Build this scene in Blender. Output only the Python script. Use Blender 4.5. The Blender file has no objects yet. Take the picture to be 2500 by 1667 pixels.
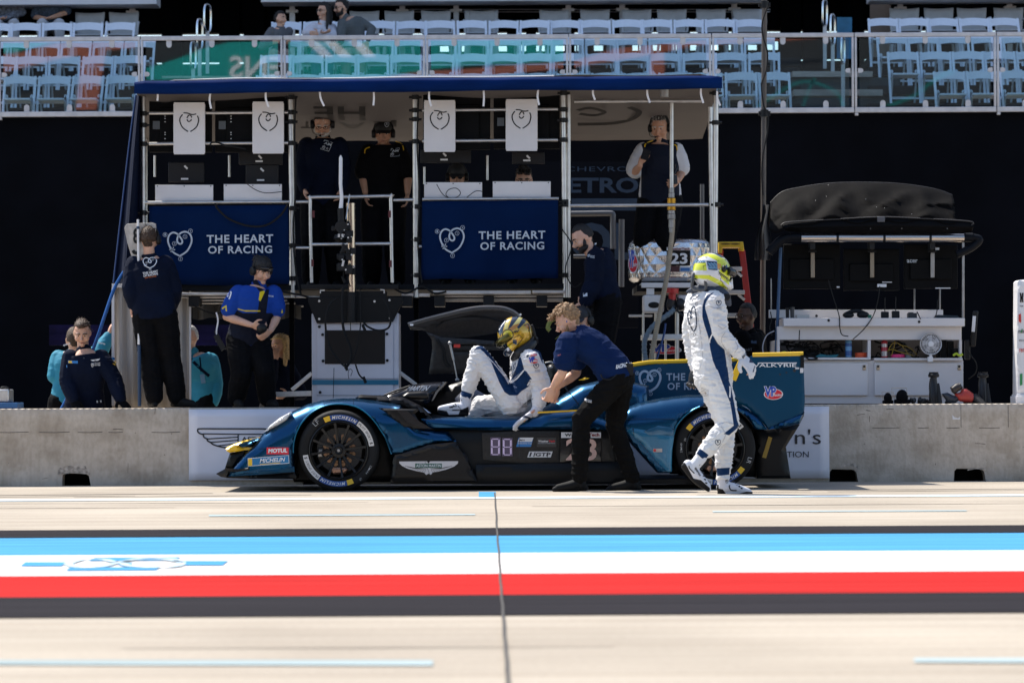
import bpy,bmesh,math,random
import numpy as np
from mathutils import Vector,Matrix,noise
from mathutils.geometry import delaunay_2d_cdt
random.seed(7);np.random.seed(7)
R=math.radians
SC=bpy.context.scene;COL=SC.collection
FPX=8333.0;HCAM=0.8;YH=969.0;TH=R(0.298)
# camera, light, exposure
cd=bpy.data.cameras.new('camera');cam=bpy.data.objects.new('camera',cd);COL.objects.link(cam)
cd.sensor_width=36;cd.lens=FPX/2500*36;cd.shift_y=(YH-833.5)/2500
cd.clip_start=0.5;cd.clip_end=3000
cam.matrix_world=Matrix.Translation((0,0,HCAM))@Matrix.Rotation(R(90),4,'X')@Matrix.Rotation(-TH,4,'Z')
cd.dof.use_dof=True;cd.dof.focus_distance=29.6;cd.dof.aperture_fstop=4.6
SC.camera=cam
w=bpy.data.worlds.new('World');SC.world=w;w.use_nodes=True
nt=w.node_tree;bg=nt.nodes['Background']
sky=nt.nodes.new('ShaderNodeTexSky');sky.sky_type='NISHITA';sky.sun_disc=False
SUN_EL,SUN_AZ=R(57),R(-50)
sky.sun_elevation=SUN_EL;sky.sun_rotation=SUN_AZ
nt.links.new(sky.outputs[0],bg.inputs[0]);bg.inputs[1].default_value=0.125
sl=bpy.data.lights.new('sun','SUN');sl.energy=4.0;sl.angle=R(0.53);sl.color=(1,.945,.86)
so=bpy.data.objects.new('sun',sl);COL.objects.link(so)
sd=Vector((math.sin(SUN_AZ)*math.cos(SUN_EL),math.cos(SUN_AZ)*math.cos(SUN_EL),math.sin(SUN_EL)))
so.rotation_euler=sd.to_track_quat('Z','Y').to_euler();so.location=(-8,30,30)
SC.view_settings.view_transform='Standard';SC.view_settings.look='None'
SC.view_settings.exposure=0.9;SC.view_settings.gamma=1
SC.cycles.max_bounces=8;SC.cycles.transparent_max_bounces=12
# photograph -> world: a crop is (x0, y0, scale)
C1,C2,C3,C4=(0,0,3.267),(600,0,3.267),(1200,0,3.267),(1800,0,3.267)
M1,M2,M3,M4=(100,450,2.8),(650,450,2.8),(1200,450,2.8),(1800,420,2.657)
B1,B2,B3,B4=(450,900,3.36),(1000,700,2.903),(1450,800,3.563),(1900,900,3.92)
FV,PX=(0,0,.9408),(0,0,1.0)
D1,D2,D3,D4=(1630,590,4.9),(1630,900,4.9),(1050,740,4.9),(1320,730,3.268)
def W(c,x,y,d):
 u=c[0]+x/c[2]-1250;v=YH-(c[1]+y/c[2])
 u0=u*math.cos(TH)+v*math.sin(TH);v0=-u*math.sin(TH)+v*math.cos(TH)
 return Vector((u0*d/FPX,d,HCAM+v0*d/FPX))
def sc_at(d,c):return d/FPX/c[2]
# materials
MATS={}
def M(name,col,rough=.5,metal=0.,var=.0,vs=6.,bump=0.,bs=60.,coat=0.,spec=.5,stretch=None,alpha=None):
 if name in MATS:return MATS[name]
 m=bpy.data.materials.new(name);m.use_nodes=True;t=m.node_tree;b=t.nodes['Principled BSDF']
 b.inputs['Base Color'].default_value=(*col,1);b.inputs['Roughness'].default_value=rough
 b.inputs['Metallic'].default_value=metal;b.inputs['Specular IOR Level'].default_value=spec
 if coat:b.inputs['Coat Weight'].default_value=coat;b.inputs['Coat Roughness'].default_value=.06
 tc=t.nodes.new('ShaderNodeTexCoord');vec=tc.outputs['Object']
 if stretch:
  mp=t.nodes.new('ShaderNodeMapping');mp.inputs['Scale'].default_value=stretch
  t.links.new(vec,mp.inputs[0]);vec=mp.outputs[0]
 var=var or .06
 n=t.nodes.new('ShaderNodeTexNoise');n.inputs['Scale'].default_value=vs;n.inputs['Detail'].default_value=5
 t.links.new(vec,n.inputs['Vector'])
 mx=t.nodes.new('ShaderNodeMix');mx.data_type='RGBA'
 mx.inputs['A'].default_value=(*[max(0,c*(1-var))for c in col],1)
 mx.inputs['B'].default_value=(*[min(1,c*(1+var))for c in col],1)
 rp=t.nodes.new('ShaderNodeMapRange');rp.inputs[1].default_value=.3;rp.inputs[2].default_value=.7
 t.links.new(n.outputs[0],rp.inputs[0]);t.links.new(rp.outputs[0],mx.inputs['Factor'])
 t.links.new(mx.outputs['Result'],b.inputs['Base Color'])
 if bump:
  n2=t.nodes.new('ShaderNodeTexNoise');n2.inputs['Scale'].default_value=bs;n2.inputs['Detail'].default_value=4
  t.links.new(vec,n2.inputs['Vector'])
  bp=t.nodes.new('ShaderNodeBump');bp.inputs['Strength'].default_value=bump;bp.inputs['Distance'].default_value=.01
  t.links.new(n2.outputs[0],bp.inputs['Height']);t.links.new(bp.outputs[0],b.inputs['Normal'])
 MATS[name]=m;return m
 # object tree
def tag(o,label=None,cat=None,group=None,kind=None):
 if label and not 4<=len(label.split())<=16:print('LABEL',len(label.split()),label)
 if label:o['label']=label
 if cat:o['category']=cat
 if group:o['group']=group
 if kind:o['kind']=kind
 return o
def thing(name,label,cat,loc=(0,0,0),group=None):
 o=bpy.data.objects.new(name,None);o.empty_display_size=.1;COL.objects.link(o);o.location=loc
 return tag(o,label,cat,group)
def link(name,me,parent=None):
 o=bpy.data.objects.new(name,me);COL.objects.link(o)
 if parent:
  o.parent=parent
  if parent.type=='EMPTY':o.matrix_parent_inverse=Matrix.Translation(-Vector(parent.location))
 return o
def children(o):return[c for c in COL.objects if c.parent==o]
def copy_tree(o,parent=None):
 c=o.copy();COL.objects.link(c);c.parent=parent
 for ch in list(o.children):copy_tree(ch,c)
 return c
class MB:
 def __init__(s):s.v=[];s.f=[];s.mi=[];s.cur=0
 def add(s,vs,fs):
  o=len(s.v);s.v+=[tuple(p)for p in vs];s.f+=[tuple(i+o for i in f)for f in fs];s.mi+=[s.cur]*len(fs);return s
 def m(s,i):s.cur=i;return s
 def box(s,a,b):
  x0,x1=sorted((a[0],b[0]));y0,y1=sorted((a[1],b[1]));z0,z1=sorted((a[2],b[2]))
  return s.hexa([(x0,y0,z0),(x1,y0,z0),(x1,y1,z0),(x0,y1,z0),(x0,y0,z1),(x1,y0,z1),(x1,y1,z1),(x0,y1,z1)])
 def hexa(s,v):return s.add(v,[(3,2,1,0),(4,5,6,7),(0,1,5,4),(1,2,6,5),(2,3,7,6),(3,0,4,7)])
 def slab(s,c,x0,y0,x1,y1,d,t):
  p=[W(c,x0,y1,d),W(c,x1,y1,d),W(c,x1,y0,d),W(c,x0,y0,d)];q=[v+Vector((0,t,0))for v in p]
  return s.hexa([p[0],p[1],q[1],q[0],p[3],p[2],q[2],q[3]])
 def bar(s,p,q,wd,dp=None,up=(0,1,0)):
  p,q=Vector(p),Vector(q);dp=dp or wd;t=(q-p).normalized();u=Vector(up)
  a=t.cross(u)
  if a.length<1e-4:a=t.cross(Vector((1,0,0)))
  a.normalize();b=t.cross(a);a=a*wd/2;b=b*dp/2
  return s.hexa([p-a-b,p+a-b,p+a+b,p-a+b,q-a-b,q+a-b,q+a+b,q-a+b])
 def tube(s,pts,r,n=10,cap=True,rs=None):
  pts=[Vector(p)for p in pts];N=len(pts);rs=rs or[r]*N;vs=[];fs=[];prev=None
  for i,p in enumerate(pts):
   t=(pts[min(i+1,N-1)]-pts[max(i-1,0)])
   t=t.normalized()if t.length>1e-9 else Vector((0,0,1))
   if prev is None:
    a=t.cross(Vector((0,1,0)))
    if a.length<.1:a=t.cross(Vector((1,0,0)))
   else:a=prev-t*prev.dot(t)
   a.normalize();prev=a;b=t.cross(a)
   for k in range(n):
    th=2*math.pi*k/n;vs.append(p+(a*math.cos(th)+b*math.sin(th))*rs[i])
  for i in range(N-1):
   for k in range(n):
    k2=(k+1)%n;fs.append((i*n+k,i*n+k2,i*n+n+k2,i*n+n+k))
  if cap:fs.append(tuple(range(n-1,-1,-1)));fs.append(tuple((N-1)*n+k for k in range(n)))
  return s.add(vs,fs)
 def cyl(s,p,q,r,n=16,r2=None):return s.tube([p,q],r,n,True,[r,r if r2 is None else r2])
 def ell(s,c,r,mat=None,nu=20,nv=14,fn=None):
  c=Vector(c);vs=[];fs=[]
  for j in range(nv+1):
   ph=math.pi*j/nv-math.pi/2
   for i in range(nu):
    th=2*math.pi*i/nu
    p=Vector((math.cos(ph)*math.cos(th),math.cos(ph)*math.sin(th),math.sin(ph)))
    if fn:p=fn(p)
    p=Vector((p.x*r[0],p.y*r[1],p.z*r[2]))
    vs.append(c+(mat@p if mat is not None else p))
  for j in range(nv):
   for i in range(nu):
    i2=(i+1)%nu;fs.append((j*nu+i,j*nu+i2,j*nu+nu+i2,j*nu+nu+i))
  return s.add(vs,fs)
 def lathe(s,prof,c,axis=1,n=48,a0=0.,a1=2*math.pi):
  c=Vector(c);full=abs(a1-a0-2*math.pi)<1e-6;nn=n if full else n+1;vs=[];fs=[];P=len(prof)
  for k in range(nn):
   th=a0+(a1-a0)*k/n;ca,sa=math.cos(th),math.sin(th)
   for r,o in prof:
    p={0:(o,r*ca,r*sa),1:(r*ca,o,r*sa),2:(r*ca,r*sa,o)}[axis];vs.append(c+Vector(p))
  for k in range(n):
   k2=(k+1)%nn
   for i in range(P-1):fs.append((k*P+i,k*P+i+1,k2*P+i+1,k2*P+i))
  return s.add(vs,fs)
 def poly(s,pts):return s.add(pts,[tuple(range(len(pts)))])
 def prism(s,pts,t):
  n=len(pts);pts=[Vector(p)for p in pts];q=[p+Vector((0,t,0))for p in pts]
  return s.add(pts+q,[tuple(range(n)),tuple(range(2*n-1,n-1,-1))]+[(i,(i+1)%n,n+(i+1)%n,n+i)[::-1]for i in range(n)])
 def sheet(s,grid,closed=False):
  nr,nc=len(grid),len(grid[0]);fs=[]
  for j in range(nr-1):
   for i in range(nc-(0 if closed else 1)):
    i2=(i+1)%nc;fs.append((j*nc+i,j*nc+i2,j*nc+nc+i2,j*nc+nc+i))
  return s.add([p for r in grid for p in r],fs)
 def ribbon(s,pts,wd,normal=(0,-1,0),t=0.):
  pts=[Vector(p)for p in pts];nv=Vector(normal);row0=[];row1=[]
  for i,p in enumerate(pts):
   tg=(pts[min(i+1,len(pts)-1)]-pts[max(i-1,0)]).normalized();a=tg.cross(nv).normalized()*wd/2
   row0.append(p-a);row1.append(p+a)
  s.sheet([row0,row1])
  if t:s.sheet([[p-nv*t for p in row0],row0]);s.sheet([row1,[p-nv*t for p in row1]])
  return s
 def mesh(s,name='mesh',recalc=True,doubles=0):
  me=bpy.data.meshes.new(name);me.from_pydata(s.v,[],s.f);me.polygons.foreach_set('material_index',s.mi)
  if recalc or doubles:
   b=bmesh.new();b.from_mesh(me)
   if doubles:bmesh.ops.remove_doubles(b,verts=b.verts,dist=doubles)
   if recalc:bmesh.ops.recalc_face_normals(b,faces=b.faces)
   b.to_mesh(me);b.free()
  return me
 def build(s,name,mats,parent=None,sharp=38,bevel=0,recalc=True,sub=0,solid=0,doubles=0):
  me=s.mesh(name,recalc,doubles)
  for mm in(mats if isinstance(mats,(list,tuple))else[mats]):me.materials.append(mm)
  me.shade_smooth()
  if sharp<180:me.set_sharp_from_angle(angle=R(sharp))
  o=link(name,me,parent)
  if solid:md=o.modifiers.new('thick','SOLIDIFY');md.thickness=solid
  if bevel:md=o.modifiers.new('bevel','BEVEL');md.width=bevel;md.segments=2;md.limit_method='ANGLE';md.angle_limit=R(40);md.harden_normals=False
  if sub:md=o.modifiers.new('sub','SUBSURF');md.levels=sub;md.render_levels=sub
  return o
def catmull(pts,n=8,closed=False):
 pts=[Vector(p)for p in pts];out=[];N=len(pts)
 for i in range(N if closed else N-1):
  g=(lambda k:pts[k%N])if closed else(lambda k:pts[max(0,min(N-1,k))])
  p0,p1,p2,p3=g(i-1),g(i),g(i+1),g(i+2)
  for k in range(n):
   t=k/n
   out.append(.5*((2*p1)+(p2-p0)*t+(2*p0-5*p1+4*p2-p3)*t*t+(3*p1-p0-3*p2+p3)*t**3))
 if not closed:out.append(pts[-1])
 return out
def resample(poly,res):
 out=[];N=len(poly)
 for i in range(N):
  a,b=poly[i],poly[(i+1)%N];L=math.hypot(b[0]-a[0],b[1]-a[1]);k=max(1,int(round(L/res)))
  for j in range(k):
   t=j/k;out.append((a[0]+(b[0]-a[0])*t,a[1]+(b[1]-a[1])*t,a[2]+(b[2]-a[2])*t))
 return out
def puff(mb,poly,y0,depth,res=.03,sym=True,bulge=None,back=True):
 """outline (x, z, rounding radius) in the side plane -> a solid with rounded edges, front at y0, thickness depth"""
 B=resample(poly,res);nb=len(B);P=np.array(B);bx=P[:,:2];br=np.maximum(P[:,2],1e-4)
 br=np.minimum(br,depth*.5 if sym else depth*.96)
 x0,z0=bx.min(0);x1,z1=bx.max(0);g=[]
 j=0;z=z0+res*.5
 while z<z1:
  x=x0+(res*.5 if j%2 else 0)
  while x<x1:g.append((x,z));x+=res
  z+=res*.87;j+=1
 g=np.array(g)if g else np.zeros((0,2))
 if len(g):
  inside=np.zeros(len(g),bool);px,pz=g[:,0],g[:,1]
  for i in range(nb):
   a,b=bx[i],bx[(i+1)%nb]
   c=((a[1]>pz)!=(b[1]>pz))
   with np.errstate(divide='ignore',invalid='ignore'):
    xi=(b[0]-a[0])*(pz-a[1])/(b[1]-a[1])+a[0]
   inside^=c&(px<xi)
  g=g[inside]
  if len(g):
   dd=np.sqrt(((g[:,None,:]-bx[None])**2).sum(2));g=g[dd.min(1)>.45*res]
 allp=np.vstack([bx,g])if len(g)else bx
 r=delaunay_2d_cdt([Vector(p)for p in allp],[],[list(range(nb))],1,1e-5)
 vv=np.array([(p.x,p.y)for p in r[0]]);ff=r[2]
 off=np.zeros(len(vv))
 A=bx;Bn=np.roll(bx,-1,0);seg=Bn-A;L2=(seg**2).sum(1)+1e-12
 for i in range(0,len(vv),400):
  q=vv[i:i+400];t=np.clip(((q[:,None]-A[None])*seg[None]).sum(2)/L2[None],0,1)
  pr=A[None]+seg[None]*t[...,None];d=np.sqrt(((q[:,None]-pr)**2).sum(2))
  rr=br[None]*(1-t)+np.roll(br,-1)[None]*t
  k=np.clip(1-d/rr,0,1);o=rr*(1-np.sqrt(np.maximum(0,1-k*k)));off[i:i+400]=o.max(1)
 bl=np.array([bulge(x,z)for x,z in vv])if bulge else np.zeros(len(vv))
 n=len(vv);fr=[(x,y0+o+b,z)for(x,z),o,b in zip(vv,off,bl)]
 if not back:return mb.add(fr,[tuple(f)for f in ff])
 bk=[(x,y0+depth-(o if sym else 0)+(b if not sym else 0),z)for(x,z),o,b in zip(vv,off,bl)]
 cnt={}
 for f in ff:
  for i in range(len(f)):
   e=(f[i],f[(i+1)%len(f)]);k=(min(e),max(e));cnt[k]=(cnt.get(k,(0,))[0]+1,e)
 rim=[(e[1],e[0],n+e[0],n+e[1])for c,e in cnt.values()if c==1]
 return mb.add(fr+bk,[tuple(f)for f in ff]+[tuple(i+n for i in reversed(f))for f in ff]+rim)
def pf(c,pts,d,r):
 o=[]
 for p in pts:
  v=W(c,p[0],p[1],d);o.append((v.x,v.z,p[2]if len(p)>2 else r))
 return o
 # lettering
_txt={}
def txt_mesh(s,bold,shear,space):
 k=(s,bold,shear,space)
 if k not in _txt:
  cu=bpy.data.curves.new('t','FONT');cu.body=s;cu.size=1;cu.offset=bold;cu.shear=shear;cu.space_character=space;cu.resolution_u=3
  ob=bpy.data.objects.new('t',cu);COL.objects.link(ob)
  dg=bpy.context.evaluated_depsgraph_get();me=bpy.data.meshes.new_from_object(ob.evaluated_get(dg))
  vs=np.array([v.co[:2]for v in me.vertices]);fs=[tuple(p.vertices)for p in me.polygons]
  bpy.data.objects.remove(ob);bpy.data.curves.remove(cu);bpy.data.meshes.remove(me)
  lo,hi=vs.min(0),vs.max(0);_txt[k]=((vs-lo)/(hi-lo),fs,(hi-lo)[0]/(hi-lo)[1])
 return _txt[k]
def put_text(mb,s,P00,P10,P01,bold=.0,shear=0,space=1.0,warp=None):
 uv,fs,asp=txt_mesh(s,bold,shear,space);P00,P10,P01=Vector(P00),Vector(P10),Vector(P01)
 mb.add([(warp(u,v)if warp else P00+(P10-P00)*u+(P01-P00)*v)for u,v in uv],fs);return asp
def text(mb,s,c,x0,y0,x1,y1,d,bold=.0,shear=0,space=1.0,rise=0):
 put_text(mb,s,W(c,x0,y1,d),W(c,x1,y1-rise,d),W(c,x0,y0,d),bold,shear,space);return mb
def rect(mb,c,x0,y0,x1,y1,d):mb.poly([W(c,x0,y1,d),W(c,x1,y1,d),W(c,x1,y0,d),W(c,x0,y0,d)]);return mb
HEART=[(.50,1.0),(.22,.84),(.05,.55),(.0,.32),(.07,.12),(.22,.03),(.38,.08),(.50,.2),(.60,.36),(.59,.47),(.50,.50),(.41,.43),(.39,.3),(.45,.14),(.58,.03),(.76,.0),(.92,.09),(1.0,.28),(.97,.5),(.80,.8),(.50,1.0)]
def heart(mb,c,x0,y0,x1,y1,d,wd,dots=False):
 T=lambda u,v:W(c,x0+(x1-x0)*u,y0+(y1-y0)*v,d)
 mb.ribbon(catmull([T(*p)for p in HEART],6),wd)
 if dots:
  for i,(u,v)in enumerate([(-.12,.12),(.72,.2),(.27,.49),(.95,-.03),(.53,1.12)]):
   k=.085;p=[T(u+k*math.cos(a),v+k*math.sin(a))for a in np.linspace(0,2*math.pi,15)]
   mb.ribbon(p,wd*.22);put_text(mb,str(i+1),T(u-.025,v+.045),T(u+.025,v+.045),T(u-.025,v-.045))
  for a in range(6):
   an=a*math.pi/3;u,v=.18,.74
   mb.ribbon([T(u,v),T(u+.1*math.cos(an),v+.1*math.sin(an))],wd*.4)
   q=T(u+.1*math.cos(an),v+.1*math.sin(an));mb.box(q-Vector((wd*.3,0.001,wd*.3)),q+Vector((wd*.3,0,wd*.3)))
 return mb
 # shared materials
WHITE=M('white_paint',(.75,.73,.73),.45,var=.05,vs=3)
WHITE_MARK=M('white_mark',(.72,.72,.74),.5)
GREY_MARK=M('pale_grey_mark',(.5,.55,.62),.5)
BLACK=M('black_plastic',(.007,.007,.008),.5,spec=.3)
BLACK_GLOSS=M('black_gloss',(.008,.008,.01),.15)
DARK=M('dark_metal',(.02,.02,.022),.45,.3)
ALU=M('aluminium',(.62,.6,.58),.38,.85,var=.12,vs=12)
ALU_D=M('dull_aluminium',(.35,.34,.33),.45,.7,var=.2,vs=9)
CHROME=M('chrome',(.8,.8,.82),.12,1.)
RUBBER=M('rubber',(.007,.007,.0075),.75,var=.2,bump=.15,bs=150,spec=.3)
YELLOW=M('yellow_paint',(.80,.50,.02),.4)
RED=M('red_paint',(.55,.03,.02),.4)
NAVY_CLOTH=M('navy_fabric',(.003,.007,.022),.9,var=.25,vs=7,bump=.35,bs=26,spec=.1)
BLACK_CLOTH=M('black_fabric',(.004,.004,.005),.9,var=.25,vs=7,bump=.35,bs=26,spec=.1)
# SETTING
def gy(py,px=1250):
 u=px-1250;v=YH-py;v0=-u*math.sin(TH)+v*math.cos(TH);return HCAM*FPX/-v0
def ground_mat():
 m=bpy.data.materials.new('sunlit_concrete');m.use_nodes=True;t=m.node_tree;b=t.nodes['Principled BSDF']
 tc=t.nodes.new('ShaderNodeTexCoord')
 def nz(sc,st=(1,1,1),det=6):
  mp=t.nodes.new('ShaderNodeMapping');mp.inputs['Scale'].default_value=st;t.links.new(tc.outputs['Object'],mp.inputs[0])
  n=t.nodes.new('ShaderNodeTexNoise');n.inputs['Scale'].default_value=sc;n.inputs['Detail'].default_value=det;t.links.new(mp.outputs[0],n.inputs[0]);return n.outputs[0]
 def ramp(src,a,b_,ca,cb):
  r=t.nodes.new('ShaderNodeValToRGB');r.color_ramp.elements[0].position=a;r.color_ramp.elements[1].position=b_
  r.color_ramp.elements[0].color=(*ca,1);r.color_ramp.elements[1].color=(*cb,1);t.links.new(src,r.inputs[0]);return r.outputs[0]
 def mul(a,b_,f=1.):
  x=t.nodes.new('ShaderNodeMix');x.data_type='RGBA';x.blend_type='MULTIPLY';x.inputs['Factor'].default_value=f
  t.links.new(a,x.inputs['A']);t.links.new(b_,x.inputs['B']);return x.outputs['Result']
 c=ramp(nz(.5),.3,.7,(.35,.305,.248),(.49,.432,.355))
 c=mul(c,ramp(nz(1.6,(.06,3.2,1)),.30,.62,(.84,.82,.80),(1,1,1)))
 c=mul(c,ramp(nz(40),.3,.7,(.86,.86,.86),(1,1,1)))
 c=mul(c,ramp(nz(2.5,(.02,9,1)),.34,.46,(.82,.80,.78),(1,1,1)),.7)
 t.links.new(c,b.inputs['Base Color']);b.inputs['Roughness'].default_value=.9;b.inputs['Specular IOR Level'].default_value=.12
 bp=t.nodes.new('ShaderNodeBump');bp.inputs['Strength'].default_value=.25;bp.inputs['Distance'].default_value=.01
 t.links.new(nz(120),bp.inputs['Height']);t.links.new(bp.outputs[0],b.inputs['Normal']);return m
g=MB();xs=[-600,-60,-20,20,60,600];ys=[-600,-40,0,20,40,80,600]
g.sheet([[(x,y,0)for x in xs]for y in ys]);tag(g.build('ground',ground_mat()),kind='structure')
def paint_mat(name,col,rough=.9):return M(name,col,rough,var=.26,vs=3.4,bump=.2,bs=110,stretch=(.12,2.2,1),spec=.06)
P_BLUE=paint_mat('blue_road_paint',(.066,.26,.46));P_WHITE=paint_mat('white_road_paint',(.62,.59,.57));P_RED=paint_mat('red_road_paint',(.42,.018,.016));P_BLACK=paint_mat('black_road_paint',(.020,.018,.021))
def stripe(name,ya,yb,mat,x0=-60,x1=60,z=.004):
 s=MB();n=60;s.sheet([[(x0+(x1-x0)*i/n,y,z)for i in range(n+1)]for y in(ya,yb)])
 tag(s.build(name,mat),kind='structure')
for nm,a,b_,mt in(('ground_marking_black_line',1289,1307,P_BLACK),('ground_marking_blue_line',1308.5,1351,P_BLUE),('ground_marking_white_line',1351,1401,P_WHITE),('ground_marking_red_line',1401,1453,P_RED),('ground_marking_black_line',1453,1503,P_BLACK)):
 stripe(nm,gy(b_),gy(a),mt)
def patch(name,pts,mat,z=.004):
 s=MB();q=[]
 for x,y in pts:
  d=gy(y,x);v=W(PX,x,y,d);q.append((v.x,v.y,z))
 s.poly(q);tag(s.build(name,mat),kind='structure')
P_PALE=paint_mat('faded_sky_road_paint',(.345,.42,.43))
P_MARK=paint_mat('tyre_rubber_mark',(.13,.115,.10))
for x0,y0,x1,y1,t_ in((-40,1209,520,1204,1.2),(-40,1213,330,1210,.8),(180,1214,760,1208,.7),(1900,1196,2540,1193,1.0),(1500,1203,1980,1200,.7),(2020,1200,2540,1196,.6),(-40,1230,900,1226,.5),(1300,1236,2540,1229,.6),(300,1583,1500,1579,1.2),(-40,1241,430,1239,.5)):patch('tyre_mark',[(x0,y0-.1),(x1,y1-.1),(x1,y1+t_*.4),((x0+x1)/2,(y0+y1)/2+t_),(x0,y0+t_*.5)],P_MARK,.002)
patch('ground_marking_blue_line',[(-60,1613),(1057,1613),(1057,1626),(-60,1624)],P_PALE)
patch('ground_marking_blue_line',[(2232,1608),(2560,1608),(2560,1620),(2232,1618)],P_PALE)
patch('ground_marking_blue_line',[(1740,1248),(2360,1246),(2360,1248.5),(1740,1251)],P_PALE)
patch('ground_marking_blue_line',[(510,1257),(1160,1255),(1160,1258),(510,1261)],P_PALE)
patch('ground_marking_blue_square',[(1169,1201),(1210,1201),(1210,1214),(1169,1214)],P_BLUE)
patch('ground_marking_pale_line',[(-60,1220),(2560,1206.5),(2560,1211),(-60,1224.5)],paint_mat('faded_blue_road_paint',(.50,.58,.62)))
P_SEAM=M('seam_filler',(.06,.055,.05),.9,var=.3,vs=20)
s=MB();row=[]
for k in range(41):
 t=k/40;y=1204+(1690-1204)*t;x=1207+34*t+.7*math.sin(k*1.7)+.5*math.sin(k*.6);d=gy(y,x);v=W(PX,x,y,d);row.append(Vector((v.x,v.y,.008)))
s.ribbon(row,.010,(0,0,1));tag(s.build('ground_seam',P_SEAM),kind='structure')
for yy in(1232,1375+270):
 s=MB();d=gy(yy);s.ribbon([(-40+i,d+.004*math.sin(i*3.1),.0085)for i in range(81)],.012 if yy<1300 else .004,(0,0,1));tag(s.build('ground_seam',P_SEAM),kind='structure')
s=MB()
def gp(x,y,z=.008):d=gy(y,x);v=W(PX,x,y,d);return Vector((v.x,v.y,z))
for q in(((62,1375),(165,1375),(150,1385),(50,1385)),((232,1364),(441,1363),(425,1371),(215,1372)),((172,1388),(393,1387),(380,1395),(160,1396)),((448,1372),(557,1372),(543,1383),(436,1383)),((276,1377),(324,1377),(318,1384),(300,1385))):s.poly([gp(*p)for p in q])
tag(s.build('ground_marking_emblem',P_BLUE),kind='structure')
s=MB()
for q in(((165,1380),(200,1370),(250,1369),(285,1376),(330,1370),(390,1369),(440,1376),(430,1386),(380,1390),(320,1386),(290,1378),(240,1388),(190,1389),(165,1380)),((300,1374),(350,1366),(420,1368),(445,1378))):s.ribbon(catmull([gp(*p,.010)for p in q],5),.045,(0,0,1))
tag(s.build('ground_marking_emblem',paint_mat('worn_white_blue_paint',(.42,.53,.60))),kind='structure')
# pit wall
DW=31.56
def wall_mat():
 m=bpy.data.materials.new('cast_concrete');m.use_nodes=True;t=m.node_tree;b=t.nodes['Principled BSDF'];tc=t.nodes.new('ShaderNodeTexCoord')
 def nz(sc,st=(1,1,1),det=6):
  mp=t.nodes.new('ShaderNodeMapping');mp.inputs['Scale'].default_value=st;t.links.new(tc.outputs['Object'],mp.inputs[0])
  n=t.nodes.new('ShaderNodeTexNoise');n.inputs['Scale'].default_value=sc;n.inputs['Detail'].default_value=det;t.links.new(mp.outputs[0],n.inputs[0]);return n.outputs[0]
 def ramp(src,a,b_,ca,cb):
  r=t.nodes.new('ShaderNodeValToRGB');r.color_ramp.elements[0].position=a;r.color_ramp.elements[1].position=b_
  r.color_ramp.elements[0].color=(*ca,1);r.color_ramp.elements[1].color=(*cb,1);t.links.new(src,r.inputs[0]);return r.outputs[0]
 def mul(a,b_):
  x=t.nodes.new('ShaderNodeMix');x.data_type='RGBA';x.blend_type='MULTIPLY';x.inputs['Factor'].default_value=1
  t.links.new(a,x.inputs['A']);t.links.new(b_,x.inputs['B']);return x.outputs['Result']
 c=ramp(nz(2.2),.32,.68,(.50,.43,.352),(.62,.54,.452))
 c=mul(c,ramp(nz(7,(2.2,1,.14)),.3,.60,(.90,.885,.86),(1,1,1)))
 c=mul(c,ramp(nz(3.1,(1,1,1.6),8),.36,.52,(.80,.78,.75),(1,1,1)))
 c=mul(c,ramp(nz(30,(1,1,.6)),.34,.6,(.88,.87,.86),(1,1,1)))
 v=t.nodes.new('ShaderNodeTexVoronoi');v.inputs['Scale'].default_value=22;t.links.new(tc.outputs['Object'],v.inputs[0])
 c=mul(c,ramp(v.outputs[0],.03,.06,(.5,.47,.45),(1,1,1)))
 t.links.new(c,b.inputs['Base Color']);b.inputs['Roughness'].default_value=.88
 bp=t.nodes.new('ShaderNodeBump');bp.inputs['Strength'].default_value=.5;bp.inputs['Distance'].default_value=.01
 t.links.new(nz(45),bp.inputs['Height']);t.links.new(bp.outputs[0],b.inputs['Normal']);return m
CONC=wall_mat()
wx0,wx1=-12.0,12.0;zt=.716
def wpx(x):return W(PX,x,1100,DW).x
pockets=[(wpx(152),wpx(218),.112),(wpx(1330),wpx(1410),.11),(wpx(2026),wpx(2092),.112),(wpx(2330),wpx(2404),.112),(wpx(740),wpx(810),.11),(-9.2,-8.93,.11),(8.6,8.87,.11)]
pl=[(wx0,zt,.02),(wx1,zt,.02),(wx1,0.0,.0)]
for a,b_,h in sorted(pockets,reverse=True):
 pl+=[(b_+.012,0.0,.004),(b_-.005,h*.8,.008),(b_-.03,h,.008),(a+.02,h+.006,.008),(a,h*.85,.008),(a-.006,0.0,.004)]
pl+=[(wx0,0.0,.0)]
s=MB();puff(s,pl,DW,.2,res=.06,sym=False);s.box((wx0+.03,DW+.197,0),(wx1-.03,DW+.5,zt-.002));wall=tag(s.build('pit_wall',CONC),'long low weathered concrete pit wall with dark forklift pockets along its foot','wall')
s=MB()
for cx,cy,sx,sy in((680,930,90,50),(1900,950,90,26)):
 n=22;v=W(B4,cx,cy+22,DW-.003);pts=[]
 for k in range(n):
  a=math.pi*k/(n-1);rr=1+.25*noise.noise(Vector((cx,k*.9,2)))
  pts.append(Vector((v.x+sx*rr*math.cos(a)*sc_at(DW,B4),DW-.003+0*a,v.z+sy*rr*math.sin(a)*sc_at(DW,B4))))
 c_=sum(pts,Vector())/n;s.add(pts+[c_],[(k,k+1,n)for k in range(n-1)])
v=W(PX,180,1162,DW-.003)
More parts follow.
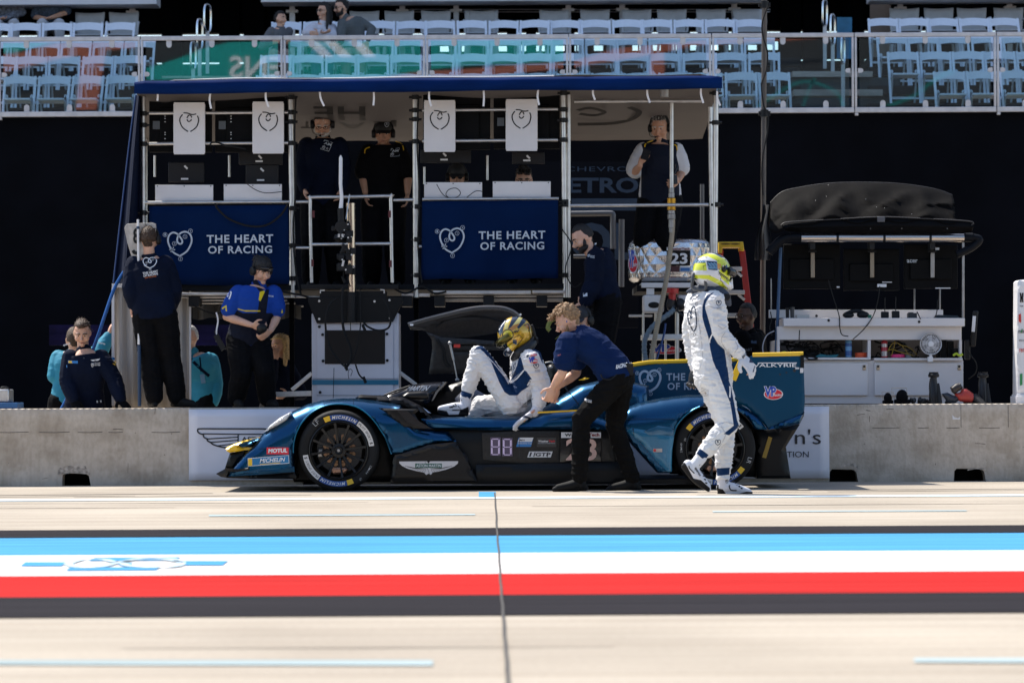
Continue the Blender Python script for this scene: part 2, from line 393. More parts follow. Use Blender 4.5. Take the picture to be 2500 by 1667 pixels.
pts=([Vector((v.x+.15*(1+.15*noise.noise(Vector((k*.8,5,1))))*math.cos(math.pi*k/17),DW-.003,.105+.085*(1+.3*noise.noise(Vector((k*.9,1,1))))*math.sin(math.pi*k/17)**.5))for k in range(18)]);s.add(pts+[Vector((v.x,DW-.003,.12))],[(k,k+1,18)for k in range(17)])
s.build('spalled_patch',M('broken_concrete',(.42,.36,.30),.95,var=.5,vs=30,bump=1.,bs=60),wall)
s=MB()
for x0,x1 in((900,1160),(1335,1440),(1610,1735),(1920,2120)):s.ribbon([W(B4,x0,565,DW-.002),W(B4,(x0+x1)/2,567,DW-.002),W(B4,x1,564,DW-.002)],.005)
for x in(1748,2200):s.ribbon([W(B4,x,345,DW-.002),W(B4,x+2,560,DW-.002)],.004)
for x0,x1 in((-20,70),(95,170),(190,250),(265,300),(370,440)):s.ribbon([W(PX,x0,1055,DW-.002),W(PX,(x0+x1)/2,1055.6,DW-.002),W(PX,x1,1054,DW-.002)],.005)
s.build('hairline_crack',P_SEAM,wall)
s=MB();s.poly([W(B4,1665,440,DW-.004),W(B4,1668,485,DW-.004),W(B4,1740,485,DW-.004),W(B4,1740,458,DW-.004),W(B4,1722,472,DW-.004),W(B4,1690,465,DW-.004)])
tag(s.build('torn_sticker',WHITE,wall),'torn white sticker')
rn_=random.Random(21);s=MB()
for k in range(70):
 x,z=rn_.uniform(-5.2,5.2),rn_.uniform(.05,zt-.04);L=rn_.uniform(.01,.10)*(1 if k%3 else .15);an=rn_.choice((0,.1,-.15,1.5,1.6))+rn_.uniform(-.1,.1);q=Vector((math.cos(an),0,math.sin(an)))*L
 s.ribbon([Vector((x,DW-.0016,z)),Vector((x,DW-.0016,z))+q*.5+Vector((0,0,rn_.uniform(-.004,.004))),Vector((x,DW-.0016,z))+q],rn_.uniform(.002,.007))
s.build('scuff_mark',M('scuff_grey',(.13,.115,.10),.95,var=.4,vs=30,spec=.1),wall)
for a,b_,h in pockets:s=MB();s.box((a-.004,DW+.185,.001),(b_+.008,DW+.2,h+.004));s.build('pocket_shade',M('pocket_shadow',(.006,.006,.006),.95,spec=.05),wall)  # near-black slab inside each pocket paints in its shade
s=MB();d=DW-.02;q=[W(PX,461,1172,d),W(PX,2025,1167,d),W(PX,2024,992,d),W(PX,461,999,d)]
n=60
def bn(u,v):return q[0]*(1-u)*(1-v)+q[1]*u*(1-v)+q[2]*u*v+q[3]*(1-u)*v+Vector((0,.006*math.sin(u*60+v*2)*math.sin(v*5),0))
s.sheet([[bn(i/n,j/8)for i in range(n+1)]for j in range(9)])
BAN=M('white_vinyl',(.66,.66,.72),.42,var=.05,vs=2,bump=.12,bs=9)
ban=tag(s.build('wall_banner',BAN,solid=.006),'white vinyl banner with black winged emblem and lettering hung on the concrete wall','banner')
s=MB();d=DW-.032;T=lambda x,y:W(B1,x,y,d)
lw=.013
s.ribbon(catmull([T(700,500),T(640,492),T(480,492),T(300,492),T(130,492),T(110,500),T(112,518),T(130,532),T(155,538)],5),lw)
s.ribbon(catmull([T(155,538),T(160,560),T(185,575),T(190,590),T(215,604),T(240,622),T(300,640),T(345,646),T(430,655),T(480,690)],5),lw)
for a,b_ in(((150,533),(440,536)),((185,575),(440,560)),((215,603),(440,585)),((270,632),(440,612)),((350,646),(440,634))):s.ribbon([T(*a),T(*b_)],lw*.8)
s.ribbon([T(441,534),T(441,650)],lw*.8);s.ribbon([T(441,536),T(760,536)],lw*.8)
s.ribbon(catmull([T(700,500),T(760,560),T(900,566),T(1000,566)],5),lw)
text(s,'ASTON',B1,468,558,700,600,d,.012)
text(s,"n's",B4,160,578,408,722,d,.0)
text(s,"TION",B4,84,790,292,846,d,.0)
s.build('lettering',M('black_ink',(.012,.013,.018),.5),ban)
s=MB();n=70
def scr(u,v):x=-14+28*u;return Vector((x,45.62+.012*math.sin(x*5.1)+.01*math.sin(x*2.3+3*v),v*W(PX,1250,279,45.6).z))
s.sheet([[scr(i/n,j/6)for i in range(n+1)]for j in range(7)])
tag(s.build('screen_fence',M('black_mesh_fabric',(.0022,.0026,.0045),.95,var=.3,vs=1.5,spec=.08)),'black fabric screen closing off the space under the grandstand','screen')
# GRANDSTAND
ORD=['first','second','third','fourth','fifth','sixth','seventh','eighth','ninth','tenth','eleventh','twelfth','thirteenth','fourteenth','fifteenth','sixteenth','seventeenth','eighteenth']
RESIN=M('white_resin',(.68,.72,.80),.38,var=.05,vs=20)
RESIN_G=M('grey_resin',(.40,.40,.41),.5,var=.08,vs=8)
STEEL=M('galvanised_rail',(.55,.53,.54),.42,.55,var=.12,vs=10)
STAND_D=M('dark_deck',(.007,.008,.011),.8,var=.3,vs=3,spec=.2)
def make_chair():
 root=thing('folding_chair','x','chair')
 w_=.205
 for sx in(-1,1):
  m_=MB();pts=[(sx*w_,-.17,0),(sx*w_,-.06,.25),(sx*w_,.02,.45),(sx*w_,.12,.62),(sx*w_,.20,.775)]
  for a,b_ in zip(pts,pts[1:]):m_.bar(a,b_,.026,.034,(1,0,0))
  m_.build('leg',RESIN,root,bevel=.004)
  m_=MB();m_.bar((sx*.165,.0,.42),(sx*.165,.25,0),.03,.024,(1,0,0));m_.build('leg',RESIN,root)
 m_=MB();top=[];bot=[];n=12
 for j in range(n+1):
  u=j/n*2-1;x=u*(w_-.012);y=.19+.03*(1-u*u);k=.022*(1-u*u)**1.0
  top.append((x,y,.765+k));bot.append((x,y-.04,.655+k*.9))
 m_.sheet([[Vector(p)+Vector((0,-.012,0))for p in bot],[Vector(p)+Vector((0,-.012,0))for p in top],[Vector(p)+Vector((0,.012,0))for p in top],[Vector(p)+Vector((0,.012,0))for p in bot],[Vector(p)+Vector((0,-.012,0))for p in bot]])
 m_.build('backrest',RESIN,root)
 m_=MB();m_.hexa([(-.185,-.23,.415),(.185,-.23,.415),(.165,.16,.40),(-.165,.16,.40),(-.185,-.23,.445),(.185,-.23,.445),(.165,.16,.43),(-.165,.16,.43)])
 se=m_.build('seat',RESIN,root,bevel=.008)
 for sx in(-1,1):
  m_=MB();pr=[(sx*.20,.04+.05*math.cos(a),.49+.05*math.sin(a))for a in np.linspace(0,math.pi,9)]
  pr=[(sx*.186,p[1],p[2])for p in pr]+[(sx*.186,-.01,.40),(sx*.186,.09,.40)]
  fr=[(sx*.150,.03,.40)]+[(sx*(.172-.022*math.cos(a)),.03,.485+.03*math.sin(a))for a in np.linspace(math.pi,0,7)]+[(sx*.194,.03,.40)]
  m_.prism(fr,.02);m_.build('hinge_bracket',RESIN,se)
 m_=MB();m_.bar((-.165,.17,.14),(.165,.17,.14),.02,.03);m_.build('stretcher',RESIN,root)
 m_=MB();m_.bar((-.205,-.12,.10),(.205,-.12,.10),.02,.03);m_.build('stretcher',RESIN,root)
 return root
def chair_at(proto,used,x,y,z,label,group,rz=0):
 o=proto if not used else copy_tree(proto);used.append(1)
 o.location=(x,y,z);o.rotation_euler.z=rz;tag(o,label,None,group);return o
ROWS=[(46.3,4.42),(47.5,4.81),(48.7,5.16),(49.9,5.54)]
ROWN=['front','second','third','top']
blocks={'left':([46,129,210.6,294],[-3,76,155,236,315],[27,105.6,183.6,260,338],[-16,61,138,214,290]),'middle':([661+82.1*i for i in range(16)],[672+79.5*i for i in range(16)],[690+77.6*i for i in range(16)],[698+75.7*i for i in range(16)]),'right':([2320,2401,2484,2566],[2207,2286,2365,2444,2523],[2180,2256,2333,2411,2490],[2159,2233,2308,2384,2459])}
chp=make_chair();used=[]
for bn_,rows in blocks.items():
 for r,xs in enumerate(rows):
  y,z=ROWS[r]
  for i,x in enumerate(xs):
   if bn_=='middle' and r==3 and i in(1,2):pass
   v=W(PX,x,100,y)
   nm={'left':'left','middle':'middle','right':'right'}[bn_]
   chair_at(chp,used,v.x+random.uniform(-.008,.008),y+random.uniform(-.03,.03),z,'white folding chair, %s from the left in the %s row of the %s seating block'%(ORD[i],ROWN[r],nm),'white folding chairs in the grandstand',random.uniform(-.07,.07))
def make_shell():
 root=thing('stacking_chair','x','chair')
 m_=MB();rows=[]
 for j in range(9):
  t=j/8;z=.36+.44*t;wd=.225-.03*(1-t);y=.17+.07*t
  rows.append([(wd*u,y+.03*(1-u*u),z+(.012*u*u if j==8 else 0))for u in np.linspace(-1,1,9)])
 m_.sheet(rows);m_.build('backrest',RESIN_G,root,solid=.012)
 m_=MB();m_.hexa([(-.22,-.24,.41),(.22,-.24,.41),(.2,.18,.39),(-.2,.18,.39),(-.22,-.24,.435),(.22,-.24,.435),(.2,.18,.415),(-.2,.18,.415)]);m_.build('seat',RESIN_G,root,bevel=.01)
 for sx in(-1,1):
  for sy in(-1,1):m_=MB();m_.bar((sx*.19,sy*.17,.41),(sx*.23,sy*.22,0),.04,.03);m_.build('leg',RESIN_G,root)
  m_=MB();m_.tube(catmull([(sx*.21,.16,.62),(sx*.235,.0,.63),(sx*.235,-.16,.60),(sx*.22,-.18,.42)],4),.017,6);m_.build('armrest',RESIN_G,root)
 return root
shp=make_shell();used2=[]
gpx=[214,300]+[600+x/3.267 for x in(940,1220,1520,1865)]+[1200+x/3.267 for x in(-70,500,828,1160,1440,1755,2055)]+[1800+x/3.267 for x in(1340,1622,1885,2175)]
gtop=[26,27,22,23,15.5,22,22,21,18.5,18,21,17,9.5,15,14,18,13]
for i,(x,yt)in enumerate(zip(gpx,gtop)):
 v=W(PX,x,yt,51.1)
 blk='left' if i<2 else('right' if i>12 else 'middle');k=i if i<2 else(i-13 if i>12 else i-2)
 chair_at(shp,used2,v.x,51.1,5.80,'grey moulded armchair, %s from the left behind the top row of the %s seating block'%(ORD[k],blk),'grey chairs behind the white chairs',random.uniform(-.05,.05))
st=thing('grandstand','tall dark spectator suite building with stepped seating deck and pale fascia above the pit lane','grandstand',(0,50,0))
for r,(y,z)in enumerate(ROWS+[(51.1,5.80)]):
 for a,b_ in((-20,W(PX,385,0,y).x),(W(PX,610,0,y).x,W(PX,1945,0,y).x),(W(PX,2110 if r>0 else 2180,0,y).x,20)):
  m_=MB();m_.box((a,y-.55,z-.12),(b_,y+.7 if r<4 else 56,z));m_.build('tread',STAND_D,st)
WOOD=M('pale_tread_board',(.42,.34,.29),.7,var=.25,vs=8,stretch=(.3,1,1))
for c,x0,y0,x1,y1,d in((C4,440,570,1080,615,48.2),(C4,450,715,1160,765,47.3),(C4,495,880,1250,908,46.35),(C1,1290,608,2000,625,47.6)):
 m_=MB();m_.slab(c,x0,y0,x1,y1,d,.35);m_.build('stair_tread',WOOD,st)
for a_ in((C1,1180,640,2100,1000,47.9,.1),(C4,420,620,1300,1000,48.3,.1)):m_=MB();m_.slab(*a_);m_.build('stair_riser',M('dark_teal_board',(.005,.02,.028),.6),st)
LB=M('interior_black',(.003,.0035,.005),.9,spec=.1)
zs=lambda y,x=1250:W(PX,x,y,54).z
sA0,sA1=zs(84),zs(77.5);xa,xb=W(PX,1040,0,54).x,W(PX,1900,0,54).x
m_=MB();m_.box((-20,54,3),(20,54.1,zs(153)));m_.box((-20,54,zs(148.5)),(20,54.1,zs(126)));m_.box((-20,54,zs(126)),(xa,54.1,zs(104)));m_.box((xb,54,zs(126)),(20,54.1,zs(104)))
m_.box((-20,54,zs(104)),(20,54.1,sA0));m_.box((-20,54,sA1),(20,54.1,22))
for x in(130,420,560,620,900,1180,1500,1930,1985,2085):v=W(PX,x,80,53.9);m_.box((v.x-.16,53.85,5.5),(v.x+.16,53.99,7.2))
for x in range(1060,1900,47):v=W(PX,x,80,53.9);m_.box((v.x-.07,53.9,5.5),(v.x+.09,53.99,7.2))
m_.build('back_wall',LB,st)
m_=MB();m_.box((-24,51.6,7.4),(22,62,7.55));m_.build('upper_floor',STAND_D,st)
m_=MB();m_.box((-24,51.9,7.55),(22,52.2,22));m_.build('upper_facade',M('grey_cladding',(.2,.2,.21),.6),st)
m_=MB();m_.box((-20,46.6,0),(-19.8,56,7.4));m_.box((19.8,46.6,0),(20,56,7.4));m_.build('side_wall',LB,st)
BEAM=M('pale_fascia',(.62,.62,.66),.5,var=.05)
for c,x0,x1,y0,y1 in((C1,-600,1250,-140,46),(C2,120,4130,-140,21),(C4,1060,3000,-140,6)):
 a,b_=W(c,x0,y1,51.0),W(c,x1,y0,51.0);m_=MB();m_.box((a.x,51.0,a.z),(b_.x,51.55,7.39));m_.build('fascia_beam',BEAM,st,bevel=.01)
for x in(33,319,711,981,1113,1388,1520,1795,2202,2470):
 v=W(PX,x,20,51.4);m_=MB();m_.box((v.x-.04,51.6,5.8),(v.x+.04,51.68,7.39));m_.box((v.x-.09,51.56,6.62),(v.x+.09,51.7,6.66));m_.build('post',STEEL,st)
m_=MB();m_.slab(C4,1060,20,1225,470,52.2,.05);m_.build('door',M('tan_door',(.34,.26,.22),.6,var=.2,vs=3),st)
m_=MB()
for y in(24,30):a,b_=W(PX,1000,y,52.5),W(PX,1880,y,52.5);m_.cyl(a,b_,.008,6)
m_.build('conduit',STEEL,st)
m_=MB();m_.slab(C4,795,140,915,470,50.5,.03)
tag(m_.build('pull_up_banner',M('blue_print',(.03,.20,.36),.5,var=.6,vs=1.5)),'blue printed upright banner behind the chrome stair handrails','banner')
def glass_mat():
 m=bpy.data.materials.new('tinted_railing_glass');m.use_nodes=True;t=m.node_tree;t.nodes.remove(t.nodes['Principled BSDF']);o=t.nodes['Material Output']
 tr=t.nodes.new('ShaderNodeBsdfTransparent');gl=t.nodes.new('ShaderNodeBsdfGlossy');mx=t.nodes.new('ShaderNodeMixShader')
 n=t.nodes.new('ShaderNodeTexNoise');n.inputs['Scale'].default_value=.7;rp=t.nodes.new('ShaderNodeMapRange');rp.inputs[3].default_value=.10;rp.inputs[4].default_value=.16
 tr.inputs[0].default_value=(.84,.95,.97,1);gl.inputs[0].default_value=(.95,1,1,1);gl.inputs['Roughness'].default_value=.015
 t.links.new(n.outputs[0],rp.inputs[0]);t.links.new(rp.outputs[0],mx.inputs[0]);t.links.new(tr.outputs[0],mx.inputs[1]);t.links.new(gl.outputs[0],mx.inputs[2]);t.links.new(mx.outputs[0],o.inputs[0]);return m
GLASS=glass_mat()
RY=45.5;pxs=[-5,343,691,1039,1388,1737,2085,2432,2780];zt_=W(PX,343,92,RY).z;zb_=W(PX,343,272,RY).z
for i in range(8):
 xa,xb=W(PX,pxs[i],92,RY).x,W(PX,pxs[i+1],92,RY).x
 r_=thing('railing_section','metal framed glass railing section '+['at the far left, before the left seating block','before the left stairs and its handrails','right below the boy, woman and bearded spectator','next to the right of the spectators','above the fourth hanging white plate','behind the brown tent pole','before the right stairs and right chairs','at the far right edge of the grandstand'][i],'railing',((xa+xb)/2,RY,zb_),'glass railing along the grandstand')
 m_=MB();f=.045
 m_.box((xa+.006,RY-.03,zt_-f),(xb-.006,RY+.03,zt_+.012));m_.box((xa+.006,RY-.035,zb_-.07),(xb-.006,RY+.035,zb_))
 m_.box((xa+.006,RY-.03,zb_+.0005),(xa+.034,RY+.03,zt_-f-.0005));m_.box((xb-.034,RY-.03,zb_+.0005),(xb-.006,RY+.03,zt_-f-.0005))
 m_.box((xa+.005,RY-.03,zb_-.11),(xa+.05,RY+.03,zb_-.0705))
 m_.build('rail_frame',STEEL,r_,bevel=.006)
 m_=MB();m_.box((xa+.07,RY-.006,zb_+.02),(xb-.07,RY+.006,zt_-f-.02));m_.build('glass_pane',GLASS,r_)
 for u in(.2,.5,.8):
  for zz,sg in((zt_-f-.03,1),(zb_+.03,-1)):
   x=xa+(xb-xa)*u;m_=MB();m_.prism([(x+.035*math.cos(a),RY-.016,zz-sg*.03-sg*.035*math.sin(a))for a in np.linspace(0,math.pi,9)]+[(x-.035,RY-.016,zz+sg*.035),(x+.035,RY-.016,zz+sg*.035)],.03);m_.build('glass_clip',STEEL,r_)
 for x,sg in((xa+.05,1),(xb-.05,-1)):
  zz=zt_-(zt_-zb_)*.5;m_=MB();m_.prism([(x+sg*(.04+.03*math.cos(a)),RY-.016,zz+.03*math.sin(a))for a in np.linspace(-math.pi/2,math.pi/2,7)]+[(x,RY-.016,zz+.03),(x,RY-.016,zz-.03)],.03);m_.build('glass_clip',STEEL,r_)
for i,(c,x0,x1,y0,y1,yb,d)in enumerate(((C1,1628,1682,34,262,590,49.6),(C1,1572,1614,150,400,620,48.4),(C1,1522,1560,332,560,640,47.2),(C4,670,726,0,215,550,49.6),(C4,732,790,112,368,700,48.4),(C4,820,866,282,520,900,47.2))):
 h=thing('stair_handrail','chrome loop handrail, %s of three on the %s stairs'%(['highest','middle','lowest'][i%3],'left' if i<3 else 'right'),'handrail',W(c,(x0+x1)/2,yb,d),'chrome stair handrails')
 cxm,hw,hh,cy=(x0+x1)/2,(x1-x0)/2*.8,(y1-y0)/2,(y0+y1)/2;pts=[]
 for a in np.linspace(0,2*math.pi,33):
  p=W(c,cxm+hw*math.copysign(abs(math.cos(a))**.6,math.cos(a)),cy-hh*math.copysign(abs(math.sin(a))**.6,math.sin(a))*.96,d);p.y+=.10*math.copysign(abs(math.cos(a))**.6,math.cos(a));pts.append(p)
 m_=MB();m_.tube(pts,.015,10,False);m_.build('grip_loop',CHROME,h)
 m_=MB();m_.bar(W(c,cxm,y1-8,d),W(c,cxm,yb,d),.05,.05);m_.build('post',STEEL,h)
op=thing('opposite_stand','plain stand across the lane with teal and terracotta fascia','grandstand',(0,-20,0))
RD=2*RY+20
def RW(x,y,dy=0):v=W(PX,x,y,RD);return Vector((v.x,-20+dy,v.z))
m_=MB();m_.box((-30,-24,0),(30,-20.3,14.2));m_.build('stand_body',M('stand_grey',(.03,.03,.035),.8),op)
TEAL=M('teal_board',(.0,.30,.27),.55,var=.1);TERRA=M('terracotta_board',(.38,.10,.06),.6)
def rpoly(name,pts,mt,dy):m_=MB();m_.poly([RW(x,y,dy)for x,y in pts]);m_.build(name,mt,op)
rpoly('fascia_panel',[(357,166),(385,160),(440,142),(500,118),(560,104),(640,100),(760,98),(1060,98),(1250,92),(1390,90),(1390,150),(1250,156),(1150,160),(1040,172),(900,195),(700,196),(357,196)],TEAL,.02)
rpoly('fascia_panel',[(0,106),(125,104),(40,128),(0,132)],TEAL,.02);rpoly('fascia_panel',[(0,134),(50,129),(140,106),(330,100),(345,116),(250,125),(120,150),(0,180)],TERRA,.01)
rpoly('fascia_panel',[(200,126),(260,122),(235,270),(185,270)],TERRA,.03)
rpoly('fascia_panel',[(690,150),(760,140),(900,178),(1100,172),(1250,160),(1390,152),(1500,120),(1700,100),(1990,86),(1995,95),(1700,112),(1560,140),(1400,165),(1200,185),(900,200),(760,196)],TERRA,.01)
m_=MB();m_.ribbon(catmull([RW(x,y,.02)for x,y in((1850,262),(1920,215),(1975,200),(2040,225),(2060,262))],6),.10,(0,1,0));m_.ribbon(catmull([RW(x,y,.02)for x,y in((2160,262),(2230,235),(2290,190),(2330,175))],6),.12,(0,1,0));m_.ribbon(catmull([RW(x,y,.02)for x,y in((1960,262),(1975,220),(1990,190))],6),.08,(0,1,0));m_.build('fascia_swirl',M('deep_teal',(.0,.14,.13),.6),op);rpoly('fascia_panel',[(1590,112),(1622,112),(1622,185),(1585,185)],TERRA,.03)
m_=MB();put_text(m_,'ENS',RW(690,192,.04),RW(560,192,.04),RW(690,138,.04),.02)
for x in(745,790,850):m_.poly([RW(x,100,.03),RW(x+28,100,.03),RW(x+70,140,.03),RW(x+40,140,.03)])
m_.build('lettering',WHITE_MARK,op)
# PIT STAND
DF=32.4
ps=thing('pit_stand','two storey metal tube pit stand with navy fabric canopy, decks and rails','stand',(W(PX,1050,900,DF).x,DF,0))
def post(x,y0,y1,d,r=.026,x2=None,mt=ALU):m_=MB();m_.cyl(W(PX,x,y0,d),W(PX,x2 or x,y1,d),r,14);m_.build('post',mt,ps);return
def rail(x0,x1,y0,y1,d,r=.0155,mt=ALU):m_=MB();m_.cyl(W(PX,x0,y0,d),W(PX,x1,y1,d),r,12);m_.build('rail',mt,ps)
zdeck=W(PX,1050,694,DF).z
for x,x2,r in((349,350,.022),(709,716,.026),(1013,1016,.026),(1375,1380,.024),(1389,1389,.016),(1748,1746,.024)):post(x,232,726 if x<1740 else 640,DF,r,x2)
post(1733,262,640,DF+.5,.022,1739)
for x in(355,712,1016,1380,1742):post(x,250,700,DF+1.9,.022)
for x,y0,y1 in((560,380,432),(378,380,432),(1036,408,450),(1190,380,440)):post(x,y0,y1,DF+.4,.012)
for x0,x1,y0,y1,d in((364,708,277,275,DF),(364,708,351.5,349,DF),(1031,1362,270,267,DF),(1031,1362,345,342,DF),(352,757,495,493,DF),(960,1012,489,488,DF),(1031,1364,487,485,DF),(700,757,605.5,605,DF),(1017,1032,602,602,DF),(1391,1730,502,500,DF),(1402,1718,248,247,DF+.2)):rail(x0,x1,y0,y1,d)
LEGM=M('matt_black_leg',(.002,.002,.0025),.9,spec=.08)
for x in(360,712,1016,1380,1742):
 for d in(DF+.25,DF+1.9):v=W(PX,x,726,d);m_=MB();m_.box((v.x-.022,d-.022,0),(v.x+.022,d+.022,v.z));m_.build('leg',LEGM,ps)
for x,ys in((350,(278,306,352,520)),(711,(238,275,298,350,509,600,680)),(1014,(238,270,292,346,505,585,672)),(1376,(228,268,294,342,493,500,672)),(1747,(228,300,500))):
 for y in ys:
  m_=MB();v=W(PX,x+(4 if y>450 and x>400 else 0),y,DF);m_.cyl(v-Vector((0,0,.022)),v+Vector((0,0,.022)),.034,10);m_.cyl(v,v+Vector((.06,0,0)),.012,6);m_.cyl(v,v-Vector((.06,0,0)),.012,6);m_.build('clamp',BLACK,ps)
g0,g1=757,959
gate=MB();gate.tube(catmull([W(PX,761,690,DF-.06),W(PX,759,600,DF-.06),W(PX,757.5,490,DF-.06),W(PX,761,482,DF-.06),W(PX,850,481,DF-.06),W(PX,951,479,DF-.06),W(PX,954,486,DF-.06),W(PX,956,600,DF-.06),W(PX,958,690,DF-.06)],5),.0165,12)
gate.cyl(W(PX,761,597,DF-.06),W(PX,956,595,DF-.06),.0165,12);go=gate.build('gate',ALU,ps)
m_=MB()
for x,y in((765,523),(763,642),(951,523),(953,644)):m_=MB();v=W(PX,x,y,DF-.09);m_.box(v-Vector((.012,.004,.033)),v+Vector((.012,.004,.033)));m_.build('hinge_tag',M('dark_red_tag',(.10,.012,.014),.5),go)
xl,xr=W(PX,352,700,DF).x,W(PX,1382,700,DF).x;xr2=W(PX,1400,700,DF).x
m_=MB();m_.box((xl,DF-.02,zdeck-.05),(xr,DF+2.0,zdeck));m_.build('deck',STAND_D,ps)
m_=MB()
for(x0,x1,y0,y1,d)in((432,566,714,721,DF-.05),(436,640,724,728,DF+.1),(440,700,731,735,DF+.3),(448,720,738,742,DF+.5),(460,740,745,749,DF+.7),(1057,1296,709.5,718,DF-.05),(1300,1378,709,716,DF-.05),(1062,1380,721,725,DF+.1),(1065,1380,728,736,DF+.3),(600,800,722,727,DF),(980,1050,716,724,DF)):m_=MB();m_.slab(PX,x0,y0,x1,y1,d,.06);m_.build('deck_beam',ALU,ps,bevel=.004)
for x in(1060,1180,1310,640,460,980):m_=MB();m_.slab(PX,x,722,x+26,748,DF-.02,.3);m_.build('bracket',BLACK,ps,bevel=.004)
m_=MB();m_.slab(PX,735,694,972,706,DF-.1,.4);m_.build('gate_sill',BLACK,ps,bevel=.004)
m_=MB();m_.sheet([[W(PX,470+265*i/20,y+3*math.sin(i*1.3),DF+.45+.03*math.sin(i*2.1))for i in range(21)]for y in(745,760,778)]);m_.build('skirt',M('grey_tarp',(.07,.068,.066),.8,var=.2,vs=4),ps)
NAVY=M('navy_canopy_fabric',(.0012,.016,.088),.75,var=.22,vs=4,bump=.2,bs=7,stretch=(.5,1,2.5),spec=.06);LIN=M('translucent_canopy_lining',(.46,.42,.40),.8,var=.1,vs=2,bump=.3,bs=4)
DC=31.9;n=60
def canv(u):x=331+(1757-331)*u;return x,198-12.5*u+1.5*math.sin(u*23)*(1-u)
tp=[W(PX,canv(i/n)[0],canv(i/n)[1]-(2 if 3<i<n-1 else-4),DC)for i in range(n+1)]
def yb(u):return 229.5-12.5*u+1.2*math.sin(u*17)
m_=MB()
m_.sheet([[W(PX,canv(i/n)[0]+(6 if i==n else(-3 if i==0 else 0)),canv(i/n)[1]+(yb(i/n)-canv(i/n)[1])*v+(4 if i in(0,n)and v==0 else 0),DC+.012*math.sin(i*1.1+v*3)*v-.02*math.sin(v*3.14))for i in range(n+1)]for v in(0,.25,.5,.75,1)])
cn=m_.build('canopy',NAVY,ps,solid=.006)
rb_l,rb_r=W(PX,352,352,34.6),W(PX,1715,338,34.6)
m_=MB();rows=[]
for j in range(13):
 v=j/12;row=[]
 for i in range(n+1):
  u=i/n;f=tp[i].copy();b_=rb_l+(rb_r-rb_l)*u;p=f+(b_-f)*v;p.z+=-.10*math.sin(v*math.pi)*(0.4+.6*abs(math.sin(u*4*math.pi)))+.012*math.sin(v*40+3*math.sin(u*9));row.append(p)
 rows.append(row)
m_.sheet(rows)
def lining_mat():
 m=bpy.data.materials.new('canopy_top_fabric');m.use_nodes=True;t=m.node_tree;b=t.nodes['Principled BSDF']
 ge=t.nodes.new('ShaderNodeNewGeometry');n_=t.nodes.new('ShaderNodeTexNoise');n_.inputs['Scale'].default_value=5
 b.inputs['Base Color'].default_value=(.055,.047,.042,1);b.inputs['Roughness'].default_value=.8;b.inputs['Transmission Weight'].default_value=0
 tl=t.nodes.new('ShaderNodeBsdfTranslucent');tl.inputs[0].default_value=(.34,.27,.23,1);mx=t.nodes.new('ShaderNodeMixShader');mx.inputs[0].default_value=.025
 bp=t.nodes.new('ShaderNodeBump');bp.inputs['Strength'].default_value=.4;t.links.new(n_.outputs[0],bp.inputs['Height']);t.links.new(bp.outputs[0],b.inputs['Normal'])
 t.links.new(b.outputs[0],mx.inputs[1]);t.links.new(tl.outputs[0],mx.inputs[2]);t.links.new(mx.outputs[0],t.nodes['Material Output'].inputs[0]);return m
LINM=lining_mat();rf=m_.build('canopy_roof',LINM,cn)
m_=MB();m_.tube([p+Vector((0,.01,.004))for p in tp[1:44]],.007,6);m_.build('canopy_sunlit_edge',WHITE,cn)  # white tube added to paint in the sunlit top edge of the canopy
m_=MB()
def roofp(x,y):
 f=W(PX,x,215,DC);b_=W(PX,x,345,34.6);k=(y-215)/130;p=W(PX,x,y,DC+2.7*k);return p-Vector((0,.03,.05))
m_.ribbon(catmull([roofp(*p)for p in((1410,258),(1440,252),(1475,262),(1450,270),(1415,266))],5),.05,(0,-.4,-.9));m_.ribbon(catmull([roofp(*p)for p in((1535,250),(1560,262),(1540,280),(1490,290),(1410,292))],5),.06,(0,-.4,-.9))
for t_,x0,x1,y0,y1 in(('HE',892,765,248,280),('A',893,825,284,298),('R',968,908,282,298),('T',765,735,286,302)):put_text(m_,t_,roofp(x0,y0),roofp(x1,y0),roofp(x0,y1),.02)
m_.build('print',M('grey_print',(.040,.036,.034),.8,spec=.1),rf)
for i,(c,x0,y0,x1,y1)in enumerate(((C1,1255,740,1255,806),(C1,1680,740,1684,868),(C1,2120,740,2142,855),(C2,590,735,625,848),(C2,1020,733,1018,843),(C2,1465,728,1480,850),(C2,1897,726,1896,850),(C3,375,718,380,840),(C3,812,706,826,800),(C3,1243,702,1264,822),(C3,1672,700,1690,824),(C3,1800,740,1825,845))):
 m_=MB();a,b_=W(c,x0,y0-12,DC+.03),W(c,x1,y1,DC+.05);mid=(a+b_)/2+Vector((-.012 if x1>x0 else .004,0,0));m_.ribbon(catmull([a,mid,b_],5),.018,(0,-1,0),.002);m_.build('tie_strap',WHITE,cn)
m_=MB();m_.sheet([[W(PX,a+(b_-a)*u+4*math.sin(u*9)*v,234+(692-234)*v,DF-.1+.12*math.sin(u*8+1))for u in np.linspace(0,1,12)]for v in np.linspace(0,1,14)for a,b_ in[(332-56*v**.9,347-2*v)]])
m_.build('side_curtain',M('navy_side_curtain',(.003,.007,.024),.8,var=.2,vs=3,spec=.15),ps)
m_=MB();m_.tube(catmull([W(PX,332,232,DF-.12),W(PX,317,340,DF-.12),W(PX,296,520,DF-.12),W(PX,277,690,DF-.12)],6),.008,6);m_.build('curtain_hem',M('blue_hem',(.006,.035,.14),.5),ps)
m_=MB();v=W(C3,1378,690,DF-.25);m_.cyl(v,W(C3,1378,776,DF-.25),.042,16);m_.build('lamp_can',ALU_D,ps)
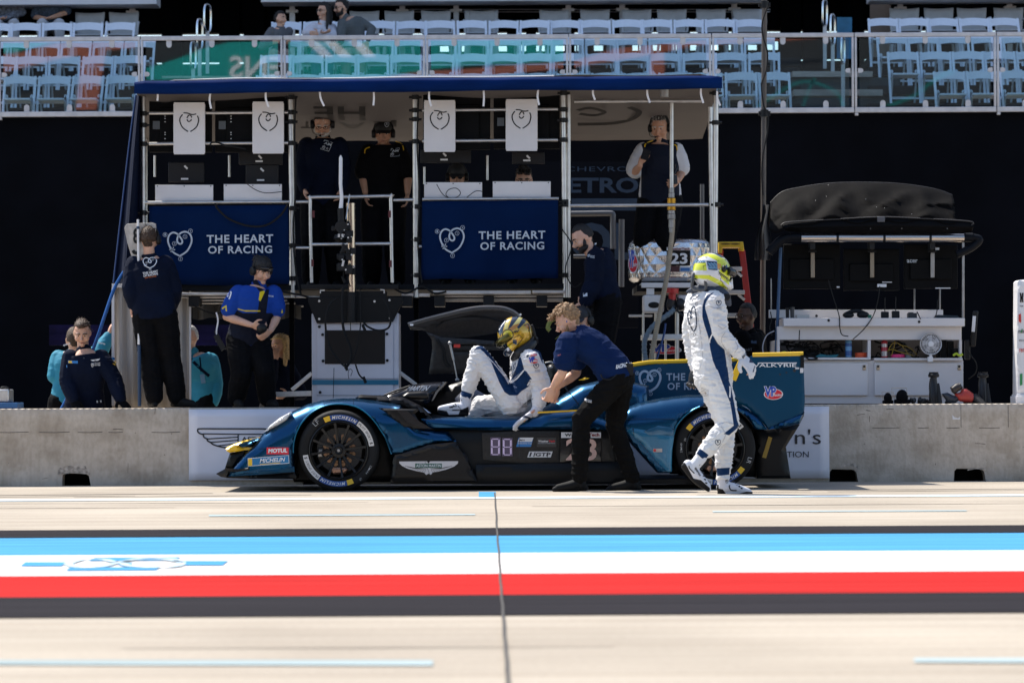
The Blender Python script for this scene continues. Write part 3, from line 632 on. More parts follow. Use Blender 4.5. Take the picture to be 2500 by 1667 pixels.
for i,(c,x0,y0,x1,y1)in enumerate(((C1,1383,818,1635,1232),(C1,2013,812,2264,1226),(C2,1421,800,1672,1213),(C3,113,792,367,1205))):
 d=DF-.06;p=thing('hanging_plate','white plate with cut out heart hung on tube rails, %s from the left'%ORD[i],'plate',W(c,(x0+x1)/2,y1,d),'white heart plates on the pit stand')
 m_=MB();m_.slab(c,x0+4,y0,x1-4,y1,d,.012);m_.slab(c,x0,y0+12,x0+5,y1-12,d,.03);m_.slab(c,x1-5,y0+12,x1,y1-12,d,.03);m_.build('sheet',M('white_powder_coat',(.70,.67,.67),.45,var=.03),p,bevel=.002)
 m_=MB();hx,hy=x0+50,y0+78;T=lambda u,v_:W(c,hx+153*u,hy+160*v_,d-.003)
 for arc in([(.15,.12),(.02,.3),(.02,.5),(.12,.72),(.25,.85),(.44,.97)],[(.56,.97),(.75,.85),(.9,.7),(.98,.45),(.97,.3),(.92,.18)],[(.2,.04),(.4,.05),(.55,.1),(.7,.12),(.86,.09)],[(.38,.3),(.45,.18),(.52,.14)],[(.62,.28),(.6,.2),(.55,.15)],[(.38,.36),(.42,.44),(.5,.47),(.58,.42),(.61,.36)]):m_.ribbon(catmull([T(*q)for q in arc],5),.0105)
 m_.build('heart_cutout',BLACK,p)
for i,(c,x0,y0,x1,y1)in enumerate(((C1,1238,1475,1700,1610),(C1,1785,1470,2248,1604),(C2,1423,1455,1885,1582),(C3,10,1448,472,1574))):
 d=DF+.05;m_=MB();m_.slab(c,x0,y0,x1,y1,d,.012);p=m_.build('desk_panel',M('white_powder_coat',(.7,.67,.67)),ps,bevel=.002)
 m_=MB()
 for u in(.04,.5,.96):v=W(c,x0+(x1-x0)*u,y0+10,d-.004);m_.cyl(v,v+Vector((0,.006,0)),.006,8)
 m_.build('screw',DARK,p)
MON=M('monitor_plastic',(.0025,.0025,.003),.6,var=.15,spec=.12)
for i,(x0,y0,x1,y1)in enumerate(((361,234,520,372),(522,234,706,372),(1030,226,1200,366),(1202,226,1370,364))):
 d=DF+.1;p=thing('monitor','big black monitor seen from behind, %s from the left along the upper tube rails'%ORD[i],'monitor',W(PX,(x0+x1)/2,y1,d),'black monitors on the pit stand')
 m_=MB();m_.slab(PX,x0+3,y0,x1-3,y1,d,.05);m_.slab(PX,x0+30,y0+30,x1-30,y1-20,d-.03,.05);m_.build('shell',MON,p,bevel=.006)
 m_=MB();m_.slab(PX,x0+12,y0+62,x0+29,y0+82,d-.033,.002);m_.build('label_plate',M('grey_label',(.09,.10,.11),.5),p)
 m_=MB()
 for k in(0,6,14,40,45,55):v=W(PX,x0+42,y0+50+k,d-.032);m_.box(v-Vector((.006,.002,.004)),v+Vector((.006,.001,.004)))
 m_.build('port',ALU,p)
for i,(x0,y0,x1,y1)in enumerate(((411,397,498,445),(600,403,680,448),(583,372,690,402),(1026,366,1150,398),(1250,372,1330,400))):
 d=DF+.3;p=thing('small_monitor',['dark grey laptop screen above the first white desk panel','dark grey laptop screen above the second white desk panel','black computer box below the second heart plate','black computer box below the third heart plate','pale cornered computer box below the fourth heart plate'][i],'computer',W(PX,(x0+x1)/2,y1,d))
 m_=MB();m_.slab(PX,x0,y0,x1,y1,d,.03);m_.build('shell',M('graphite_plastic',(.010,.010,.012),.5,spec=.3),p,bevel=.005)
 m_=MB();v=W(PX,x0+(x1-x0)*.5,y1-8,d-.002);m_.box(v-Vector((.05,0,.008)),v+Vector((.02,.001,.008)));v=W(PX,x0+(x1-x0)*.45,y0+8,d-.002);m_.bar(v,v+Vector((.03,0,-.03)),.018,.004);m_.build('sticker',WHITE_MARK,p)
for i,(c,pts,h,t1,t2,pos)in enumerate(((M1,((740,152),(1690,142),(1700,684),(742,690)),(868,325,1030,490),(1133,347,1587,403),(1142,422,1580,475),'left'),(M2,((1065,118),(1995,108),(1995,646),(1060,652)),(1188,302,1350,468),(1452,322,1908,377),(1463,396,1900,450),'right'))):
 d=DF-.05;q=[W(c,*p,d)for p in pts];m_=MB()
 m_.sheet([[(q[0]*(1-u)+q[1]*u)*(1-v)+(q[3]*(1-u)+q[2]*u)*v+Vector((0,.024*math.sin(u*8+3*v)*v+.014*v*math.sin(u*21+2*v),.006*math.sin(u*9)*v))for u in np.linspace(0,1,40)]for v in np.linspace(0,1,10)])
 b_=tag(m_.build('heart_banner',M('navy_banner',(.0012,.0125,.056),.75,var=.1,vs=3,spec=.06),solid=.004),'navy banner with line drawn heart and lettering, tied on %s'%('behind the woman in blue' if i==0 else 'left of the bearded man'),'banner','navy heart banners')
 m_=MB();heart(m_,c,*h,d-.036,.016,True);text(m_,'THE HEART',c,*t1,d-.036,.022,0,1.12,5);text(m_,'OF RACING',c,*t2,d-.036,.022,0,1.12,4);m_.build('lettering',GREY_MARK,b_)
def cable(name,pts,r,mt,label,cat='cable',parent=None,n=6):
 m_=MB();m_.tube(catmull(pts,n),r,7);o=m_.build(name,mt,parent)
 return tag(o,label,cat)if parent is None else o
cable('cable',[W(M1,x,y,DF-.1)for x,y in((1190,130),(1210,170),(1290,240),(1420,285),(1540,280),(1640,210),(1690,130))],.010,RUBBER,'thick black cable sagging across the left heart banner')
cable('cable',[W(M1,x,y,DF)for x,y in((1410,0),(1470,40),(1540,60),(1645,52))],.004,RUBBER,'thin black wire curling over the second white desk panel')
cable('cable',[W(M2,x,y,DF)for x,y in((1165,0),(1200,60),(1240,90),(1300,90),(1328,60),(1300,28),(1250,36),(1228,70),(1250,95))],.004,RUBBER,'thin black wire looping over the third white desk panel')
cable('cable',[W(M2,x,y,DF)for x,y in((1370,92),(1410,60),(1440,46),(1478,50))],.004,RUBBER,'short black wire at the right end of the third white desk panel')
cable('cable',[W(C1,x,y,DF-.02)for x,y in((1675,1160),(1690,1140),(1740,1140),(1800,1165),(1860,1170),(1960,1190))],.008,RUBBER,'black cable draped on the lower tube rail between the two left heart plates')
for pts,r,lab in((((722,240),(719,330),(722,450),(716,560),(722,660),(735,720)),.009,'black cable running down the second stand post from the left'),((1022,240),(1018,350),(1024,480),(1020,600),(1030,690))and(((1022,240),(1018,350),(1024,480),(1020,600),(1030,690)),.008,'black cable running down the middle stand post'),(((640,690),(690,712),(740,722),(790,742),(830,745)),.010,'black cable bundle under the deck left of the white cabinet'),(((955,700),(990,716),(1030,700),(1060,716),(1090,712)),.010,'black cable bundle under the deck right of the white cabinet'),(((1372,560),(1395,600),(1380,660),(1400,700),(1420,690)),.006,'thin black cable by the stand post at the bearded man'),(((470,745),(520,765),(580,758),(650,772)),.007,'black cable slung below the deck behind the woman in blue')):cable('cable',[W(PX,x,y,DF-.06)for x,y in pts],r,RUBBER,lab)
DK=32.15
cb=thing('equipment_cabinet','white equipment cabinet with brown vent panel and teal stripe standing behind the car nose','cabinet',W(M2,610,1500,DK))
CABW=M('cabinet_white',(.62,.60,.64),.35,var=.08,vs=2)
m_=MB();v0,v1=W(M2,313,1500,DK),W(M2,905,880,DK);m_.box((v0.x,DK,DW+.5-DW+.1),(v1.x,DK+.6,v1.z));m_.build('body',CABW,cb,bevel=.008)
m_=MB();m_.slab(M2,345,955,868,1490,DK-.014,.013);m_.build('front_plate',CABW,cb,bevel=.003)
m_=MB();m_.slab(M2,400,997,812,1228,DK-.02,.005);m_.build('vent_panel',M('brown_filter',(.028,.023,.020),.85,bump=.4,bs=300,spec=.2),cb)
m_=MB();m_.slab(M2,314,1336,904,1370,DK-.0185,.004);m_.build('stripe',M('teal_tape',(.015,.16,.26),.4),cb)
m_=MB();m_.slab(M2,314,1326,904,1331,DK-.0185,.004);m_.slab(M2,345,1440,868,1444,DK-.0185,.004);m_.build('trim_line',M('grey_line',(.2,.2,.22),.5),cb)
m_=MB()
for x,y in((363,973),(385,1027),(825,1022),(827,1203),(388,1207),(368,1421)):v=W(M2,x,y,DK-.025);m_.cyl(v,v+Vector((0,.01,0)),.014,12)
m_.build('knob',BLACK,cb)
m_=MB();m_.prism([W(M2,x,y,DK-.04)for x,y in((290,770),(930,770),(935,800),(865,940),(345,950),(285,800))],.06);m_.slab(M2,365,730,820,775,DK-.03,.3);m_.build('mount_plate',M('black_mount',(.006,.0055,.0055),.6,spec=.25),cb,bevel=.004)
m_=MB()
for x,y in((362,798),(842,792),(362,920),(846,915),(740,800)):v=W(M2,x,y,DK-.05);m_.cyl(v,v+Vector((0,.01,0)),.011,10)
m_.ribbon([W(M2,400,724,DK-.045),W(M2,370,726,DK-.045),W(M2,370,745,DK-.045)],.012);m_.ribbon([W(M2,780,720,DK-.045),W(M2,806,722,DK-.045),W(M2,806,745,DK-.045)],.012)
m_.build('bolt',ALU,cb)
bm_=thing('camera_boom','tall camera boom with polished tube, white pole and black clamp cluster above the white cabinet','boom',W(M2,580,940,DK-.1));dB=DK-.12
m_=MB();m_.tube([W(M2,588,735,dB),W(M2,576,130,dB)],.045,18,True,[.034,.045]);m_.build('mast',M('polished_tube',(.62,.5,.42),.2,1.,var=.35,vs=4,stretch=(8,8,.6)),bm_)
m_=MB();m_.tube([W(M2,582,940,dB),W(M2,585,735,dB)],.040,14);m_.build('base_tube',BLACK,bm_)
m_=MB();m_.tube([W(M2,510,165,dB-.08),W(M2,516,90,dB-.08),W(M2,508,0,dB-.08),W(C2,758,1262,dB-.08),W(C2,757,1240,dB-.08)],.016,10,True,[.02,.017,.017,.017,.006]);m_.build('pole',WHITE,bm_)
m_=MB();rnd=random.Random(3)
m_.tube([W(M2,508,165,dB-.09),W(M2,512,280,dB-.09)],.03,10);m_.tube([W(M2,512,290,dB-.13),W(M2,512,290,dB-.02)],.058,18);m_.tube([W(M2,512,340,dB-.09),W(M2,515,370,dB-.09)],.075,16,True,[.06,.075]);m_.tube([W(M2,515,372,dB-.09),W(M2,520,395,dB-.09)],.06,14,True,[.07,.03])
for k in range(34):
 x,y=545+rnd.uniform(-45,50),rnd.uniform(330,600);v=W(M2,x,y,dB-rnd.uniform(.02,.14));a=rnd.uniform(.012,.035);m_.box(v-Vector((a,a,a*rnd.uniform(.5,1.6))),v+Vector((a,a,a)))
m_.slab(M2,445,285,475,318,dB-.09,.05);m_.slab(M2,545,280,575,312,dB-.09,.05)
m_.build('clamp_cluster',BLACK,bm_,bevel=.004)
m_=MB()
for k in range(16):v=W(M2,545+rnd.uniform(-50,60),rnd.uniform(270,600),dB-.16);m_.cyl(v,v+Vector((0,.01,0)),rnd.uniform(.004,.01),8)
m_.bar(W(M2,530,520,dB-.17),W(M2,520,560,dB-.17),.02,.01);m_.bar(W(M2,498,340,dB-.17),W(M2,496,362,dB-.17),.02,.01);m_.bar(W(M2,520,340,dB-.17),W(M2,524,362,dB-.17),.02,.01)
m_.tube([W(M2,570,70,dB-.05),W(M2,545,240,dB-.1)],.006,6);m_.build('fitting',ALU,bm_)
m_=MB()
for pts,r in((((480,780),(430,830),(405,930),(415,1040),(450,1140),(520,1230),(545,1245)),.010),(((525,700),(518,850),(530,1000),(575,1120),(575,1200),(540,1262)),.013),(((640,700),(645,850),(640,1000),(600,1180),(545,1250)),.006),(((660,930),(690,970),(760,998),(830,985),(850,930),(835,850),(800,780)),.010),(((575,900),(577,1010)),.004),(((610,1230),(635,1300),(670,1335)),.008),(((580,580),(560,640),(575,700)),.007),(((600,600),(612,660),(606,740)),.006),(((530,560),(528,650)),.007),(((565,1330),(560,1290),(572,1262),(588,1275),(578,1310)),.003)):
 m_.tube(catmull([W(M2,x,y,dB-.1)for x,y in pts],6),r,7)
for x,y in((545,1250),(672,1336),(667,980),(528,650)):v=W(M2,x,y,dB-.1);m_.cyl(v+Vector((-.012,0,.03)),v+Vector((.012,0,-.03)),.014,8)
m_.build('hanging_cable',RUBBER,bm_)
m_=MB();m_.cyl(W(M2,458,1460,DK-.06),W(M2,463,1255,DK-.06),.003,6)
tag(m_.build('whip_antenna',BLACK),'thin black whip aerial rising in front of the white cabinet','aerial')
for i,(c,bars)in enumerate(((M1,(((1580,1437),(1852,1428),.05),((1715,1405),(1852,1290),.035))),(M2,(((905,1280),(1025,1370),.035),((905,1400),(1000,1420),.03))))):
 o=thing('folding_step',['aluminium folding step beside the white cabinet, behind the woman in blue','aluminium brace on the right side of the white cabinet'][i],'step',W(c,*bars[0][0],DK+.1));
 for a,b_,w_ in bars:m_=MB();m_.bar(W(c,*a,DK+.1),W(c,*b_,DK+.1),w_,.06);m_.build('bar',ALU,o,bevel=.004)
fr=thing('fuel_tank','silver quilted fuel tank with number 23 plate on a white stand','tank',W(M3,1225,1300,33.0));dT=32.95
QUILT=M('silver_foil',(.70,.68,.68),.24,1.,var=.08,vs=3,bump=.4,bs=40,stretch=(2.2,2.2,.4))
m_=MB();cx=W(M3,1225,515,dT);rx=275*sc_at(dT,M3);rz0,rz1=W(M3,1225,662,dT).z,W(M3,1225,372,dT).z;ry=.36;rows=[];NU,NV=352,120
for j in range(NV+1):
 v=j/NV;row=[]
 for i in range(NU):
  a=2*math.pi*i/NU;ca,sa=math.cos(a),math.sin(a);ex=.55
  x=rx*math.copysign(abs(ca)**ex,ca);y=ry*math.copysign(abs(sa)**ex,sa)
  p=(i/NU*20+v*2.5)%1;q=(i/NU*20-v*2.5)%1
  q1=min(p,1-p)*2;q2=min(q,1-q)*2;pil=.016*min(q1,q2)**.8*min(1,min(v,1-v)*4)
  edge=.05*(1-min(1,min(v,1-v)*9))**2;k=1+(pil-edge)/rx
  row.append((cx.x+x*k,dT+ry+.0+y*k,rz0+(rz1-rz0)*v))
 rows.append(row)
m_.sheet(rows,True);m_.poly([(cx.x+rx*.93*math.copysign(abs(math.cos(a))**.55,math.cos(a)),dT+ry+ry*.9*math.copysign(abs(math.sin(a))**.55,math.sin(a)),rz1)for a in np.linspace(0,2*math.pi,60)[:-1]])
m_.build('quilted_cover',QUILT,fr,sharp=180)
m_=MB()
for x0,x1,y0,y1 in((1030,1082,335,370),(1042,1070,325,340),(1100,1180,332,370),(1140,1152,240,335),(1188,1200,345,370)):v0,v1=W(M3,x0,y1,dT+.3),W(M3,x1,y0,dT+.3);m_.cyl(Vector(((v0.x+v1.x)/2,v0.y,v0.z)),Vector(((v0.x+v1.x)/2,v0.y,v1.z)),(v1.x-v0.x)/2,14)
m_.build('filler_cap',ALU,fr,bevel=.004)
dP=dT-.045;m_=MB();m_.slab(M3,1198,452,1358,556,dP,.02);np_=m_.build('number_plate',BLACK_GLOSS,fr)
m_=MB();text(m_,'23',M3,1222,470,1340,545,dP-.004,.03);m_.slab(M3,1198,430,1358,451,dP,.02);m_.slab(M3,1290,558,1358,598,dP,.01);m_.build('lettering',WHITE_MARK,np_)
m_=MB();text(m_,'WeatherTech',M3,1203,433,1354,449,dP-.004,.03);m_.build('lettering',M('dark_red_ink',(.18,.012,.02),.5),np_)
m_=MB();m_.slab(M3,1225,560,1284,598,dP,.01);m_.build('maroon_label',M('maroon_ink',(.06,.012,.016),.5),np_)
m_=MB();rect(m_,M3,1292,570,1356,594,dP-.003);m_.build('blue_label',M('blue_ink',(.03,.14,.38),.5),np_)
def vp(parent,c,x0,y0,x1,y1,d,small=False):
 cxm,cym,rx,ry=(x0+x1)/2,(y0+y1)/2,(x1-x0)/2,(y1-y0)/2
 el=lambda k,dd:[W(c,cxm+rx*k*math.cos(a),cym+ry*.12+ry*.78*(k if k<1 else k)*math.sin(a),dd)for a in np.linspace(0,2*math.pi,40)[:-1]]
 m_=MB();m_.poly(el(1,d));
 text(m_,'VP',c,x0+rx*.0,y0,x0+rx*1.32,y0+ry*1.5,d-.002,.09);b_=m_.build('oval_sticker',WHITE_MARK,parent)
 m_=MB();m_.poly(el(.91,d-.0012));m_.build('red_oval',M('sticker_red',(.62,.012,.03),.4),b_)
 m_=MB();text(m_,'VP',c,x0+rx*.07,y0+ry*.06,x0+rx*1.27,y0+ry*1.46,d-.0034,.035);m_.build('lettering',M('sticker_blue',(.015,.06,.42),.4),b_)
 m_=MB();text(m_,'Racing',c,x0+rx*.95,y0+ry*1.02,x0+rx*1.9,y0+ry*1.5,d-.0046,.02,.3);m_.build('lettering',WHITE_MARK,b_)
vp(fr,M3,935,445,1000,615,dP+.02)
m_=MB();m_.slab(M3,1025,672,1372,706,dT-.02,.7);m_.build('top_frame',WHITE,fr,bevel=.004)
for a_ in((M3,1036,756,1180,876,dT-.03,.25),(M3,1270,756,1400,860,dT,.25)):m_=MB();m_.slab(*a_);m_.build('pump_box',WHITE,fr,bevel=.02)
m_=MB();v=W(M3,1110,825,dT-.034);m_.ell(v,(.055,.006,.03));m_.build('recess',BLACK,fr)
m_=MB();m_.slab(M3,1060,710,1112,754,dT,.1);m_.slab(M3,1035,1024,1330,1058,dT-.02,.6);m_.slab(M3,940,890,1100,905,dT+.3,.1);m_.build('shelf',WHITE,fr,bevel=.003)
for x,y0,y1,dd in((1268,870,1290,dT),(1037,876,1290,dT),(1120,880,1290,dT+.5),(1190,1060,1290,dT+.2),(1335,1040,1290,dT+.3)):m_=MB();m_.cyl(W(M3,x,y0,dd),W(M3,x,y1,dd),.02 if x==1268 else .012,10);m_.build('leg',ALU,fr)
m_=MB();m_.cyl(W(M3,1238,710,dT-.06),W(M3,1236,745,dT-.06),.06,14);m_.cyl(W(M3,1236,745,dT-.06),W(M3,1236,790,dT-.06),.035,12);m_.build('red_valve',M('valve_red',(.5,.02,.02),.35),fr)
m_=MB();m_.tube(catmull([W(M3,x,y,dT-.06)for x,y in((1236,790),(1225,830),(1245,850))],5),.045,12);m_.ell(W(M3,1290,820,dT-.05),(.05,.05,.06));m_.tube(catmull([W(M3,x,y,dT-.08)for x,y in((1270,770),(1290,830),(1270,860),(1310,900))],5),.01,8);m_.build('valve_body',DARK,fr)
vp(fr,M3,1080,1090,1300,1165,dT+.3)
def hose(name,pts,r,mt,label,rib=.012,cat='hose'):
 P=catmull(pts,10);out=[];rs=[];acc=0
 dense=[P[0]]
 for a,b_ in zip(P,P[1:]):
  L=(b_-a).length;k=max(1,int(L/(rib/3)))
  for j in range(1,k+1):dense.append(a+(b_-a)*j/k)
 for i,p in enumerate(dense):rs.append(r*(1+.09*(1 if i%4<2 else-1)))
 m_=MB();m_.tube(dense,r,12,True,rs);return tag(m_.build(name,mt,sharp=60),label,cat)
hose('fuel_hose',[W(M3,x,y,dT-.25)for x,y in((1238,235),(1235,330),(1222,450),(1200,620),(1170,780),(1130,980),(1100,1140),(1085,1260))],.0235,M('beige_hose',(.36,.30,.22),.6,var=.2),'beige ribbed hose hanging down in front of the silver tank')
hose('vent_hose',[W(M3,x,y,dT-.12)for x,y in((1250,850),(1220,880),(1150,930),(1090,985),(1050,1060),(1045,1140),(1062,1240))],.024,M('grey_blue_hose',(.16,.22,.28),.5),'grey blue ribbed hose bending down below the silver tank',.02)
m_=MB();m_.tube(catmull([W(M3,x,y,dT-.2)for x,y in((1190,950),(1180,1020),(1150,1130),(1120,1220))],5),.010,8);tag(m_.build('thin_hose',M('blue_hose_rubber',(.01,.06,.22),.4)),'thin dark blue hose between the two ribbed hoses','hose')
fb=thing('refuelling_boom','upright pale metal refuelling pipe with gold coupling above the silver tank','pipe',W(M3,1230,330,dT-.25))
m_=MB();m_.cyl(W(C3,1436,690,dT-.25),W(C3,1436,1560,dT-.25),.019,16);m_.build('pipe',ALU,fb)
m_=MB();m_.cyl(W(M3,1230,95,dT-.25),W(M3,1230,178,dT-.25),.042,20);m_.build('gold_coupling',M('gold_anodised',(.55,.27,.03),.3,.8),fb,bevel=.004)
m_=MB()
for y0,y1,r in((25,60,.026),(60,95,.03),(178,205,.034),(205,240,.038),(240,300,.028),(300,332,.024)):m_.cyl(W(M3,1230,y0,dT-.25),W(M3,1230,y1-1,dT-.25),r,16)
m_.build('coupling',ALU_D,fb,bevel=.003)
ld=thing('step_ladder','red step ladder with yellow top cap behind the walking driver','ladder',W(M3,1660,1500,34.2));dl=34.2;T_=lambda x,y,o=0:W(M3,x,y,dl+o)
m_=MB();m_.prism([T_(1555,392,-.1),T_(1720,392,-.1),T_(1728,455,-.1),T_(1702,455,-.1),T_(1698,430,-.1),T_(1580,430,-.1),T_(1576,470,-.1),T_(1553,470,-.1)],.28);m_.build('top_cap',YELLOW,ld,bevel=.006)
m_=MB()
for x in(1600,1665):v=T_(x,408,-.105);m_.ell(v,(.05,.002,.009))
m_.build('slot',M('ochre',(.2,.12,.01),.6),ld)
for a,b_ in(((1712,452),(1800,1210)),((1565,452),(1490,1210))):
 m_=MB();m_.bar(T_(*a),T_(*b_),.06,.04);m_.build('rail',M('red_fibreglass',(.45,.03,.025),.4),ld,bevel=.006)
 m_=MB();m_.bar(T_(*a,.15),T_(*b_,.9),.05,.035);m_.build('rear_rail',M('red_fibreglass',(.45,.03,.025),.4),ld)
for k,y in enumerate((575,735,893,1050)):
 x0=1565-(y-452)*.099;x1=1712+(y-452)*.116;m_=MB();m_.slab(M3,x0+10,y-12,x1-14,y+16,dl-.05,.1);m_.bar(T_(x1-14,y+55,-.02),T_(x1-60,y+18,-.02),.025,.01);m_.build('step',ALU,ld,bevel=.003)
bp_=thing('dark_backdrop','dark backdrop panel with big faint grey blue lettering behind the man holding a phone','backdrop',W(PX,1470,700,36.5));d=36.5
m_=MB();m_.slab(PX,1200,395,1559,800,d,.06);m_.build('panel',M('backdrop_navy',(.003,.0035,.006),.8,spec=.1),bp_)
m_=MB();text(m_,'CHEVRO',C3,590,1330,1090,1368,d-.004,.0,0,1.1);text(m_,'ETRO',C3,612,1417,1172,1540,d-.004,.03);m_.slab(M3,540,97,1003,180,d-.004,.003);text(m_,'OL',M3,545,262,1003,520,d-.004,.03)
m_.build('lettering',M('faint_blue_grey',(.035,.05,.075),.8,spec=.1),bp_)
m_=MB();T2=lambda x,y:W(M3,x,y,35.6);m_.tube(catmull([T2(535,202),T2(700,200),T2(805,199),T2(828,206),T2(830,240),T2(832,440)],4),.03,10);m_.cyl(T2(890,240),T2(888,700),.03,10);m_.cyl(T2(560,493),T2(760,493),.02,10);m_.cyl(W(M3,1440,0,35),W(M3,1440,520,35),.022,10)
tag(m_.build('barrier_tubes',M('dim_tube',(.11,.11,.115),.5,.3)),'dull metal tube barrier behind the bearded man','barrier')
m_=MB();rows=[]
for v in np.linspace(0,1,8):rows.append([W(PX,274+190*u,697+298*v,32.55+.05*math.sin(u*17+2*v)*(.2+v)+.03*math.sin(u*41))for u in np.linspace(0,1,50)])
m_.sheet(rows);tp_=tag(m_.build('tent_wall',M('grey_white_tarp',(.42,.38,.34),.7,var=.14,vs=3,stretch=(3,1,.4)),solid=.004),'creased grey white tarpaulin wall behind the man holding the pole','tarpaulin')
m_=MB();m_.slab(PX,273,692,346,702,32.5,.1);m_.slab(PX,272.5,702,279,990,32.5,.04);m_.slab(PX,462,700,466,985,32.5,.04);m_.build('tent_frame',WHITE,tp_)
m_=MB();m_.tube(catmull([W(PX,x,y,32.3)for x,y in((330,640),(312,652),(292,680),(276,712),(256,770),(238,824),(215,880),(180,940),(150,998),(140,1010))],6),.016,10);tag(m_.build('air_hose',M('blue_hose_pvc',(.012,.10,.36),.35)),'blue hose curving down behind the crouching man on the left','hose')
m_=MB();m_.slab(PX,120,793,560,843,38,.05);m_.slab(PX,120,815,540,832,37.99,.01);tag(m_.build('hoarding',M('violet_print',(.005,.004,.03),.7,var=.8,vs=2,spec=.1)),'dark violet board far behind the people on the left','board')
lp=thing('signal_board','grey signal board with black character on a pole held by the man facing away','sign',W(M1,665,1520,31.75));dL=31.78
m_=MB();pts=[(575,285),(590,270),(760,262),(785,270),(788,300),(770,420),(720,525),(640,525),(615,480),(590,400),(570,300)]
m_.prism([W(M1,x,y,dL)for x,y in pts][::-1],.015);bo=m_.build('board',M('scuffed_grey_board',(.42,.38,.34),.6,var=.3,vs=14),lp,bevel=.003)
m_=MB();put_text(m_,'8',W(M1,630,405,dL-.006),W(M1,672,405,dL-.006),W(M1,630,300,dL-.006),.03);m_.ribbon(catmull([W(M1,x,y,dL-.006)for x,y in((628,452),(640,468),(660,470))],5),.03);m_.build('lettering',BLACK,bo)
m_=MB();m_.cyl(W(M1,663,240,dL-.03),W(M1,670,870,dL-.03),.011,10);m_.cyl(W(M1,669,1095,dL-.03),W(M1,670,920,dL-.03),.011,10);m_.build('pole',WHITE,lp)
m_=MB();m_.cyl(W(M1,672,1100,dL-.03),W(M1,674,1515,dL-.03),.016,10);m_.cyl(W(M1,663,288,dL-.03),W(M1,663,306,dL-.03),.015,10);m_.cyl(W(M1,670,870,dL-.03),W(M1,670,925,dL-.03),.015,10);m_.build('grip',M('navy_grip',(.006,.03,.08),.5),lp)
tb=thing('tool_box','small metal case with blue base at the left end of the pit wall','case',W(PX,20,997,31.85))
m_=MB();m_.slab(PX,-25,950,22,982,31.75,.3);m_.build('body',ALU,tb,bevel=.012)
m_=MB();m_.slab(PX,-28,982.5,43,997,31.7,.4);m_.build('base',M('blue_case',(.02,.10,.25),.5),tb,bevel=.006)
m_=MB();m_.tube(catmull([W(PX,0,952,31.8),W(PX,4,946,31.8),W(PX,18,946,31.8),W(PX,22,952,31.8)],4),.008,8);m_.build('handle',BLACK,tb)
tpz=thing('tent_pole','tall brown metal tent pole with black clamps left of the dark canopy station','pole',W(PX,1862,1000,34.6))
m_=MB();m_.cyl(W(C4,218,-260,34.6),W(PX,1860,1185,34.6),.027,16);m_.build('tube',M('brown_anodised',(.10,.082,.07),.45,.3,var=.15),tpz)
m_=MB()
for y in(40,905):v=W(C4,217,y,34.6);m_.cyl(v+Vector((0,0,.035)),v-Vector((0,0,.035)),.042,12);m_.box(v-Vector((.06,.02,.02)),v+Vector((.06,.02,.02)))
m_.tube(catmull([W(C4,x,y,34.5)for x,y in((0,30),(120,28),(195,30))],4),.006,6);m_.build('clamp',BLACK,tpz)
m_=MB();m_.tube(catmull([W(C4,x,y,34.5)for x,y in((245,50),(200,180),(205,290),(240,420),(232,560),(195,680),(212,850),(245,905),(240,1050),(205,1240),(196,1400),(205,1560))],6),.008,7);m_.build('cable',RUBBER,tpz)
m_=MB();rows=[[W(PX,x0+(x1-x0)*u+3*math.sin(v*7+u*3),500+135*v,34.4+.05*math.sin(u*9))for u in np.linspace(0,1,10)]for v in np.linspace(0,1,8)for x0,x1 in[(1862-22*v,1880+2*v)]]
m_.sheet(rows);m_.build('rolled_flap',M('dark_tarp',(.03,.03,.033),.6,var=.3),tpz)
# WORK STATION ON THE RIGHT
DS=32.55;S=lambda x,y,o=0.:W(M4,x,y,DS+o)
ws=thing('work_station','white pit work station with open tool shelf, cupboard doors and black fabric hood','work station',S(870,1500))
PAN=M('station_white',(.66,.63,.63),.4,var=.06,vs=2)
def slab4(name,mt,x0,y0,x1,y1,o,t,par=None,bv=.004):m_=MB();m_.slab(M4,x0,y0,x1,y1,DS+o,t);return m_.build(name,mt,par or ws,bevel=bv)
slab4('worktop',PAN,300,947,1476,1000,-.08,1.0);slab4('apron',PAN,258,1001,1455,1088,0,.04);slab4('back_board',PAN,205,893,1335,946,.75,.04)
slab4('side_panel',PAN,258,1088,276,1500,0,.9);slab4('side_panel',PAN,1440,1088,1457,1205,0,.9);slab4('divider',PAN,846,1089,866,1205,0.003,.5)
slab4('shelf',PAN,276,1203,866,1218,-.03,.9);slab4('shelf',PAN,888,1206,1462,1222,-.03,.9)
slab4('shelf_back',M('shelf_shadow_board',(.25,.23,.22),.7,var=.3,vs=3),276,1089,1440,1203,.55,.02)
slab4('base',PAN,277,1222,1466,1502,.02,.85)
for x0,x1,lx in((290,846,(824,)),(890,1466,(914,1440))):
 dr=slab4('door',PAN,x0,1238,x1,1448,-.012,.03,bv=.003)
 for x in lx:
  la=slab4('latch',M('brushed_latch',(.5,.42,.32),.35,.8),x-11,1250,x+11,1284,-.022,.012,dr)
  slab4('latch_slot',DARK,x-7,1254,x+7,1268,-.026,.006,la,0)
for x,y in((593,962),(1180,971),(514,933)):m_=MB();v=S(x,y,-.085);m_.cyl(v,v+Vector((0,.01,0)),.013,12);m_.build('bolt',BLACK,ws)
slab4('post',ALU_D,1459,455,1474,946,.0,.03);slab4('post',ALU_D,1310,757,1320,893,.6,.02);slab4('post',ALU_D,1145,757,1155,893,.6,.02);slab4('post',ALU_D,216,690,224,893,.3,.02)
m_=MB();m_.cyl(S(282,490,.1),S(252,1180,.1),.016,10);m_.build('blue_pole',M('blue_pole_paint',(.02,.07,.16),.4),ws)
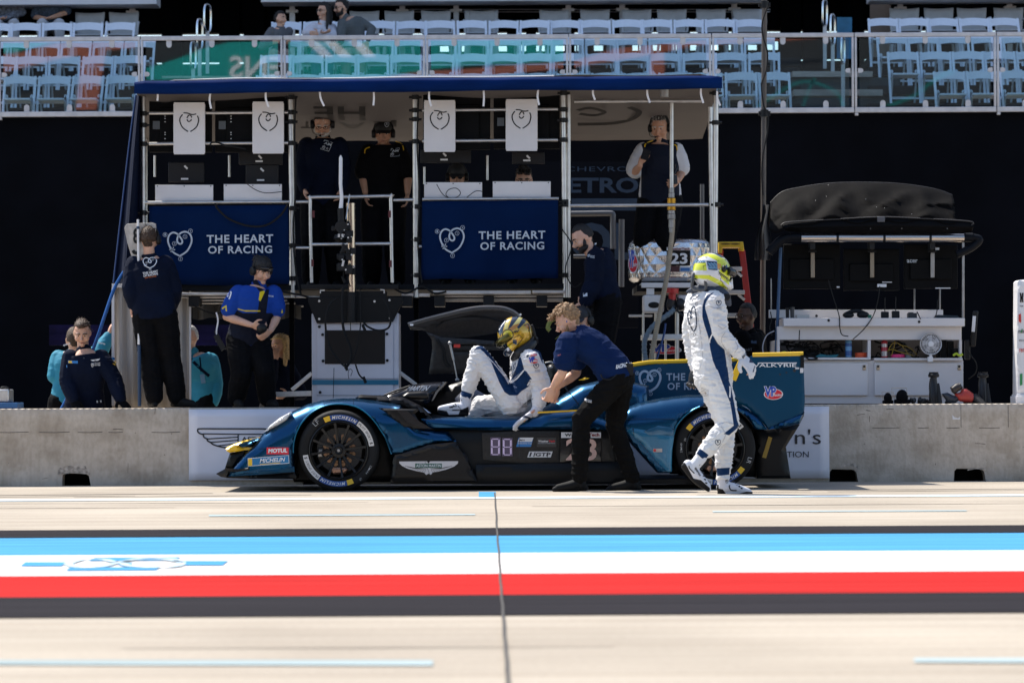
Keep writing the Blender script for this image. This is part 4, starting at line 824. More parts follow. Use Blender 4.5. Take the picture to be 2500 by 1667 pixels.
m_=MB();m_.cyl(S(415,428),S(1470,428),.040,24);ro=m_.build('awning_roll',M('silver_awning',(.55,.48,.42),.28,1.,var=.25,vs=5,stretch=(.5,1,14)),ws)
for x in(649,952,1251):m_=MB();m_.cyl(S(x-8,428),S(x+8,428),.043,24);m_.build('strap',BLACK,ro)
m_=MB();m_.cyl(S(345,424),S(414,424),.043,18);m_.tube(catmull([S(345,424),S(290,440),S(235,490),S(205,525)],6),.045,14);m_.build('end_arm',M('black_tube',(.004,.005,.008),.55,spec=.12),ws)
m_=MB();m_.cyl(S(1471,424),S(1527,424),.043,18);m_.tube(catmull([S(1527,424),S(1572,440),S(1520,490),S(1425,535)],6),.036,14);m_.build('end_arm',M('black_tube',(.004,.005,.008),.55,spec=.12),ws)
HOOD=M('black_hood_fabric',(.0035,.003,.003),.75,var=.4,vs=5,bump=.5,bs=6,stretch=(1,1,.5),spec=.05)
top=[(215,200),(290,130),(420,98),(560,77),(700,69),(850,68),(1020,74),(1180,92),(1300,115),(1395,150)];low=[(205,345),(290,345),(420,322),(560,305),(700,298),(850,293),(1020,293),(1180,298),(1300,303),(1412,308)]
tc_,lc_=catmull([S(*p,.55)for p in top],4),[p+Vector((0,-.03,-.03-.022*math.sin(i*.8)-.02*math.sin(i*.37)))for i,p in enumerate(catmull([S(*p,-.06)for p in low],4))];rows=[]
for v in np.linspace(0,1,14):rows.append([a.lerp(b_,v)+Vector((0,-.04*math.sin(v*math.pi)-.085*math.sin(v*math.pi)*(1-abs(noise.noise(Vector((i*.22+v*1.5,v*2.2,3)))))**5+.03*math.sin(i*.55+v*5+2*math.sin(i*.3))*v*(1-v)*2,.02*math.sin(i*.7+v*6)*math.sin(v*math.pi)))for i,(a,b_)in enumerate(zip(tc_,lc_))])
bk=[S(*p,1.0)for p in low];bkc=catmull([Vector((p.x,p.y,p.z))for p in bk],4);rows=[[b_ for b_ in bkc],[a.lerp(b_,.4)+Vector((0,0,.06))for a,b_ in zip(tc_,bkc)]]+rows
m_=MB();m_.sheet(rows);hd=m_.build('hood',HOOD,ws,solid=.008,sharp=180)
fl0=[(280,352),(330,333),(600,312),(930,294),(1200,305),(1508,322),(1522,350)];fl1=[(300,362),(335,385),(600,398),(930,402),(1200,398),(1500,392),(1512,360)]
m_=MB();a,b_=catmull([S(*p,-.08)for p in fl0],5),catmull([S(*p,-.03)for p in fl1],5);m_.sheet([a,[p.lerp(q,.5)+Vector((0,-.03,0))for p,q in zip(a,b_)],b_]);m_.build('flap',M('black_hood_edge',(.003,.003,.004),.7,spec=.1),ws,solid=.008)
m_=MB();m_.tube(catmull([S(*p,-.085)for p in((285,345),(335,325),(600,309),(930,292),(1200,302),(1505,320),(1520,345))],5),.006,6);m_.tube(tc_,.005,6);m_.build('piping',M('grey_piping',(.035,.032,.032),.6),hd)
slab4('buckle',M('grey_buckle',(.08,.08,.09),.4),908,290,958,325,-.095,.01)
for x,y in((864,367),(1067,367),(1362,367),(583,90),(500,190),(825,181),(895,233),(946,239),(1122,277),(570,163)):m_=MB();v=S(x,y,-.12 if y>300 else .0);m_.ell(v-Vector((0,.12 if y<300 else 0,0)),(.004,.003,.004));m_.build('snap_button',ALU_D,hd)
for i,(x0,y0,x1,y1)in enumerate(((300,468,668,758),(690,500,1052,768),(1082,470,1430,756))):
 mo=thing('monitor','black flat screen seen from behind under the black hood, %s from the left'%ORD[i],'monitor',S((x0+x1)/2,y1,.3),'screens under the black hood')
 m_=MB();m_.slab(M4,x0,y0,x1,y1,DS+.3,.04);m_.slab(M4,x0+40,y0+95,x1-40,y1-60,DS+.27,.04);m_.build('shell',MON,mo,bevel=.006)
 bx=(490,875,1267)[i];m_=MB();m_.slab(M4,bx-13,523,bx+13,684,DS+.24,.02);m_.build('bracket',M('tan_metal',(.30,.25,.19),.45,.6)if i<2 else ALU_D,mo,bevel=.003)
 m_=MB();m_.slab(M4,bx-16,456,bx+16,500,DS+.02,.2);m_.slab(M4,bx-26,512,bx+26,520,DS+.22,.02);m_.build('mount',BLACK,mo)
 if i==2:m_=MB();text(m_,'acer',M4,1100,568,1170,588,DS+.262,.01);m_.slab(M4,1285,490,1310,506,DS+.266,.003);m_.build('lettering',GREY_MARK,mo);m_=MB();m_.slab(M4,1285,750,1383,756,DS+.255,.01);m_.build('edge_strip',WHITE_MARK,mo)
 if i==1:m_=MB();m_.slab(M4,908,726,968,746,DS+.262,.003);m_.slab(M4,940,712,1003,717,DS+.262,.003);m_.build('label_plate',WHITE_MARK,mo)
 if i==0:m_=MB();m_.slab(M4,645,742,664,750,DS+.29,.003);m_.build('label_plate',WHITE_MARK,mo)
def item(name,label,cat,loc):return thing(name,label,cat,loc)
def can(x0,x1,y0,y1,body,cap,label,band,words):
 c=item('spray_can',label,'spray can',S((x0+x1)/2,y1,.1));b0,b1=S((x0+x1)/2,y1,.1),S((x0+x1)/2,y0,.1);r=(x1-x0)/2*sc_at(DS,M4);h=(b1-b0).z
 m_=MB();m_.lathe([(0,0),(r,0),(r,h*.74),(r*.8,h*.80),(0,h*.8)],b0,2,24);m_.build('body',body,c,sharp=30)
 m_=MB();m_.lathe([(r*.6,h*.79),(r*.6,h*.94),(r*.4,h),(0,h)],b0,2,20);m_.build('cap',cap,c)
 m_=MB();m_.lathe([(r*1.012,h*.5),(r*1.012,h*.66)],b0,2,24);m_.lathe([(r*1.012,h*.06),(r*1.012,h*.3)],b0,2,24);m_.build('label_band',band,c)
can(700,744,1063,1200,M('can_light_blue',(.16,.36,.58),.3),WHITE,'light blue and white spray can on the station shelf',M('can_blue',(.03,.10,.30),.3),'')
can(933,976,1068,1202,M('can_red',(.38,.02,.03),.3),M('can_cap_red',(.3,.015,.02),.3),'red and silver spray can on the station shelf',M('can_silver',(.4,.4,.42),.3,.8),'')
for x0,x1,y0,y1,col,lab in((763,842,1165,1200,(.75,.09,.02),'bright orange roll of tape beside the blue spray can'),(994,1086,1181,1204,(.72,.03,.16),'bright pink roll of tape beside the red spray can'),(1088,1132,1186,1204,(.25,.24,.24),'grey roll of tape right of the pink one')):
 r=(x1-x0)/2*sc_at(DS,M4);h=(y1-y0)*sc_at(DS,M4)*.9;v=S((x0+x1)/2,1203,.12);m_=MB();m_.lathe([(r*.55,0),(r,0),(r,h),(r*.55,h),(r*.55,0)],v,2,28);tag(m_.build('tape_roll',M('tape_'+lab.split()[1],col,.5),sharp=30),lab,'tape')
fn=item('desk_fan','small white clip fan with round wire grille on the station shelf','fan',S(1254,1230,-.06));fc=S(1257,1115,-.08);fr_=70*sc_at(DS,M4)
m_=MB();m_.lathe([(fr_*.93,.012),(fr_,.0),(fr_,.035),(fr_*.93,.04),(fr_*.93,.012)],fc,1,40);m_.build('rim',WHITE,fn)
m_=MB()
for k in range(30):a=2*math.pi*k/30;m_.cyl(fc+Vector((fr_*.25*math.cos(a),-.004,fr_*.25*math.sin(a))),fc+Vector((fr_*.97*math.cos(a),.004,fr_*.97*math.sin(a))),.0016,5)
for q in(.45,.7):m_.tube([fc+Vector((fr_*q*math.cos(a),-.003,fr_*q*math.sin(a)))for a in np.linspace(0,2*math.pi,33)],.0016,5)
m_.build('grille',WHITE,fn)
m_=MB();m_.lathe([(0,-.008),(fr_*.25,-.006),(fr_*.25,.02),(0,.02)],fc,1,24);m_.build('hub',WHITE,fn)
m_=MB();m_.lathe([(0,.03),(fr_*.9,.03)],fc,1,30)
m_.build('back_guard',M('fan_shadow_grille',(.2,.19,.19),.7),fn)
for k in range(5):
 a=2*math.pi*k/5;m_=MB();e=lambda t,q:fc+Vector((q*fr_*math.cos(a+t),.012+.012*t,q*fr_*math.sin(a+t)));m_.sheet([[e(0,.2),e(.1,.55),e(.2,.86)],[e(.5,.2),e(.75,.55),e(.85,.82)]]);m_.build('blade',M('fan_blade',(.45,.44,.46),.4),fn)
m_=MB();m_.slab(M4,1246,1178,1264,1200,DS-.07,.02);m_.slab(M4,1236,1198,1270,1230,DS-.085,.05);m_.build('clip_base',WHITE,fn,bevel=.004)
for i,(x0,y0,x1,y1,mt,nm,lab,cat)in enumerate(((313,880,338,947,BLACK,'cup','black cup left on the white worktop, tall and narrow','cup'),(342,876,372,947,M('dark_cup',(.03,.03,.034),.4),'cup','dark grey cup on the white worktop right of a black one','cup'),(1110,914,1166,949,M('dark_box',(.02,.022,.026),.5),'box','small dark box on the worktop right of the radios','box'),(844,926,872,947,M('green_plastic',(.02,.16,.09),.4),'roll','small green roll on the white worktop','tape'))):
 b0=S((x0+x1)/2,948,.1);r=(x1-x0)/2*sc_at(DS,M4);h=(948-y0)*sc_at(DS,M4);m_=MB()
 if cat=='box':m_.box(b0+Vector((-r,0,0)),b0+Vector((r,.12,h)));m_.box(b0+Vector((-r*.8,.01,h)),b0+Vector((r*.2,.1,h*1.15)))
 else:m_.lathe([(0,0),(r*.85,0),(r*.9,h*.4),(r,h),(r*.9,h),(r*.8,h*.5),(0,h*.3)],b0,2,20)
 tag(m_.build(nm,mt),lab,cat)
m_=MB();m_.slab(M4,384,924,468,948,DS+.1,.15);tag(m_.build('tray',M('cream_plastic',(.5,.47,.42),.5),bevel=.006),'flat cream plastic tray on the white worktop','tray')
hs=item('headset','black headset lying on the white worktop behind the blue spray can','headset',S(765,947,.1));m_=MB()
m_.ell(S(720,928,.1),(.055,.05,.03));m_.build('earcup',BLACK,hs);m_=MB();m_.ell(S(815,926,.12),(.06,.05,.034));m_.build('earcup',BLACK,hs);m_=MB();m_.tube(catmull([S(700,925,.1),S(740,906,.1),S(790,903,.1),S(835,922,.1)],6),.02,8);m_.build('band',BLACK,hs)
for i,(x,y0)in enumerate(((960,905),(1030,900))):
 rd=item('radio',['black two way radio standing on the worktop, left one of two','black two way radio standing on the worktop, right one of two'][i],'radio',S(x,948,.08));m_=MB();m_.slab(M4,x-26,y0,x+24,948,DS+.08,.05);m_.build('body',BLACK,rd,bevel=.01);m_=MB();m_.cyl(S(x-3,y0,.1),S(x-2,y0-90,.1),.004,6);m_.build('aerial',BLACK,rd)
m_=MB();m_.prism([S(x,y,.1)for x,y in((1282,952),(1300,925),(1430,932),(1447,952))][::-1],.2);tag(m_.build('case',M('dark_teal_case',(.01,.02,.026),.5),bevel=.006),'dark soft case at the right end of the white worktop','case')
rnd=random.Random(11)
cb_=item('cable_tangle','tangle of black cables and chargers in the left half of the station shelf','cables',S(500,1203,.1));m_=MB()
for k in range(22):
 x,y=rnd.uniform(330,660),rnd.uniform(1110,1195);m_.tube(catmull([S(x+rnd.uniform(-70,70),min(1200,max(1100,y+rnd.uniform(-45,40))),rnd.uniform(.05,.35))for q in range(5)],6),.006,6)
for k in range(9):v=S(rnd.uniform(340,640),1185,rnd.uniform(.1,.3));m_.box(v-Vector((.04,.03,.03)),v+Vector((.04,.03,rnd.uniform(.02,.1))))
m_.tube(catmull([S(440,1195,-.04),S(470,1215,-.05),(S(520,1208,-.05)),S(470,1190,0),S(450,1170,.1)],6),.008,6);m_.build('cable',RUBBER,cb_)
cb2=item('cable_tangle','black and yellow cables with chargers in the right half of the station shelf','cables',S(1150,1203,.1));m_=MB()
for k in range(12):
 x,y=rnd.uniform(890,1180),rnd.uniform(1110,1190);m_.tube(catmull([S(x+rnd.uniform(-70,70),min(1200,max(1096,y+rnd.uniform(-45,40))),rnd.uniform(.1,.35))for q in range(5)],6),.006,6)
for k in range(7):v=S(rnd.uniform(1300,1430),1185,rnd.uniform(.1,.3));m_.box(v-Vector((.03,.03,.03)),v+Vector((.03,.03,rnd.uniform(.05,.22))))
m_.build('cable',RUBBER,cb2);m_=MB()
for pts in(((975,1165),(1010,1110),(1060,1120),(1110,1180)),((1000,1190),(1018,1130),(1022,1095)),((1050,1120),(1120,1140),(1165,1185)),((940,1180),(1000,1150),(1050,1165),(1140,1190))):m_.tube(catmull([S(x,y,.08)for x,y in pts],6),.004,6)
m_.build('yellow_cable',M('ochre_cable',(.30,.20,.02),.5),cb2)
m_=MB();m_.prism([S(x,y,.02)for x,y in((500,1200),(540,1180),(590,1188),(660,1182),(640,1202))][::-1],.15);tag(m_.build('cloth',M('teal_cloth',(.02,.14,.18),.9,bump=.8,bs=40)),'crumpled teal cloth under the blue spray can','cloth')
for i,(x0,x1,y)in enumerate(((280,350,1168),(1400,1462,1178))):m_=MB();m_.tube(catmull([S(x0,y+12,0),S((x0+x1)/2-10,y,0),S((x0+x1)/2+10,y+12,0),S(x1,y+2,0)],5),.012,7);tag(m_.build('strap',M('neon_yellow_strap',(.45,.55,.03),.6)),'neon yellow strap on the shelf, %s end'%('left','right')[i],'strap')
for pts,lab in((((590,700),(625,820),(660,930),(665,1010),(680,1055),(720,1065)),'thin black cable from the left screen down to the blue spray can'),(((925,740),(910,840),(880,935),(820,1020),(750,1085)),'thin black cable from the middle screen down into the shelf'),(((1165,905),(1190,955)),'short black cable on the worktop by the dark box'),(((404,1024),(401,1088)),'thin black aerial rod before the station apron'),(((1300,830),(1295,900),(1285,940)),'black cable beside the right screen post'),(((215,905),(222,960),(210,1010),(225,1060)),'black cable at the left end of the back board')):cable('cable',[S(x,y,-.09)for x,y in pts],.005,RUBBER,lab)
cable('cable',[S(x,y,-.1)for x,y in((240,1030),(190,1060),(165,1130),(172,1200))],.006,M('grey_cable',(.3,.3,.34),.5),'pale grey cable hanging left of the station')
cable('cable',[S(x,y,.1)for x,y in((1480,1130),(1510,1180),(1550,1240),(1545,1300),(1500,1340))],.006,RUBBER,'black cable hanging right of the station')
ha=item('hand_unit','black handset with white label hung at the right side of the station','handset',S(1530,1130,.2));m_=MB();m_.bar(S(1546,900,.2),S(1528,1130,.2),.05,.04);m_.slab(M4,1478,1090,1512,1215,DS+.2,.06);m_.build('body',BLACK,ha,bevel=.01);m_=MB();m_.bar(S(1538,934,.16),S(1530,1036,.16),.03,.01);m_.build('label_plate',WHITE_MARK,ha)
DQ=31.8;Q=lambda x,y,o=0.:W(B4,x,y,DQ+o)
GUN=M('black_gun_metal',(.012,.014,.02),.38,.2,var=.3,vs=15)
for i,(x0,x1)in enumerate(((1436,1542),(1908,2012))):
 w_=thing('wheel_gun','black wheel gun standing on the pit wall %s'%('in front of the white door' if i==0 else 'right of the red leaf blower'),'wheel gun',Q((x0+x1)/2,333),'wheel guns on the pit wall');cx=(x0+x1)/2
 b0=Q(cx,333,.08);k=sc_at(DQ,B4);m_=MB();m_.lathe([(0,0),(46*k,0),(48*k,60*k),(44*k,120*k),(36*k,185*k),(30*k,240*k),(33*k,262*k),(0,262*k)],b0,2,24);m_.build('barrel',GUN,w_)
 m_=MB();m_.lathe([(33*k,250*k),(52*k,255*k),(54*k,275*k),(44*k,292*k),(46*k,302*k),(0,303*k)],b0,2,24);m_.build('head',BLACK,w_,sharp=25)
 m_=MB();m_.tube(catmull([Q(x0+20,90,.0),Q(x0+10,180,-.02),Q(x0+30,330,-.02)],5),.005,6);m_.tube([Q(x1-12,140,0),Q(x1+6,330,-.03)],.02,8,True,[.012,.022]);m_.build('trigger_handle',BLACK,w_)
for i,(x0,x1,y0,wx0_,wx1_,wy)in enumerate(((1000,1098,228,992,1115,224),(1112,1258,198,1085,1238,184))):
 w_=thing('knee_pad','round black pad with thin wire hoop on the pit wall, %s'%('smaller left one' if i==0 else 'larger right one'),'pad',Q((x0+x1)/2,333,.1));m_=MB();b0=Q((x0+x1)/2,333,.12);r=(x1-x0)/2*sc_at(DQ,B4);h=(333-y0)*sc_at(DQ,B4)
 m_.ell(b0+Vector((0,0,h*.45)),(r*.8,.08,h*.55));m_.box(b0-Vector((r,.06,0)),b0+Vector((r,.06,h*.3)));m_.build('pad',BLACK_CLOTH,w_,bevel=.01)
 m_=MB();m_.tube([Q(wx0_+8,300,.0),Q(wx0_,wy+2,0),Q(wx1_-12,wy,0),Q(wx1_,wy+70,0)],.004,6);m_.build('wire_hoop',ALU_D,w_)
rnd=random.Random(5)
for i,(x,wd,h)in enumerate(((1290,34,60),(1375,45,72),(1445,40,50),(1530,30,62),(1630,40,40))):
 m_=MB();b0=Q(x,333,.12)
 for k in range(5):c=b0+Vector((rnd.uniform(-1,1)*wd*.6,rnd.uniform(-.05,.05)/sc_at(DQ,B4),0))*sc_at(DQ,B4)+Vector((0,0,h*sc_at(DQ,B4)*rnd.uniform(.25,.55)));m_.ell(c,(wd*.5*sc_at(DQ,B4),.04,h*.42*sc_at(DQ,B4)),None,10,7)
 tag(m_.build('glove',M('black_leather',(.010,.010,.011),.5,bump=.8,bs=40,var=.4)),'crumpled black glove on the pit wall, %s from the left between pads and blower'%ORD[i],'glove')
lb=thing('leaf_blower','red and black battery leaf blower lying across the pit wall edge','leaf blower',Q(1800,333));m_=MB()
puff(m_,pf(B4,[(1690,238),(1745,225),(1762,190),(1800,190),(1850,225),(1895,262),(1880,318),(1840,325),(1790,322),(1735,310),(1700,270)],DQ,.04),DQ-.05,.13,.02);m_.build('body',M('red_tool_plastic',(.36,.035,.025),.4,var=.2),lb,sharp=50)
m_=MB();m_.tube([Q(1878,275,-.0),Q(1935,320,-.06),Q(2000,385,-.12),Q(2035,408,-.15)],.03,12,True,[.045,.036,.03,.022]);m_.build('nozzle',BLACK,lb)
m_=MB();puff(m_,pf(B4,[(1648,180),(1700,142),(1740,134),(1768,180),(1745,205),(1725,215),(1690,245),(1665,225)],DQ,.025),DQ-.03,.09,.02);m_.build('battery',M('brown_black_plastic',(.022,.016,.015),.5),lb,sharp=50)
m_=MB();puff(m_,pf(B4,[(1565,240),(1620,228),(1690,262),(1740,235),(1755,240),(1735,300),(1690,330),(1620,325),(1600,290)],DQ,.02),DQ-.02,.08,.02);m_.build('handle',M('slate_plastic',(.018,.024,.035),.5),lb,sharp=50)
wp=thing('white_post','white post with rounded top and coloured partner marks at the right edge of the photo','post',W(PX,2520,985,31.8));dp=31.75
m_=MB();puff(m_,pf(M4,[(1822,1440),(1815,1448),(1820,712),(1832,700),(1990,690),(2004,702),(2000,1440)],dp,.02),dp,.3,.03);m_.build('panel',WHITE,wp)
m_=MB();m_.slab(M4,1808,1452,2010,1502,dp-.02,.36);m_.slab(M4,1814,1440,2004,1453,dp-.01,.33);m_.build('plinth',WHITE,wp,bevel=.006)
m_=MB();e=dp-.004
m_.ribbon([W(M4,1837,784,e),W(M4,1840,815,e),W(M4,1838,845,e)],.014);m_.ribbon([W(M4,1853,784,e),W(M4,1849,815,e),W(M4,1852,845,e)],.014);m_.ribbon([W(M4,1838,816,e),W(M4,1852,816,e)],.012)
text(m_,'Honda',M4,1832,862,1856,874,e,.01);text(m_,'mobil',M4,1823,1018,1868,1045,e,.01);text(m_,'BRAULT',M4,1828,1085,1872,1098,e);m_.build('lettering',BLACK,wp)
m_=MB();m_.poly([W(M4,x,y,e)for x,y in((1825,970),(1842,978),(1840,918),(1825,925))]);text(m_,'renta',M4,1829,1140,1880,1168,e,.01);m_.build('red_mark',RED,wp)
m_=MB();m_.poly([W(M4,x,y,e)for x,y in((1833,1385),(1850,1380),(1850,1305),(1833,1310))]);m_.poly([W(M4,x,y,e-.001)for x,y in((1838,1040),(1846,1040),(1850,1015),(1842,1022))]);m_.build('green_mark',M('green_print',(.03,.25,.08),.5),wp)
# RACE CAR (its left side faces the lane)
DA=29.24
car=thing('race_car','blue prototype race car with black wheels and number 23 parked at the pit wall','race car',W(PX,1285,1199,30.2))
def car_paint():
 m=bpy.data.materials.new('metallic_blue_paint');m.use_nodes=True;t=m.node_tree;b=t.nodes['Principled BSDF']
 n=t.nodes.new('ShaderNodeTexNoise');n.inputs['Scale'].default_value=900;n.inputs['Detail'].default_value=1
 r=t.nodes.new('ShaderNodeValToRGB');r.color_ramp.elements[0].color=(.0003,.044,.108,1);r.color_ramp.elements[1].color=(.0005,.066,.165,1);r.color_ramp.elements[0].position=.35;r.color_ramp.elements[1].position=.65
 tc=t.nodes.new('ShaderNodeTexCoord');t.links.new(tc.outputs['Object'],n.inputs[0]);t.links.new(n.outputs[0],r.inputs[0]);t.links.new(r.outputs[0],b.inputs['Base Color'])
 b.inputs['Metallic'].default_value=.85;b.inputs['Roughness'].default_value=.27;b.inputs['Coat Weight'].default_value=.35;b.inputs['Coat Roughness'].default_value=.02
 n2=t.nodes.new('ShaderNodeTexNoise');n2.inputs['Scale'].default_value=3.5;bp=t.nodes.new('ShaderNodeBump');bp.inputs['Strength'].default_value=.05;t.links.new(tc.outputs['Object'],n2.inputs[0]);t.links.new(n2.outputs[0],bp.inputs['Height']);t.links.new(bp.outputs[0],b.inputs['Coat Normal'])
 return m
BLUE=car_paint()
TEALP=M('teal_blue_paint',(.0005,.045,.098),.45,.2,coat=.08,var=.1,vs=1.5,spec=.2)
CARBON=M('carbon_fibre',(.007,.006,.006),.4,.0,coat=.12,var=.5,vs=260,spec=.22)
CARBON_G=M('worn_carbon_panel',(.019,.017,.016),.45,.0,coat=.08,var=.3,vs=40,spec=.25)
BLK=M('satin_black_body',(.0035,.004,.005),.4,spec=.25)
YEL=M('yellow_trim',(.78,.47,.01),.35,coat=.4)
CYAN=M('light_blue_paint',(.03,.30,.60),.35,.3,coat=.8)
def panel(name,mt,c,pts,d,depth,r=.03,res=.03,par=None,sym=True,bulge=None,sharp=40):m_=MB();puff(m_,pf(c,pts,d,r),d,depth,res,sym,bulge);return m_.build(name,mt,par or car,sharp=sharp)
arch=[(895,690,.03),(893,650,.03),(905,570,.03),(935,490,.03),(985,415,.03),(1050,355,.03),(1150,305,.03),(1265,288,.03),(1390,305,.03),(1480,352,.03),(1560,430,.03),(1615,510,.03),(1655,575,.03),(1700,700,.03)]
fend=[(385,838,.04),(500,690,.06),(560,632,.10),(640,528,.14),(740,440,.18),(880,347,.22),(1000,290,.24),(1130,256,.24),(1290,242,.24),(1420,245,.24),(1560,262,.22),(1700,284,.2),(1770,300,.12),(1830,420,.06),(1900,500,.05),(2160,513,.14),(2232,597,.10),(2000,621,.03),(1780,694,.03),(1702,706,.03)]+arch[::-1][1:]+[(890,830,.03),(900,848,.02),(640,868,.02),(400,882,.02),(358,884,.02)]
fb_=panel('front_fender',BLUE,B1,fend,DA-.01,.52,res=.022)
GLINTM=M('arch_glint_blue',(.003,.16,.30),.3,.5,coat=.3)  # lighter blue tube paints the bright reflection line along the wheel arches
m_=MB();m_.tube(catmull([W(B1,p[0],p[1],DA+.012)for p in arch],4),.006,6);m_.build('arch_glint',GLINTM,fb_)
m_=MB();P=pf(B1,fend,DA,.03);puff(m_,P,DA+1.36,.52,.03);m_.build('front_fender',BLUE,car)
panel('arch_liner',BLK,B1,[(870,860),(880,650),(900,560),(980,400),(1100,310),(1265,275),(1430,310),(1600,470),(1700,640),(1760,930),(900,930)],DA+.40,.1,.02,.05)
m_=MB();puff(m_,[(x,z,r)for x,z,r in pf(B1,[(1590,321),(1930,332),(1890,372),(1925,430),(2045,497),(1870,494),(1800,480),(1720,420),(1640,350)],DA,.02)],DA-.022,.04,.02);m_.build('side_vent',CARBON,car)
m_=MB();m_.prism([W(B1,x,y,DA-.032)for x,y in((1740,340),(1830,345),(1925,430),(2020,490),(1960,488),(1830,440))][::-1],.012);m_.build('vent_blade',BLACK_GLOSS,car)
m_=MB()
for q in(((1388,246),(1390,300)),((1140,262),(1150,302)),((895,655),(700,652),(610,656)),((905,846),(640,868)),((1655,500),(1640,530),(1700,690)),((880,660),(884,830))):m_.ribbon(catmull([W(B1,x,y,DA-.0125)for x,y in q],4),.0035)
m_.build('panel_gap',M('gap_shadow',(.002,.004,.008),.8),fb_)
HEAD=M('headlight_cover',(.74,.76,.78),.15,.0,coat=1)
hp=[W(B1,x,y,DA+.03)for x,y in((652,517),(700,462),(780,400),(872,350),(880,356),(840,415),(760,462),(690,500))]
m_=MB();puff(m_,pf(B1,[(648,521),(700,462),(780,400),(870,352),(878,358),(835,420),(760,466),(690,502)],DA,.05),DA+.008,.14,.015);m_.build('headlight',HEAD,car)
m_=MB();puff(m_,pf(B1,[(700,480),(770,420),(840,378),(815,412),(750,455)],DA,.02),DA+.0,.1,.015);m_.build('headlight_lens',WHITE,car)
panel('nose_cone',BLUE,B1,[(345,665,.05),(420,620,.08),(520,580,.1),(640,545,.12),(760,500,.12),(900,440,.12),(1250,330,.15),(1700,320,.1),(1700,800,.03),(900,860,.03),(520,820,.03),(480,700,.03)],DA+.5,.9,res=.05)
panel('nose_tip',YEL,B1,[(336,655,.02),(350,640,.03),(430,605,.03),(590,562,.02),(600,570,.02),(500,610,.02),(440,640,.02),(612,650,.012),(600,658,.012),(500,668,.012),(370,688,.015),(345,675,.015)],DA+.06,.5,.02,.02)
for pts,mt in((((440,628),(590,568),(604,572),(470,636)),TEALP),(((520,606),(600,574),(615,560),(560,572)),WHITE_MARK)):m_=MB();m_.prism([W(B1,x,y,DA+.05)for x,y in pts][::-1],.02);m_.build('nose_stripe',mt,car)
for a_,b_ in(((455,622),(580,585)),((470,640),(560,612))):m_=MB();m_.bar(W(B1,*a_,DA+.045),W(B1,*b_,DA+.045),.012,.01);m_.build('nose_stripe',TEALP,car)
panel('intake_duct',BLK,B1,[(372,690),(480,684),(488,692),(395,828),(330,822)],DA+.1,.4,.02,.03)
panel('splitter',CARBON_G,B1,[(258,860,.01),(330,822,.01),(362,832,.01),(345,893,.01),(300,886,.01)],DA+.0,1.85,.01,.03)
panel('splitter_floor',BLK,B1,[(340,880),(400,884),(900,848),(918,880),(915,902),(560,902),(345,895)],DA+.03,1.8,.015,.04)
panel('dive_plane',CARBON,B1,[(335,818,.008),(470,822,.008),(528,808,.008),(532,830,.008),(430,846,.008),(340,838,.008)],DA-.05,.08,.008,.02)
panel('skirt_panel',TEALP,B1,[(540,836,.01),(900,800,.01),(905,846,.01),(640,866,.01),(400,880,.01),(540,850,.01)],DA-.016,.02,.008,.03)
bar=panel('barge_board',CARBON,B1,[(1690,931),(1712,740),(1725,704),(1782,694),(2000,622),(2228,598),(2320,720),(2404,930)],DA+.0,.3,.02,.03)
panel('barge_gloss',CARBON_G,B1,[(1718,742,.01),(1728,706,.01),(1785,696,.01),(2000,624,.01),(2226,600,.01),(2130,640,.01),(1960,690,.01),(1850,720,.01)],DA-.006,.02,.006,.03)
ex=[(80,935,.02),(250,925,.06),(450,921,.10),(700,918,.12),(900,905,.12),(960,887,.10),(1190,872,.10),(1360,930,.12),(1520,985,.12),(1520,1035,.03),(1300,1010,.03),(1130,1012,.03),(900,1012,.03),(600,1016,.03),(300,1012,.03),(150,1006,.03)]
panel('sill',BLUE,B2,ex,DA+.06,1.75,res=.025,sym=False)
for pts in(((85,938),(340,932),(335,992),(150,1000)),((500,924),(627,922),(622,948),(590,952)),((415,950),(440,945),(480,985),(470,1000),(420,995))):pass
tub=panel('tub',BLK,B2,[(200,1020),(1560,1000),(1560,1395),(240,1395)],DA+.13,1.6,.02,.06)
panel('tub_core',BLK,B1,[(1000,420),(1800,330),(2300,420),(3600,430),(3600,930),(1000,930)],DA+.55,.8,.05,.08)
panel('floor_edge',BLK,B2,[(470,1262),(1530,1240),(1640,1390),(1640,1400),(440,1400)],DA+.04,.3,.02,.05)
panel('floor',BLK,B1,[(1690,925),(4300,900),(4300,945),(1690,945)],DA+.12,1.6,.01,.1)
panel('lamp_panel',CARBON_G,B2,[(512,1035),(770,1022),(1062,1022),(1064,1262),(900,1266),(520,1222)],DA+.10,.03,.006,.04)
m_=MB();m_.slab(B2,572,1066,646,1196,DA+.094,.006);m_.slab(B2,656,1070,730,1200,DA+.094,.006);lpn=m_.build('number_display',M('violet_screen',(.09,.065,.11),.3),car)
LED=bpy.data.materials.new('led_light');LED.use_nodes=True;b_=LED.node_tree.nodes['Principled BSDF'];b_.inputs['Base Color'].default_value=(.55,.45,.65,1);b_.inputs['Emission Color'].default_value=(.85,.68,1,1);b_.inputs['Emission Strength'].default_value=.12
m_=MB()
